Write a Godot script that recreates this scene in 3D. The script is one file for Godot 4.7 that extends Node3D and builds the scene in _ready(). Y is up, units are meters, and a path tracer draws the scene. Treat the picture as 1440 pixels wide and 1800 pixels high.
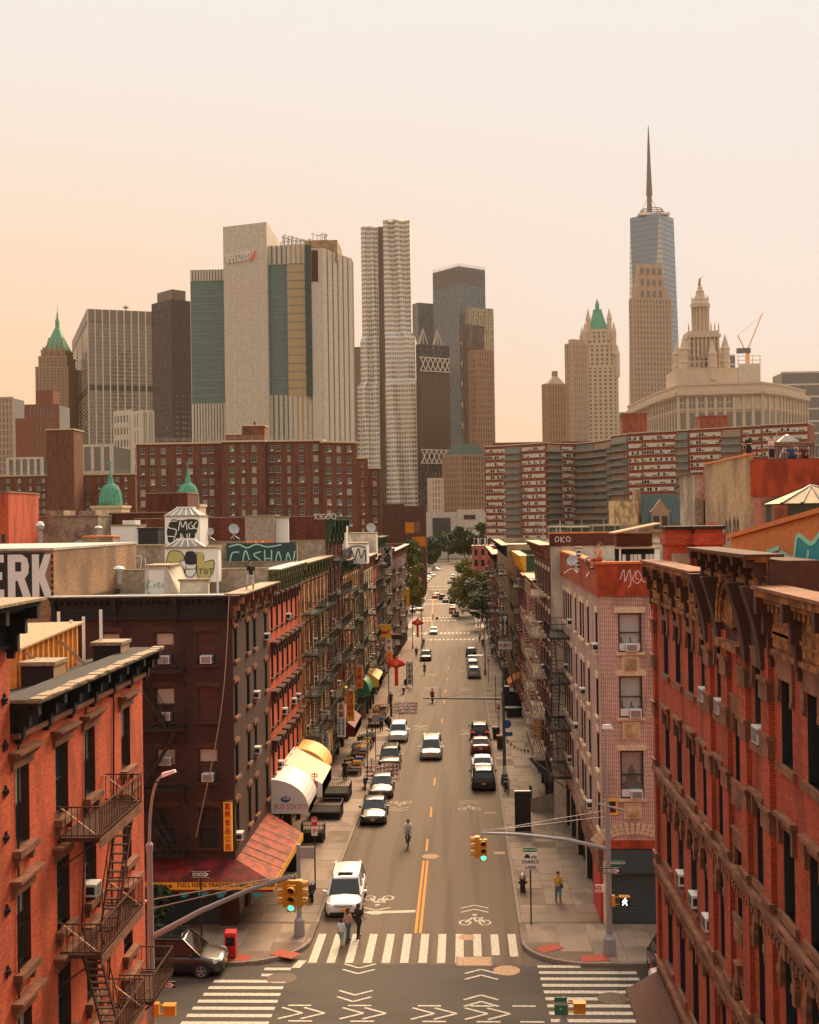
extends Node3D
class MB:
	var v:=PackedVector3Array()
	var ix:=PackedInt32Array()
	var co:=PackedColorArray()
	var tint:=Color.WHITE
	var colored:=false
	func p(a: Vector3) -> int:
		v.append(a)
		if colored: co.append(tint)
		return v.size()-1
	func tri(a: Vector3,b: Vector3,c: Vector3):
		var i:=p(a); p(b); p(c)
		ix.append_array([i,i+1,i+2])
	func quad(a: Vector3,b: Vector3,c: Vector3,d: Vector3):
		var i:=p(a); p(b); p(c); p(d)
		ix.append_array([i,i+1,i+2,i,i+2,i+3])
	func box(lo: Vector3,hi: Vector3):
		hexa([Vector3(lo.x,lo.y,lo.z),Vector3(hi.x,lo.y,lo.z),Vector3(hi.x,lo.y,hi.z),Vector3(lo.x,lo.y,hi.z),Vector3(lo.x,hi.y,lo.z),Vector3(hi.x,hi.y,lo.z),Vector3(hi.x,hi.y,hi.z),Vector3(lo.x,hi.y,hi.z)])
	func cbox(c: Vector3,s: Vector3): box(c-s/2,c+s/2)
	func tbox(t: Transform3D,s: Vector3):
		var a:=[]
		for k in [Vector3(-1,-1,-1),Vector3(1,-1,-1),Vector3(1,-1,1),Vector3(-1,-1,1),Vector3(-1,1,-1),Vector3(1,1,-1),Vector3(1,1,1),Vector3(-1,1,1)]: a.append(t*(k*s/2))
		hexa(a)
	func hexa(q: Array):
		var i:=v.size()
		for k in q: p(k)
		for f in [[0,1,2,3],[7,6,5,4],[0,4,5,1],[1,5,6,2],[2,6,7,3],[3,7,4,0]]:
			ix.append_array([i+f[0],i+f[1],i+f[2],i+f[0],i+f[2],i+f[3]])
	func bar(a: Vector3,b: Vector3,w: float,h:=-1.0):
		var d:=b-a
		var l:=d.length()
		if l < 1e-5: return
		d /= l
		var up:=Vector3.UP if absf(d.y) < 0.95 else Vector3.RIGHT
		var x:=d.cross(up).normalized()
		tbox(Transform3D(Basis(x,x.cross(d),d),(a+b)/2),Vector3(w,w if h < 0 else h,l))
	func tube(pts: Array,r,n:=6):
		var rings:=[]
		for i in pts.size():
			var d: Vector3=(pts[mini(i+1,pts.size()-1)]-pts[maxi(i-1,0)]).normalized()
			var up:=Vector3.UP if absf(d.y) < 0.9 else Vector3.RIGHT
			var x:=d.cross(up).normalized()
			var y:=x.cross(d)
			var rr: float=r[i] if r is Array else r
			var ring:=[]
			for k in n:
				var a:=TAU*k/n
				ring.append(p(pts[i]+(x*cos(a)+y*sin(a))*rr))
			rings.append(ring)
		loft_rings(rings,true)
	func loft_rings(rings: Array,caps:=true,closed:=true):
		var n: int=rings[0].size()
		for i in rings.size()-1:
			for k in (n if closed else n-1):
				var q:=(k+1) % n
				ix.append_array([rings[i][k],rings[i+1][k],rings[i+1][q],rings[i][k],rings[i+1][q],rings[i][q]])
		if caps and closed:
			for e in [[rings[0],1],[rings[-1],0]]:
				for k in range(1,n-1):
					if e[1]: ix.append_array([e[0][0],e[0][k],e[0][k+1]])
					else: ix.append_array([e[0][0],e[0][k+1],e[0][k]])
	func loft(sections: Array,caps:=true):
		var rings:=[]
		for s in sections:
			var ring:=[]
			for q in s: ring.append(p(q))
			rings.append(ring)
		loft_rings(rings,caps)
	func lathe(prof: Array,n:=16,at:=Vector3.ZERO,squash:=1.0):
		var rings:=[]
		for q in prof:
			var ring:=[]
			for k in n:
				var a:=-TAU*(k+0.5)/n
				ring.append(p(at+Vector3(cos(a)*q[0],q[1],sin(a)*q[0]*squash)))
			rings.append(ring)
		loft_rings(rings)
	func prism(poly: PackedVector2Array,t: Transform3D,depth: float):
		var tr:=Geometry2D.triangulate_polygon(poly)
		var n:=poly.size()
		var i:=v.size()
		for q in poly: p(t*Vector3(q.x,q.y,0))
		for q in poly: p(t*Vector3(q.x,q.y,-depth))
		for k in range(0,tr.size(),3):
			ix.append_array([i+tr[k],i+tr[k+1],i+tr[k+2],i+n+tr[k],i+n+tr[k+2],i+n+tr[k+1]])
		for k in n:
			var q:=(k+1) % n
			ix.append_array([i+k,i+n+k,i+n+q,i+k,i+n+q,i+q])
	func ribbon(pts: Array,w: float,t: Transform3D,thick:=0.006):
		for i in pts.size()-1:
			var a: Vector2=pts[i]
			var b: Vector2=pts[i+1]
			var d:=(b-a).normalized()
			if d == Vector2.ZERO: continue
			var s:=Vector2(-d.y,d.x)*w/2
			var e:=d*w*0.3
			var q:=[]
			for z in [0.0,thick]:
				for c in [a-e+s,b+e+s,b+e-s,a-e-s]: q.append(t*Vector3(c.x,c.y,z+0.0004*(i % 3)))
			hexa(q)
	func done(smooth:=false) -> ArrayMesh:
		var m:=ArrayMesh.new()
		if ix.is_empty(): return m
		var a:=[]
		a.resize(Mesh.ARRAY_MAX)
		a[Mesh.ARRAY_VERTEX]=v
		a[Mesh.ARRAY_INDEX]=ix
		if colored: a[Mesh.ARRAY_COLOR]=co
		if smooth:
			var n:=PackedVector3Array()
			n.resize(v.size())
			for i in range(0,ix.size(),3):
				var f:=(v[ix[i+2]]-v[ix[i]]).cross(v[ix[i+1]]-v[ix[i]])
				for k in 3: n[ix[i+k]]+=f
			for i in n.size(): n[i]=n[i].normalized() if n[i].length_squared() > 1e-14 else Vector3.UP
			a[Mesh.ARRAY_NORMAL]=n
		m.add_surface_from_arrays(Mesh.PRIMITIVE_TRIANGLES,a)
		return m
var unit: ArrayMesh
var rng:=RandomNumberGenerator.new()
var M:={}
const T0:=Transform3D.IDENTITY
func tag(o: Node,label:="",category:="",group:="",kind:=""):
	if label: o.set_meta("label",label)
	if category: o.set_meta("category",category)
	if group: o.set_meta("group",group)
	if kind: o.set_meta("kind",kind)
	return o
func thing(called: String,label: String,category: String,at:=Vector3.ZERO,turn:=0.0,group:="") -> Node3D:
	var o:=Node3D.new()
	o.name=called
	add_child(o,true)
	o.position=at
	o.rotation.y=turn
	tag(o,label,category,group)
	return o
func put(parent: Node,called: String,mesh: Mesh,m: Material,t:=T0) -> MeshInstance3D:
	var o:=MeshInstance3D.new()
	o.name=called
	o.mesh=mesh
	o.material_override=m
	o.transform=t
	parent.add_child(o,true)
	return o
func bx(parent: Node,called: String,lo: Vector3,hi: Vector3,m: Material,t:=T0) -> MeshInstance3D:
	return put(parent,called,unit,m,t*Transform3D(Basis.from_scale(hi-lo),(lo+hi)/2))
func structure(called: String,mesh: Mesh,m: Material) -> MeshInstance3D:
	return tag(put(self,called,mesh,m),"","","","structure")
func P(x: float,y: float,z:=0.0) -> Vector3: return Vector3(x,y,z)
func at(x: float,y: float,z: float,turn:=0.0) -> Transform3D: return Transform3D(Basis(Vector3.UP,turn),Vector3(x,y,z))
func pts2(s: String) -> Array:
	var a:=[]
	for q in s.split(" ",false):
		var c:=q.split_floats(",")
		a.append(Vector2(c[0],c[1]))
	return a
func smooth2(a: Array,n:=4) -> Array:
	var out:=[]
	for i in a.size()-1:
		for k in n: out.append(a[i].cubic_interpolate(a[i+1],a[maxi(i-1,0)],a[mini(i+2,a.size()-1)],float(k)/n))
	out.append(a[-1])
	return out
func ground_at(d: float) -> float: return -0.0243*minf(d,263.0)
func lin(r: float,g: float,b: float,a:=1.0) -> Color: return Color(r,g,b,a).linear_to_srgb()
func mat(called: String,c: Color,rough:=0.85,metal:=0.0) -> StandardMaterial3D:
	var m:=StandardMaterial3D.new()
	m.resource_name=called
	m.albedo_color=c
	m.roughness=rough
	m.metallic=metal
	M[called]=m
	return m
func noise_image(size: int,freq: float,octaves:=4,seed_:=1) -> Image:
	var n:=FastNoiseLite.new()
	n.seed=seed_
	n.noise_type=FastNoiseLite.TYPE_SIMPLEX_SMOOTH
	n.frequency=freq
	n.fractal_octaves=octaves
	return n.get_seamless_image(size,size)
var dirt:={}
func weather(m: StandardMaterial3D,lo: float,hi: float,scale: Vector3,seed_:=3,freq:=0.012,tone:=Color(1,0.97,0.93)):
	var key:="%s %s %s %s" % [lo,hi,seed_,freq]
	if not dirt.has(key):
		var im:=noise_image(256,freq,5,seed_)
		im.convert(Image.FORMAT_RGB8)
		for y in 256:
			for x in 256:
				var k:=smoothstep(0.2,0.8,im.get_pixel(x,y).r)
				var g:=lerpf(lo,hi,k)
				im.set_pixel(x,y,Color(g*lerpf(1,tone.r,k),g*lerpf(1,tone.g,k),g*lerpf(1,tone.b,k)))
		dirt[key]=ImageTexture.create_from_image(im)
	m.detail_enabled=true
	m.detail_blend_mode=BaseMaterial3D.BLEND_MODE_MUL
	m.detail_albedo=dirt[key]
	m.detail_uv_layer=BaseMaterial3D.DETAIL_UV_2
	m.uv2_triplanar=true
	m.uv2_world_triplanar=true
	m.uv2_scale=scale
	return m
func textured(m: StandardMaterial3D,im: Image,scale: Vector3):
	m.albedo_color=Color.WHITE
	m.albedo_texture=ImageTexture.create_from_image(im)
	m.uv1_triplanar=true
	m.uv1_world_triplanar=true
	m.uv1_triplanar_sharpness=8.0
	m.uv1_scale=scale
	return m
func brick(called: String,c: Color,spread: float,mortar: Color,odd:=0.0,odd_color:=Color.BLACK,sz:=Vector2i(37,11)) -> StandardMaterial3D:
	var m:=mat(called,c)
	var im:=Image.create(480,504,false,Image.FORMAT_RGB8)
	im.fill(mortar)
	var r:=RandomNumberGenerator.new()
	r.seed=called.hash()
	for row in 36:
		for col in 12:
			var q:=c.lerp(odd_color,1.0) if r.randf() < odd else c
			var k:=1.0+r.randf_range(-spread,spread)
			q=Color(q.r*k,q.g*k*r.randf_range(0.95,1.05),q.b*k)
			var x:=col*40+(20 if row % 2 else 0)
			im.fill_rect(Rect2i(x,row*14,sz.x,sz.y),q)
			if x+sz.x > 480: im.fill_rect(Rect2i(0,row*14,x+sz.x-480,sz.y),q)
	textured(m,im,Vector3.ONE/2.4)
	weather(m,0.84,1.14,P(0.15,0.035,0.15),3,0.016)
	return m
func speckle(called: String,c: Color,amount: float,scale: float,rough:=0.9,freq:=0.03,seed_:=5) -> StandardMaterial3D:
	var m:=mat(called,c,rough)
	var im:=noise_image(256,freq,5,seed_)
	im.convert(Image.FORMAT_RGB8)
	var r:=RandomNumberGenerator.new()
	r.seed=seed_
	for y in 256:
		for x in 256:
			var k:=1.0+(im.get_pixel(x,y).r-0.5)*2.0*amount+r.randf_range(-1,1)*amount*0.35
			im.set_pixel(x,y,Color(c.r*k,c.g*k,c.b*k))
	textured(m,im,Vector3.ONE*scale)
	return m
func make_sky() -> Sky:
	var w:=512
	var h:=256
	var im:=Image.create(w,h,false,Image.FORMAT_RGBF)
	for y in h:
		var e:=(0.5-(y+0.5)/h)*PI
		var s:=sin(maxf(e,0.0))
		for x in w:
			var az:=(float(x)+0.5)/w*TAU
			var side:=smoothstep(-0.35,0.3,sin(az))
			var low:=Color(1.14,0.70,0.37).lerp(Color(1.12,0.80,0.52),side)
			var mid:=Color(1.10,0.80,0.57).lerp(Color(1.04,0.90,0.80),side)
			var top:=Color(1.02,0.965,0.90)
			var c:=low.lerp(mid,smoothstep(0.0,0.19,s)).lerp(top,smoothstep(0.12,0.42,s))
			var k:=(0.527+0.28*smoothstep(0.4,1.0,s))*lerpf(0.78,1.0,smoothstep(-0.9,0.5,cos(az)*cos(e)) )
			im.set_pixel(x,y,Color(c.r*k,c.g*k,c.b*k))
	var m:=PanoramaSkyMaterial.new()
	m.panorama=ImageTexture.create_from_image(im)
	var sky:=Sky.new()
	sky.sky_material=m
	return sky
func make_materials():
	brick("brick_orange",Color(0.74,0.30,0.165),0.13,Color(0.84,0.46,0.32))
	brick("brick_brown",Color(0.27,0.155,0.12),0.10,Color(0.22,0.14,0.115))
	brick("brick_vermilion",Color(0.80,0.33,0.165),0.06,Color(0.66,0.27,0.16))
	brick("brick_pink",Color(0.47,0.19,0.16),0.2,Color(1.0,0.92,0.86),0.15,Color(0.36,0.15,0.13),Vector2i(35,10))
	brick("brick_red",Color(0.70,0.295,0.18),0.12,Color(0.48,0.20,0.13))
	brick("brick_maroon",Color(0.42,0.19,0.14),0.16,Color(0.36,0.22,0.17),0.2,Color(0.34,0.15,0.11))
	brick("brick_striped",Color(0.60,0.24,0.17),0.14,Color(0.80,0.72,0.64))
	brick("brick_estate",Color(0.47,0.285,0.21),0.14,Color(0.42,0.28,0.21))
	brick("brick_tan",Color(0.60,0.47,0.36),0.12,Color(0.52,0.42,0.34))
	weather(M.brick_tan,0.78,1.08,P(0.05,0.03,0.05),3,0.016)
	speckle("plaster_grey",Color(0.62,0.56,0.49),0.16,0.25)
	speckle("plaster_tan",Color(0.66,0.55,0.43),0.13,0.22)
	weather(M.plaster_tan,0.8,1.06,P(0.05,0.03,0.05),8,0.02)
	weather(M.plaster_grey,0.75,1.08,P(0.06,0.04,0.06),9,0.02)
	speckle("plaster_white",Color(0.86,0.83,0.77),0.06,0.3)
	weather(M.plaster_white,0.8,1.03,P(0.1,0.05,0.1),8,0.02)
	speckle("terracotta_paint",Color(0.66,0.27,0.14),0.07,0.4)
	weather(M.terracotta_paint,0.8,1.08,P(0.2,0.08,0.2),8,0.02)
	speckle("coping_orange",Color(0.80,0.47,0.26),0.08,0.5)
	speckle("brownstone",Color(0.52,0.34,0.25),0.14,0.5)
	weather(M.brownstone,0.82,1.08,Vector3.ONE*0.1,11,0.03)
	speckle("brownstone_dark",Color(0.30,0.18,0.14),0.14,0.5)
	speckle("cornice_ochre",Color(0.60,0.38,0.20),0.22,0.6)
	weather(M.cornice_ochre,0.65,1.1,Vector3.ONE*0.2,12,0.03)
	speckle("cream_paint",Color(0.82,0.70,0.52),0.08,0.4)
	weather(M.cream_paint,0.7,1.05,P(0.2,0.1,0.2),8,0.02)
	speckle("limestone",Color(0.82,0.73,0.60),0.07,0.3)
	speckle("concrete",Color(0.58,0.53,0.47),0.12,0.3)
	speckle("pale_concrete",Color(0.78,0.74,0.68),0.09,0.06)
	speckle("green_paint",Color(0.20,0.30,0.20),0.2,0.6)
	speckle("moss_metal",Color(0.34,0.34,0.20),0.3,0.5)
	speckle("copper_green",Color(0.34,0.60,0.50),0.14,0.15,0.7)
	speckle("black_cornice",Color(0.075,0.075,0.08),0.3,0.6,0.7)
	speckle("tar",Color(0.17,0.165,0.16),0.3,0.3,0.9)
	speckle("roof_silver",Color(0.66,0.65,0.63),0.18,0.2,0.7)
	speckle("flashing",Color(0.55,0.48,0.38),0.25,0.7,0.7)
	speckle("plywood",Color(0.86,0.60,0.30),0.1,0.4)
	speckle("rusty_iron",Color(0.30,0.17,0.12),0.25,1.2,0.8)
	mat("black_iron",lin(0.012,0.013,0.015),0.55,0.0)
	mat("green_iron",lin(0.020,0.035,0.030),0.6)
	mat("red_iron",lin(0.22,0.045,0.03),0.65)
	mat("beige_iron",lin(0.40,0.30,0.22),0.65)
	mat("galvanised",lin(0.36,0.36,0.35),0.45,0.5)
	mat("lamp_grey",lin(0.30,0.31,0.31),0.5,0.3)
	mat("signal_yellow",lin(0.62,0.27,0.02),0.45)
	mat("white_paint",lin(0.72,0.70,0.66),0.6)
	mat("white_metal",lin(0.74,0.73,0.70),0.4)
	mat("black_paint",lin(0.012,0.012,0.013),0.5)
	mat("sign_yellow",lin(0.85,0.42,0.03),0.5)
	mat("sign_red",lin(0.55,0.03,0.025),0.5)
	mat("sign_white",lin(0.75,0.73,0.68),0.5)
	mat("sign_green",lin(0.02,0.20,0.10),0.5)
	mat("sign_blue",lin(0.03,0.09,0.28),0.5)
	mat("orange_red",lin(0.95,0.10,0.04),0.5)
	mat("window_glass",lin(0.018,0.026,0.030),0.08)
	mat("window_glass_teal",lin(0.02,0.055,0.055),0.08)
	mat("blind",lin(0.42,0.38,0.31),0.25)
	mat("curtain_glass",lin(0.16,0.20,0.19),0.15)
	mat("sash_brown",lin(0.055,0.045,0.036),0.6)
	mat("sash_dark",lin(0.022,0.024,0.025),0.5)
	mat("sash_white",lin(0.62,0.60,0.55),0.6)
	mat("interior_dark",lin(0.010,0.010,0.011),0.9)
	mat("shutter",lin(0.055,0.085,0.095),0.5,0.2)
	mat("shutter_pale",lin(0.30,0.26,0.21),0.6)
	mat("rubber",lin(0.014,0.014,0.014),0.85)
	mat("rim_alloy",lin(0.40,0.40,0.41),0.3,0.7)
	mat("car_glass",lin(0.010,0.014,0.016),0.04)
	mat("head_lamp",lin(0.62,0.62,0.60),0.12)
	mat("tail_lamp",lin(0.35,0.012,0.01),0.2)
	mat("plate_orange",lin(0.80,0.38,0.05),0.5)
	mat("plate_white",lin(0.7,0.7,0.68),0.5)
	mat("graffiti_black",lin(0.015,0.016,0.018),0.7)
	mat("graffiti_white",lin(0.72,0.71,0.67),0.7)
	mat("graffiti_green",lin(0.05,0.30,0.16),0.7)
	mat("graffiti_teal",lin(0.03,0.26,0.30),0.7)
	mat("graffiti_mint",lin(0.30,0.62,0.45),0.7)
	mat("graffiti_gold",lin(0.46,0.40,0.16),0.7)
	mat("graffiti_red",lin(0.55,0.04,0.05),0.7)
	mat("graffiti_pink",lin(0.75,0.60,0.58),0.7)
	var r:=speckle("asphalt",Color(0.375,0.32,0.27),0.10,0.9,0.74,0.09)
	weather(r,0.84,1.12,P(0.20,0.2,0.006),21,0.016,Color(1,0.95,0.9))
	r.metallic_specular=0.32
	r=speckle("asphalt_dark",Color(0.26,0.235,0.21),0.10,0.9,0.85,0.09)
	weather(r,0.85,1.1,P(0.02,0.1,0.06),22,0.016)
	r=speckle("pavement",Color(0.545,0.475,0.415),0.08,0.6,0.75,0.05)
	weather(r,0.84,1.08,P(0.05,0.05,0.03),23,0.02)
	r=speckle("pavement_pale",Color(0.585,0.515,0.455),0.07,0.6,0.9,0.05)
	weather(r,0.8,1.1,P(0.09,0.09,0.05),24,0.02)
	r=speckle("pavement_dark",Color(0.50,0.435,0.38),0.08,0.6,0.9,0.05)
	weather(r,0.84,1.08,P(0.05,0.09,0.05),23,0.02)
	speckle("kerb_stone",Color(0.55,0.49,0.43),0.12,0.6)
	speckle("earth",Color(0.34,0.30,0.26),0.15,0.05)
	r=speckle("road_white",Color(0.80,0.77,0.71),0.08,1.4,0.8,0.1)
	weather(r,0.82,1.05,Vector3.ONE*0.5,25,0.04)
	r=speckle("road_white_worn",Color(0.66,0.60,0.53),0.16,1.4,0.8,0.12)
	r=speckle("road_yellow",Color(0.86,0.53,0.14),0.10,1.4,0.8,0.1)
	speckle("manhole_iron",Color(0.33,0.26,0.21),0.2,2.0,0.7)
	speckle("tactile_red",Color(0.66,0.30,0.21),0.08,2.0,0.8)
	speckle("timber",Color(0.68,0.56,0.44),0.15,0.8)
func strip(x0: float,x1: float,d0: float,d1: float,lift: float,mb: MB=null) -> MB:
	if mb == null: mb=MB.new()
	var ds:=[d0]
	for k in [263.0]:
		if k > d0 and k < d1: ds.append(k)
	ds.append(d1)
	for i in ds.size()-1:
		var a: float=ds[i]
		var b: float=ds[i+1]
		mb.quad(P(x0,ground_at(a)+lift,-a),P(x0,ground_at(b)+lift,-b),P(x1,ground_at(b)+lift,-b),P(x1,ground_at(a)+lift,-a))
	return mb
func flat_poly(mb: MB,pts: Array,lift: float):
	var q:=[]
	for c in pts: q.append(P(c[0],ground_at(c[1])+lift,-c[1]))
	for k in range(1,q.size()-1): mb.tri(q[0],q[k],q[k+1])
func flat_line(mb: MB,a: Array,b: Array,w: float,lift:=0.008):
	var u:=Vector2(a[0],a[1])
	var v:=Vector2(b[0],b[1])
	var s:=(v-u).orthogonal().normalized()*w/2
	flat_poly(mb,[[u.x+s.x,u.y+s.y],[v.x+s.x,v.y+s.y],[v.x-s.x,v.y-s.y],[u.x-s.x,u.y-s.y]],lift)
const FAR_ROAD:=[[263.0,-4.6,14.6],[275.0,-5.2,13.4],[300.0,-6.2,11.0],[365.0,-8.2,9.6],[430.0,-9.8,10.4],[690.0,-7.6,9.0],[1200.0,-5.0,9.0]]
func far_center(d: float) -> float:
	for i in FAR_ROAD.size()-1:
		if d <= FAR_ROAD[i+1][0]: return lerpf(FAR_ROAD[i][1],FAR_ROAD[i+1][1],(d-FAR_ROAD[i][0])/(FAR_ROAD[i+1][0]-FAR_ROAD[i][0]))
	return -5.0
func corner_block(side: float,called: String):
	var kerb_x:=-7.85 if side < 0 else 2.6
	var wall_x:=-34.0 if side < 0 else 30.0
	var arc:=[]
	var rad:=3.6 if side < 0 else 3.2
	for i in 9:
		var a:=PI/2*i/8
		arc.append(Vector2(kerb_x+side*rad*(1-cos(a)),56.3+rad*(1-sin(a))))
	var poly:=PackedVector2Array()
	for q in arc: poly.append(q)
	poly.append(Vector2(wall_x,56.3))
	poly.append(Vector2(wall_x,62.4))
	poly.append(Vector2(kerb_x,62.4))
	var mb:=MB.new()
	var tr:=Geometry2D.triangulate_polygon(poly)
	for k in range(0,tr.size(),3):
		var q:=[]
		for j in 3: q.append(P(poly[tr[k+j]].x,ground_at(poly[tr[k+j]].y)+0.125,-poly[tr[k+j]].y))
		mb.tri(q[0],q[1],q[2])
	var o:=structure(called,mb.done(),M.pavement_dark)
	var kb:=MB.new()
	var edge:=arc.duplicate()
	edge.append(Vector2(wall_x,56.3))
	for i in edge.size()-1:
		var a: Vector2=edge[i]
		var b: Vector2=edge[i+1]
		var s:=(b-a).orthogonal().normalized()*0.16
		if s.dot(Vector2(side,1)) < 0: s=-s
		var q:=[]
		for y in [-0.1,0.14]:
			for c in [a,b,b+s,a+s]: q.append(P(c.x,ground_at(c.y)+y,-c.y))
		kb.hexa(q)
	put(o,"kerb",kb.done(),M.kerb_stone)
	var slab:={}
	var i0:=0
	for ix in 16:
		for iy in 4:
			var x: float=kerb_x+side*(0.35+ix*1.52)
			var c:=Vector2(x+side*0.74,57.3+iy*1.36)
			var inside:=true
			for e in [Vector2(-0.78,-0.7),Vector2(0.78,-0.7),Vector2(0.78,0.7),Vector2(-0.78,0.7)]: inside=inside and Geometry2D.is_point_in_polygon(c+e,poly)
			if not inside: continue
			i0+=1
			bx(o,"paving_slab",P(-0.75,-0.05,-0.665),P(0.75,0.142,0.665),[M.pavement_pale,M.pavement,M.pavement_pale][(ix*7+iy*3) % 3],at(c.x,ground_at(c.y),-c.y))
	return o
func make_setting():
	var mb:=MB.new()
	for s in [[-200.0,0.0],[0.0,263.0],[263.0,2300.0]]:
		strip(-1300,1300,s[0],s[1],-0.06 if s[0] < 263 else -0.03,mb)
	structure("ground",mb.done(),M.earth)
	structure("road",strip(-7.85,2.6,56.45,263,0.0).done(),M.asphalt)
	mb=strip(-90,90,48.8,56.3,-0.004)
	strip(-7.85,2.6,8,48.8,-0.004,mb)
	strip(-7.85,2.6,56.3,56.45,-0.004,mb)
	structure("cross_street",mb.done(),M.asphalt_dark)
	mb=MB.new()
	for i in FAR_ROAD.size()-1:
		var a: Array=FAR_ROAD[i]
		var b: Array=FAR_ROAD[i+1]
		mb.quad(P(a[1]-a[2]/2,-6.39,-a[0]),P(b[1]-b[2]/2,-6.39,-b[0]),P(b[1]+b[2]/2,-6.39,-b[0]),P(a[1]+a[2]/2,-6.39,-a[0]))
	structure("far_road",mb.done(),M.asphalt)
	mb=MB.new()
	strip(-120,-12.0,263.2,282,0.008,mb)
	strip(2.7,120,263.2,282,0.008,mb)
	structure("far_cross_street",mb.done(),M.asphalt_dark)
	for s in [[-12.2,-7.85,"left"],[2.6,7.3,"right"]]:
		mb=MB.new()
		strip(s[0],s[1],62.4,262.0,0.125,mb)
		var o:=structure("pavement",mb.done(),M.pavement_dark)
		var kx: float=s[1] if s[2] == "left" else s[0]
		var inn:=-1.0 if s[2] == "left" else 1.0
		mb=MB.new()
		for y in 40:
			var a:=62.4+y*5.0
			var b:=a+4.98
			var q:=[]
			for h in [-0.1,0.14]:
				for c in [[kx,a],[kx,b],[kx+inn*0.16,b],[kx+inn*0.16,a]]: q.append(P(c[0],ground_at(c[1])+h,-c[1]))
			mb.hexa(q)
		put(o,"kerb",mb.done(),M.kerb_stone)
		for row in 44:
			for col in 3:
				var d:=63.2+row*1.54
				var x: float=kx+inn*(0.93+col*1.49)
				var m: Material=[M.pavement,M.pavement,M.pavement_pale,M.pavement,M.pavement_dark,M.pavement][(row*5+col*11+row/3) % 6]
				var sl:=bx(o,"paving_slab",P(-0.735,-0.05,-0.755),P(0.735,0.14+0.004*((row+col*2) % 3),0.755),m,at(x,ground_at(d),-d))
				sl.rotation.x=-0.0243
		structure("pavement",strip(-13.6 if s[2] == "left" else 2.7,-12.3 if s[2] == "left" else 9.0,283,420,0.13).done(),M.pavement)
		structure("pavement",strip(-40 if s[2] == "left" else 2.6,-7.85 if s[2] == "left" else 40,8,48.8,0.125).done(),M.pavement_dark)
	corner_block(-1,"pavement")
	corner_block(1,"pavement")
	make_markings()
func marking(called: String,mb: MB,m: Material): return structure(called,mb.done(),m)
func chevron(mb: MB,x: float,d: float,dir: float,along_street: bool,s:=1.0):
	for k in 2:
		if along_street:
			var y:=d+dir*k*0.75
			flat_line(mb,[x-0.75*s,y-dir*0.55],[x,y],0.13)
			flat_line(mb,[x+0.75*s,y-dir*0.55],[x,y],0.13,0.0085)
		else:
			var q:=x+dir*k*0.95
			flat_line(mb,[q-dir*0.95,d-0.62],[q,d],0.13)
			flat_line(mb,[q-dir*0.95,d+0.62],[q,d],0.13,0.0085)
func bike_mark(mb: MB,x: float,d: float,dir: float):
	for s in [-1,1]:
		for k in 12:
			var a:=TAU*k/12
			var b:=TAU*(k+1)/12
			flat_line(mb,[x+s*0.52+cos(a)*0.29,d+sin(a)*0.42],[x+s*0.52+cos(b)*0.29,d+sin(b)*0.42],0.11,0.008+0.0004*(k % 2))
	for l in [[-0.5,0,-0.1,0.9],[-0.1,0.9,0.25,0.75],[-0.1,0.9,0.1,0.1],[0.25,0.75,0.5,0],[0.1,0.1,0.4,0.9]]:
		flat_line(mb,[x+l[0],d+dir*l[1]],[x+l[2],d+dir*l[3]],0.13,0.0092)
	flat_line(mb,[x-0.12,d+dir*1.32],[x+0.12,d+dir*1.32],0.26,0.009)
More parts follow.
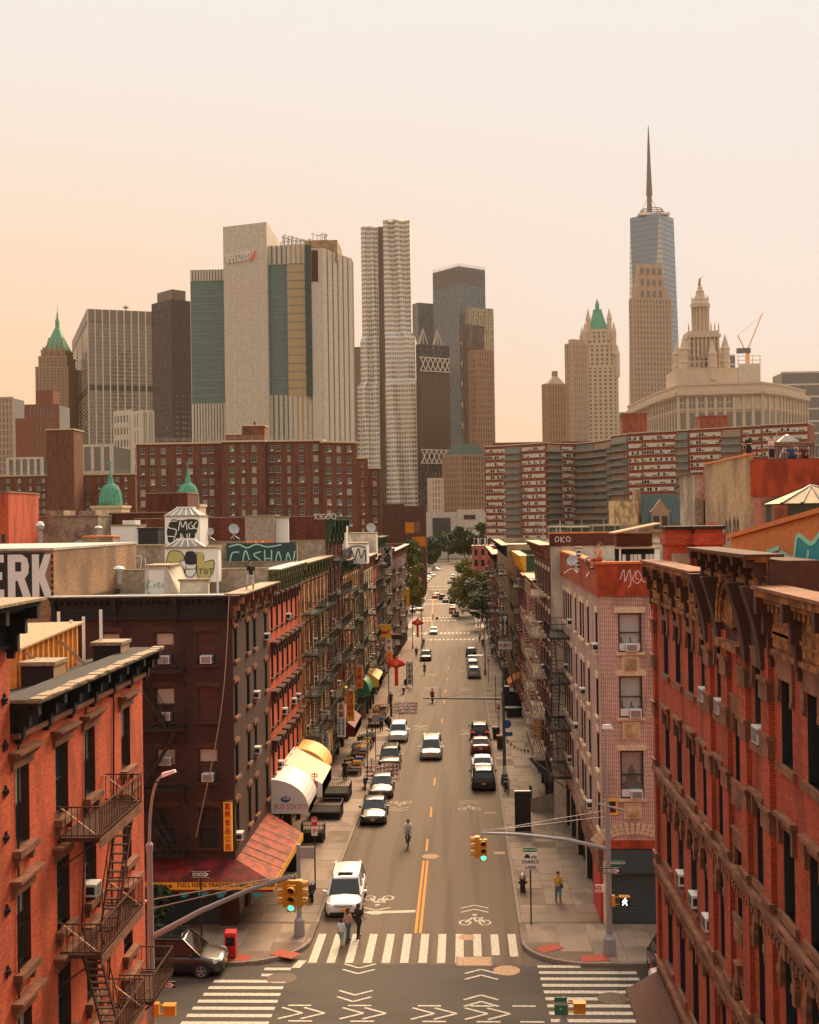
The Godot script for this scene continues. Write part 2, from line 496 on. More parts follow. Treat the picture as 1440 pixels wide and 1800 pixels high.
func make_markings():
	for i in 12:
		var x:=-7.45+i*0.875
		if i == 10: continue
		var mb:=MB.new()
		flat_poly(mb,[[x-0.2,56.7 if i < 9 else 57.6],[x+0.2,56.7 if i < 9 else 57.6],[x+0.2,60.95],[x-0.2,60.95]],0.006)
		marking("crossing_stripe",mb,M.road_white)
	var mb:=MB.new()
	flat_poly(mb,[[1.1,57.8],[1.5,57.8],[1.5,60.9],[1.1,60.9]],0.006)
	marking("crossing_stripe",mb,M.road_white)
	for i in 10:
		var d:=55.85-i*0.80
		mb=MB.new()
		var x0:=-9.6 if i < 2 else -11.55-i*0.06
		flat_poly(mb,[[x0,d-0.17],[-8.35,d-0.17],[-8.35,d+0.17],[x0,d+0.17]],0.006)
		marking("crossing_stripe",mb,M.road_white)
		mb=MB.new()
		flat_poly(mb,[[3.2+0.02*i,d-0.17+0.4],[5.2 if i == 0 else 7.7,d-0.17+0.4],[5.2 if i == 0 else 7.7,d+0.17+0.4],[3.2+0.02*i,d+0.17+0.4]],0.006)
		marking("crossing_stripe",mb,M.road_white)
	mb=MB.new()
	flat_poly(mb,[[-8.35,56.0],[-7.95,56.0],[-7.75,57.0],[-8.15,57.0]],0.0075)
	marking("crossing_stripe",mb,M.road_white)
	mb=MB.new()
	flat_poly(mb,[[-5.45,64.3],[-2.85,64.55],[-2.85,64.98],[-5.45,64.72]],0.006)
	marking("stop_line",mb,M.road_white)
	for x in [-2.70,-2.46]:
		mb=MB.new()
		flat_poly(mb,[[x-0.07,61.1],[x+0.07,61.1],[x+0.02,75.2],[x-0.12,75.2]],0.006)
		marking("centre_line",mb,M.road_yellow)
	for d in [77.6,87.4,99.0,113.5,134.0,151.0,162.0,177.0,194.0,214.0,240.0]:
		mb=MB.new()
		flat_poly(mb,[[-2.72,d],[-2.58,d],[-2.60,d+3.2],[-2.74,d+3.2]],0.006)
		marking("centre_dash",mb,M.road_yellow)
	mb=MB.new()
	for x in [-0.09,0.09]: flat_poly(mb,[[-7.7+x-0.06,288],[-7.7+x+0.06,288],[-10.3+x+0.06,402],[-10.3+x-0.06,402]],0.02)
	marking("centre_line",mb,M.road_yellow)
	for q in [[-5.0,67.2,-1.0],[0.35,62.8,1.0],[-5.1,92.5,-1.0],[0.2,90.0,1.0],[-4.9,132.0,-1.0],[0.1,126.0,1.0],[-4.9,168.0,-1.0],[0.0,165.0,1.0],[-5.1,186.0,-1.0],[0.0,190.0,1.0]]:
		mb=MB.new()
		bike_mark(mb,q[0],q[1],q[2])
		chevron(mb,q[0],q[1]+q[2]*2.3,q[2],true)
		marking("bicycle_lane_mark",mb,M.road_white if q[1] < 70 else M.road_white_worn)
	for q in [[-5.15,56.0,-1.0],[-5.05,52.6,-1.0],[-0.35+0.9,55.1,1.0],[0.2+0.3,51.9,1.0]]:
		mb=MB.new()
		chevron(mb,q[0],q[1],q[2],true)
		marking("lane_arrow",mb,M.road_white)
	for x in [-7.1,-4.5,-1.5,0.75,2.55]:
		mb=MB.new()
		if x < 2: chevron(mb,x,50.55,1.0,false)
		for e in [-0.85,0.85]: flat_line(mb,[x-0.6-e*0.15,50.55+e],[x+0.4-e*0.15,50.55+e],0.14)
		marking("lane_arrow",mb,M.road_white)
	for q in [[255.5,-12.0,2.4,16],[271.5,-11.8,1.4,15],[305.5,-10.6,-1.8,10],[314.0,-11.0,-2.4,10],[365.0,-12.2,-4.2,10],[385.0,-12.6,-4.6,10],[440.0,-15.4,-5.4,11],[460.0,-15.4,-5.6,11]]:
		mb=MB.new()
		for i in q[3]:
			var x: float=lerpf(q[1],q[2],(i+0.5)/q[3])
			flat_poly(mb,[[x-0.25,q[0]-1.7],[x+0.25,q[0]-1.7],[x+0.25,q[0]+1.7],[x-0.25,q[0]+1.7]],0.02)
		marking("far_crossing",mb,M.road_white)
	for q in [[1.75,55.7,0.62,0],[-2.35,76.2,0.55,0],[-0.1,60.4,0.42,0],[6.2,52.3,0.66,1],[-8.6,54.6,0.7,1]]:
		mb=MB.new()
		mb.lathe([[0.0,0.0],[q[2],0.0],[q[2],0.012],[q[2]*0.93,0.016],[q[2]*0.9,0.012],[0.0,0.012]],24)
		tag(put(self,"manhole_cover",mb.done(),M.manhole_iron if q[3] else M.timber,at(q[0],ground_at(q[1])+0.004,-q[1])),"","","","structure")
	for q in [[0.25,56.9,1.55,1.1],[2.05,77.0,0.7,0.6],[1.75,88.6,0.9,0.35]]:
		mb=MB.new()
		mb.box(P(-q[2]/2,0,-q[3]/2),P(q[2]/2,0.016,q[3]/2))
		var o=structure("utility_cover",mb.done(),M.timber)
		o.position=P(q[0],ground_at(q[1])+0.004,-q[1])
		if q[2] > 1:
			bx(o,"cover_rim",P(-q[2]/2-0.08,0,-q[3]/2-0.08),P(-q[2]/2,0.03,q[3]/2+0.08),M.kerb_stone)
			bx(o,"cover_rim",P(q[2]/2,0,-q[3]/2-0.08),P(q[2]/2+0.08,0.03,q[3]/2+0.08),M.kerb_stone)
	for q in [[-8.85,57.5,0.5,-0.5],[-11.1,56.95,0.0,0.0],[3.9,58.4,0.0,0.6],[5.95,57.0,0.0,0.1]]:
		mb=MB.new()
		mb.box(P(-0.65,0,-0.4),P(0.65,0.012,0.4))
		for i in 10:
			for j in 6: mb.cbox(P(-0.58+i*0.13,0.014,-0.33+j*0.13),P(0.05,0.008,0.05))
		var o=structure("tactile_paving",mb.done(),M.tactile_red)
		o.position=P(q[0],ground_at(q[1])+0.144,-q[1])
		o.rotation.y=q[3]
func more_materials():
	brick("tower_red_brick",Color(0.58,0.29,0.20),0.08,Color(0.52,0.30,0.22))
	brick("brick_school",Color(0.36,0.20,0.16),0.06,Color(0.30,0.18,0.15))
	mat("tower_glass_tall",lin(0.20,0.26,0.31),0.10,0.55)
	mat("tower_glass_lit",lin(0.50,0.46,0.40),0.12,0.5)  # cream copy of the tall tower glass, sunlight put into the colour
	mat("tower_balcony",lin(0.36,0.33,0.29),0.6)
	mat("statue_gold",lin(0.50,0.24,0.06),0.35,0.6)
	mat("crane_yellow",lin(0.80,0.34,0.05),0.5)
	mat("green_slate",lin(0.055,0.095,0.085),0.6)
	mat("lamp_dark",lin(0.10,0.12,0.12),0.5,0.3)
	mat("ornament_red",lin(0.85,0.015,0.015),0.5)
	mat("newspaper_red",lin(0.55,0.02,0.02),0.4)
	mat("tarp_blue",lin(0.01,0.035,0.075),0.45)
	speckle("awning_red",Color(0.48,0.07,0.05),0.12,0.4,0.7)
	weather(M.awning_red,0.55,1.1,P(0.25,0.25,0.25),31,0.02)
	speckle("awning_rust",Color(0.62,0.25,0.13),0.10,0.5,0.8)
	weather(M.awning_rust,0.65,1.1,P(0.3,0.3,0.12),32,0.02)
	mat("awning_white",lin(0.70,0.69,0.65),0.5)
	mat("awning_cream",lin(0.66,0.54,0.38),0.7)
	mat("awning_yellow",lin(0.75,0.42,0.08),0.6)
	mat("sign_orange",lin(0.80,0.25,0.02),0.5)
	mat("graffiti_navy",lin(0.02,0.045,0.055),0.7)
var shapes:={}
func shared(key: String,build: Callable) -> Mesh:
	if not shapes.has(key): shapes[key]=build.call()
	return shapes[key]
func frame_left(x: float,d0: float) -> Transform3D: return Transform3D(Basis(Vector3.UP,PI/2),P(x,0,-d0))
func frame_right(x: float,d1: float) -> Transform3D: return Transform3D(Basis(Vector3.UP,-PI/2),P(x,0,-d1))
func frame_front(x0: float,d: float) -> Transform3D: return Transform3D(Basis.IDENTITY,P(x0,0,-d))
func wall(o: Node,T: Transform3D,x0: float,x1: float,y0: float,y1: float,ops: Array,m: Material,reveal:=0.24,jamb_shade: Material=null):
	var mb:=MB.new()
	var ys:=[y0,y1]
	for r in ops:
		for y in [r.position.y,r.end.y]:
			if y > y0 and y < y1 and not y in ys: ys.append(y)
	ys.sort()
	for i in ys.size()-1:
		var a: float=ys[i]
		var b: float=ys[i+1]
		if b-a < 1e-4: continue
		var cuts:=[]
		for r in ops:
			if r.position.y < b-1e-4 and r.end.y > a+1e-4: cuts.append(r)
		cuts.sort_custom(func(p,q): return p.position.x < q.position.x)
		var x:=x0
		for r in cuts+[Rect2(x1,0,0,0)]:
			if r.position.x > x+1e-4: mb.quad(P(x,a),P(x,b),P(r.position.x,b),P(r.position.x,a))
			x=maxf(x,r.end.x)
	var w:=put(o,"wall",mb.done(),m,T)
	mb=MB.new()
	for r in ops:
		var p: Vector2=r.position
		var e: Vector2=r.end
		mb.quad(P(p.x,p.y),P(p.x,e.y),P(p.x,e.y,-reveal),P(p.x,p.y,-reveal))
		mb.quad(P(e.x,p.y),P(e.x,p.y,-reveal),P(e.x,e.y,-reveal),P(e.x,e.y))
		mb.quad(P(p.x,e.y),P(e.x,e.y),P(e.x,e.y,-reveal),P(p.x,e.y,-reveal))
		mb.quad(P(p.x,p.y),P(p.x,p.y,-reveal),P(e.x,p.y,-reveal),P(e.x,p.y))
	if ops.size(): tag(put(w,"window_jambs",mb.done(),jamb_shade if jamb_shade else m),"","","","stuff")  # where given, the dark jamb colour paints in the shade of the reveals
	return w
func sash_mesh(w: float,h: float) -> Mesh:
	return shared("sash %.2f %.2f" % [w,h],func():
		var mb:=MB.new()
		var t:=0.07
		mb.box(P(-w/2,0,-0.08),P(-w/2+t,h,0.02))
		mb.box(P(w/2-t,0,-0.08),P(w/2,h,0.02))
		mb.box(P(-w/2+t,h-t,-0.08),P(w/2-t,h,0.018))
		mb.box(P(-w/2+t,0,-0.08),P(w/2-t,t,0.018))
		mb.box(P(-w/2+t,h*0.5-0.04,-0.075),P(w/2-t,h*0.5+0.03,0.012))
		return mb.done())
func ac_mesh() -> Mesh:
	return shared("ac",func():
		var mb:=MB.new()
		mb.box(P(-0.3,0,-0.1),P(0.3,0.4,0.42))
		return mb.done())
func ac_grille() -> Mesh:
	return shared("acg",func():
		var mb:=MB.new()
		for i in 8: mb.box(P(-0.25,0.04+i*0.042,0.42),P(0.25,0.06+i*0.042,0.432))
		mb.box(P(-0.302,0.08,0.1),P(-0.3,0.32,0.38))
		mb.box(P(0.3,0.08,0.1),P(0.303,0.32,0.38))
		return mb.done())
func lintel_mesh(kind: String,w: float) -> Mesh:
	return shared("lintel %s %.2f" % [kind,w],func():
		var mb:=MB.new()
		match kind:
			"flat": mb.box(P(-w/2-0.14,0,-0.05),P(w/2+0.14,0.30,0.05))
			"sill": mb.box(P(-w/2-0.12,-0.14,-0.2),P(w/2+0.12,0,0.14))
			"sill_heavy":
				mb.box(P(-w/2-0.16,-0.2,-0.2),P(w/2+0.16,0,0.24))
				for s in [-1,1]: mb.box(P(s*w/2*0.9-0.09,-0.48,0),P(s*w/2*0.9+0.09,-0.2,0.14))
			"sill_band":
				mb.box(P(-w/2-0.3,-0.18,-0.2),P(w/2+0.3,0,0.09))
			"hood":
				mb.box(P(-w/2-0.22,0.06,0),P(w/2+0.22,0.26,0.09))
				mb.hexa([P(-w/2-0.24,0.26,0),P(w/2+0.24,0.26,0),P(w/2+0.24,0.26,0.12),P(-w/2-0.24,0.26,0.12),P(-w/2-0.36,0.46,0),P(w/2+0.36,0.46,0),P(w/2+0.36,0.46,0.3),P(-w/2-0.36,0.46,0.3)])
				mb.box(P(-w/2-0.38,0.46,0),P(w/2+0.38,0.54,0.33))
			"bracket_hood":
				mb.box(P(-w/2-0.16,0.0,0),P(w/2+0.16,0.3,0.1))
				mb.box(P(-w/2-0.3,0.3,0),P(w/2+0.3,0.44,0.42))
				mb.box(P(-w/2-0.24,0.2,0),P(w/2+0.24,0.3,0.3))
				for s in [-1,1]:
					mb.box(P(s*(w/2+0.1)-0.09,-0.5,0),P(s*(w/2+0.1)+0.09,0.2,0.16))
					mb.box(P(s*(w/2+0.1)-0.08,-0.14,0.16),P(s*(w/2+0.1)+0.08,0.2,0.28))
			"eared":
				mb.box(P(-w/2-0.24,-0.02,0),P(w/2+0.24,0.38,0.07))
				mb.box(P(-w/2-0.32,0.38,0),P(w/2+0.32,0.45,0.1))
				for s in [-1,1]:
					mb.box(P(s*(w/2+0.14)-0.13,-0.42,0),P(s*(w/2+0.14)+0.1,-0.02,0.06))
					mb.box(P(s*(w/2+0.12)-0.07,-0.55,0),P(s*(w/2+0.12)+0.07,-0.42,0.08))
			"cap":
				mb.box(P(-w/2-0.14,0,0),P(w/2+0.14,0.2,0.06))
				mb.box(P(-w/2-0.26,0.2,0),P(w/2+0.26,0.3,0.17))
				for s in [-1,1]: mb.box(P(s*(w/2+0.12)-0.07,-0.4,0),P(s*(w/2+0.12)+0.07,0.2,0.1))
			"arch_low":
				for i in 9:
					var a:=lerpf(-0.5,0.5,(i+0.5)/9)
					mb.tbox(Transform3D(Basis(Vector3.BACK,-a*0.55),P(a*(w+0.3),0.19-a*a*0.42,0.03)),P((w+0.3)/9*1.04,0.26,0.09))
			"arch":
				var n:=11
				for i in n:
					var a:=PI*(i+0.5)/n
					mb.tbox(Transform3D(Basis(Vector3.BACK,a-PI/2),P(cos(a)*(w/2+0.13),sin(a)*(w/2+0.13)-w*0.5,0.05)),P(PI*(w/2+0.14)/n,0.22,0.12))
				mb.hexa([P(-0.1,-0.1,0),P(0.1,-0.1,0),P(0.1,-0.1,0.16),P(-0.1,-0.1,0.16),P(-0.16,0.42,0),P(0.16,0.42,0),P(0.16,0.42,0.17),P(-0.16,0.42,0.17)])
				mb.box(P(-0.24,0.42,0),P(0.2,0.48,0.2))
				for s in [-1,1]:
					mb.box(P(s*(w/2+0.13)-0.17,-w*0.5-0.2,0),P(s*(w/2+0.13)+0.15,-w*0.5,0.13))
					mb.box(P(s*(w/2+0.13)-0.09,-w*0.5-0.42,0),P(s*(w/2+0.13)+0.09,-w*0.5-0.2,0.12))
		return mb.done())
func tympanum_mesh(w: float,frame:=0.0) -> Mesh:
	return shared("tymp %.2f %.2f" % [w,frame],func():
		var mb:=MB.new()
		var arc:=PackedVector2Array([Vector2(-w/2,0.02),Vector2(-w/2,-w/2)])
		for i in 13:
			var a:=PI-PI*i/12
			arc.append(Vector2(cos(a)*w/2,sin(a)*w/2-w/2))
		arc.append(Vector2(w/2,-w/2))
		arc.append(Vector2(w/2,0.02))
		mb.prism(arc,T0,0.2)
		return mb.done())
func window(o: Node,T: Transform3D,ops: Array,xc: float,y: float,w: float,h: float,q:={}):
	ops.append(Rect2(xc-w/2,y,w,h))
	var rc: float=q.get("recess",0.16)
	var t:=T*Transform3D(Basis.IDENTITY,P(xc,y,-rc))
	var f:=put(o,"window",sash_mesh(w,h),q.get("sash",M.sash_dark),t)
	var gl: Material=q.get("glass",M.window_glass)
	var bl: float=q.get("blind",0.0)
	if q.get("clear",false):
		return f
	bx(f,"pane",P(-w/2+0.06,h*0.5,-0.04),P(w/2-0.06,h-0.06,-0.02),q.get("blind_mat",M.blind) if bl > 0.4 else gl)
	if bl > 0.0 and bl <= 0.4: bx(f,"blind",P(-w/2+0.06,h-0.06-bl*h,-0.02),P(w/2-0.06,h-0.07,-0.012),q.get("blind_mat",M.blind))
	bx(f,"pane",P(-w/2+0.06,0.06,-0.065),P(w/2-0.06,h*0.5,-0.045),q.get("blind_mat",M.blind) if bl > 0.7 else gl)
	var up:=Transform3D(Basis.IDENTITY,P(0,h,rc))
	if q.has("lintel"): put(f,"lintel",lintel_mesh(q.lintel,w),q.get("stone",M.brownstone),up)
	if q.get("lintel","") == "arch": put(f,"spandrel_panel",tympanum_spandrel(w),q.get("wall",M.brick_red),Transform3D(Basis.IDENTITY,P(0,h,rc-0.02)))
	if q.has("sill"): put(f,"sill",lintel_mesh(q.sill,w),q.get("stone",M.brownstone),Transform3D(Basis.IDENTITY,P(0,0,rc)))
	if q.get("ac",false):
		var a:=put(f,"air_conditioner",ac_mesh(),M.white_metal,Transform3D(Basis.IDENTITY,P(q.get("ac_x",0.0),0.07 if not q.get("ac_top",false) else h*0.5+0.05,0.02)))
		put(f,"air_conditioner_grille",ac_grille(),M.sash_dark,a.transform)
	if q.get("bars",false): put(f,"window_bars",bars_mesh(w,h),q.get("bar_mat",M.black_iron),Transform3D(Basis.IDENTITY,P(0,0,rc+0.04)))
	return f
func tympanum_spandrel(w: float) -> Mesh:
	return shared("spandrel %.2f" % w,func():
		var mb:=MB.new()
		for s in [-1,1]:
			for i in 6:
				var a:=PI/2*i/6
				var b:=PI/2*(i+1)/6
				mb.quad(P(s*cos(a)*w/2,sin(a)*w/2-w/2),P(s*w/2,sin(a)*w/2-w/2),P(s*w/2,sin(b)*w/2-w/2),P(s*cos(b)*w/2,sin(b)*w/2-w/2))
		return mb.done())
func bars_mesh(w: float,h: float) -> Mesh:
	return shared("bars %.2f %.2f" % [w,h],func():
		var mb:=MB.new()
		for i in 6: mb.cbox(P(-w/2+w*(i+0.5)/6,h/2,0),P(0.03,h,0.03))
		for i in 4: mb.cbox(P(0,h*(i+0.5)/4,0.002),P(w,0.03,0.03))
		return mb.done())
func cornice(o: Node,T: Transform3D,x0: float,x1: float,ytop: float,h: float,pr: float,m: Material,n: int,bm: Material=null,top: Material=null,dentils:=true):
	var mb:=MB.new()
	mb.box(P(x0,ytop-h,0),P(x1,ytop-h*0.16,0.08))
	mb.box(P(x0-0.03,ytop-h*0.16,0),P(x1+0.03,ytop-0.07,pr*0.86))
	mb.box(P(x0,ytop-h*0.25,0.08),P(x1,ytop-h*0.16,pr*0.6))
	mb.box(P(x0-0.02,ytop-h-0.02,0),P(x1+0.02,ytop-h+0.1,0.17))
	mb.box(P(x0,ytop-h*0.72,0.08),P(x1,ytop-h*0.66,0.13))
	if dentils:
		var k:=int((x1-x0)/0.34)
		for i in k: mb.cbox(P(x0+(i+0.5)*(x1-x0)/k,ytop-h*0.31,0.16),P(0.15,h*0.12,0.17))
	var c:=put(o,"cornice",mb.done(),m,T)
	bx(c,"cornice_cap",P(x0-0.06,ytop-0.07,-0.3),P(x1+0.06,ytop,pr),top if top else m)
	for i in n:
		var bk:=put(c,"bracket",shared("bracket %.2f %.2f" % [h,pr],func():
			var b:=MB.new()
			b.box(P(-0.11,-h*0.42,0),P(0.11,-h*0.16,pr*0.82))
			b.box(P(-0.10,-h*0.72,0),P(0.10,-h*0.42,pr*0.5))
			b.box(P(-0.09,-h*1.08,0),P(0.09,-h*0.72,pr*0.3))
			b.box(P(-0.06,-h*1.22,0),P(0.06,-h*1.08,pr*0.2))
			return b.done()),bm if bm else m,Transform3D(Basis.IDENTITY,P(x0+0.2+(x1-x0-0.4)*i/maxi(n-1,1),ytop,0.05)))
	return c
func platform_mesh(w: float,dp: float,slats: bool) -> Mesh:
	return shared("plat %.2f %.2f %s" % [w,dp,slats],func():
		var mb:=MB.new()
		for z in [0.04,dp-0.04]: mb.cbox(P(w/2,0,z),P(w,0.13,0.05))
		for x in [0.03,w-0.03]: mb.cbox(P(x,0,dp/2),P(0.05,0.12,dp-0.1))
		if slats:
			var n:=int(dp/0.085)
			for i in n: mb.cbox(P(w/2,0.03,(i+0.5)*dp/n),P(w-0.1,0.025,0.042))
		else:
			var n:=int(dp/0.16)
			for i in n: mb.cbox(P(w/2,0.03,(i+0.5)*dp/n),P(w-0.1,0.025,0.09))
		return mb.done())
func railing_mesh(w: float,dp: float,dense: bool) -> Mesh:
	return shared("rail %.2f %.2f %s" % [w,dp,dense],func():
		var mb:=MB.new()
		for y in [0.12,0.95]:
			mb.cbox(P(w/2,y,dp),P(w,0.04,0.035))
			for x in [0.02,w-0.02]: mb.cbox(P(x,y,dp/2),P(0.035,0.04,dp-0.04))
		var st:=0.17 if dense else 0.3
		var n:=int(w/st)
		for i in n+1: mb.cbox(P(clampf(i*w/n,0.02,w-0.02),0.5,dp+0.001),P(0.022,0.98,0.022))
		n=int(dp/st)
		for i in n:
			for x in [0.021,w-0.021]: mb.cbox(P(x,0.5,(i+0.3)*dp/n),P(0.02,0.96,0.02))
		for x in [0.03,w-0.03]: mb.bar(P(x,-0.05,dp-0.05),P(x,-0.85,0.03),0.05)
		return mb.done())
func stair_mesh(run: float,dy: float) -> Mesh:
	return shared("stair %.2f %.2f" % [run,dy],func():
		var mb:=MB.new()
		for z in [-0.26,0.26]:
			mb.bar(P(0,0,z),P(run,-dy,z),0.04,0.13)
			mb.bar(P(0,0.85,z),P(run,-dy+0.85,z),0.03)
			for i in 4: mb.bar(P(run*(i+0.5)/4,-dy*(i+0.5)/4,z),P(run*(i+0.5)/4,-dy*(i+0.5)/4+0.85,z),0.022)
		var n:=int(dy/0.24)
		for i in n: mb.cbox(P(run*(i+0.5)/n,-dy*(i+0.5)/n,0),P(0.16,0.035,0.5))
		return mb.done())
func fire_escape(o: Node,T: Transform3D,x0: float,x1: float,ys: Array,dp: float,m: Material,dense:=false,flip:=false):
	var w:=x1-x0
	var f:=Node3D.new()
	f.name="fire_escape"
	o.add_child(f,true)
	f.transform=T*Transform3D(Basis.IDENTITY,P(x0,0,0.02))
	for i in ys.size():
		put(f,"platform",platform_mesh(w,dp,dense),m,at(0,ys[i],0))
		put(f,"railing",railing_mesh(w,dp,dense),m,at(0,ys[i],0))
		if i+1 < ys.size():
			var dy: float=ys[i]-ys[i+1]
			var run:=minf(w-0.9,dy*0.62)
			var left:=(i % 2 == 0) != flip
			put(f,"stair",stair_mesh(run,dy),m,at(0.35,ys[i],dp-0.42) if left else Transform3D(Basis(Vector3.UP,PI),P(w-0.35,ys[i],dp-0.42)))
	return f
func row_house(q: Dictionary) -> Node3D:
	var left: bool=q.side == "left"
	var x: float=q.x
	var d0: float=q.d0
	var d1: float=q.d1
	var w:=d1-d0
	var top: float=q.top
	var base:=ground_at(d1)-0.3
	var o:=thing(q.get("name","brick_tenement"),q.label,"building",P(x,0,-(d0+d1)/2),0.0,"tenement houses along the street")
	var shift:=Transform3D(Basis.IDENTITY,-o.position)
	var T:=shift*(frame_left(x,d0) if left else frame_right(x,d1))
	var r:=RandomNumberGenerator.new()
	r.seed=int(d0*10)+(0 if left else 5000)
	var ops:=[]
	var cols: int=q.cols
	var fl: float=q.get("floor",3.05)
	var wh: float=q.get("wh",1.85)
	var ww: float=q.get("ww",0.92)
	var head: float=q.get("head",top-1.95)
	var n: int=int((head-(ground_at(d0)+4.0))/fl)+1
	var ys:=[]
	for k in n:
		var y:=head-wh-k*fl
		ys.append(y)
		for c in cols:
			var xc:=w*(c+0.5)/cols
			window(o,T,ops,xc,y,ww,wh,{"sash": q.get("sash",M.sash_dark),"lintel": q.get("lintel","flat"),"sill": q.get("sill","sill"),"stone": q.get("stone",M.brownstone),"wall": q.wall,"ac": r.randf() < q.get("ac",0.2),"blind": r.randf() if r.randf() < 0.45 else 0.0,"bars": q.has("bars") and c in q.bars,"bar_mat": q.get("iron",M.black_iron),"glass": q.get("glass",M.window_glass)})
	var gy:=ground_at((d0+d1)/2)
	var bays: int=q.get("bays",maxi(2,int(w/4.0)))
	for b in bays:
		var xa:=w*b/bays+0.3
		var xb:=w*(b+1)/bays-0.3
		ops.append(Rect2(xa,base+0.2,xb-xa,gy+3.0-base-0.2))
		var s:=put(o,"shop_front",shopfront_mesh(xb-xa,gy+3.0-base-0.2),[M.shutter,M.shutter_pale,M.interior_dark][r.randi() % 3],T*at((xa+xb)/2,base+0.2,-0.3))
		bx(s,"shop_window",P(-(xb-xa)/2+0.15,0.75,-0.1),P((xb-xa)/2-0.15,2.6,0.03),M.window_glass)
	wall(o,T,0,w,base,top-0.25,ops,q.wall,0.24,M.sash_dark)  # reveals coloured dark to stand in for their shade
	var fa:=bx(o,"fascia",P(0.1,gy+3.05,0.0),P(w-0.1,gy+3.75,0.16),q.get("fascia",M.brownstone_dark),T)
	var dep: float=q.get("deep",17.0)
	var sw: Material=q.get("party",q.wall)
	var ph: float=q.get("party_top",top)
	bx(o,"party_wall",P(0,base,-dep),P(0.3,ph,-0.003),sw,T)
	bx(o,"party_wall",P(w-0.3,base,-dep),P(w,ph,-0.003),sw,T)
	bx(o,"rear_wall",P(0.3,base,-dep),P(w-0.3,top-0.2,-dep+0.3),sw,T)
	bx(o,"roof",P(0.3,top-0.95,-dep+0.3),P(w-0.3,top-0.7,-0.25),q.get("roof",M.roof_silver),T)
	for s in [0.0,w-0.3]: bx(o,"coping",P(s-0.04,ph,-dep),P(s+0.34,ph+0.08,-0.003),q.get("coping",M.flashing),T)
	cornice(o,T,0.02,w-0.02,q.get("ctop",top),q.get("ch",1.35),q.get("cp",0.75),q.get("cornice",M.black_cornice),q.get("brackets",cols+1),q.get("bracket_mat",null),q.get("cap",M.flashing))
	if q.has("piers"):
		for c in cols+1: bx(o,"pilaster",P(maxf(0.05,w*c/cols-0.22),gy+3.8,0),P(minf(w-0.05,w*c/cols+0.22),top-1.4,0.14),q.piers,T)
	for f in q.get("fire",[]):
		var lv:=[]
		for y in ys: lv.append(y-0.2)
		fire_escape(o,T,w*f[0],w*f[1],lv,q.get("fd",1.15),q.get("iron",M.black_iron),false,f.size() > 2)
	return o
func shopfront_mesh(w: float,h: float) -> Mesh:
	var mb:=MB.new()
	mb.box(P(-w/2,0,-0.2),P(w/2,h,0))
	for i in int(h/0.22): mb.box(P(-w/2,i*0.22,0),P(w/2,i*0.22+0.1,0.02))
	return mb.done()
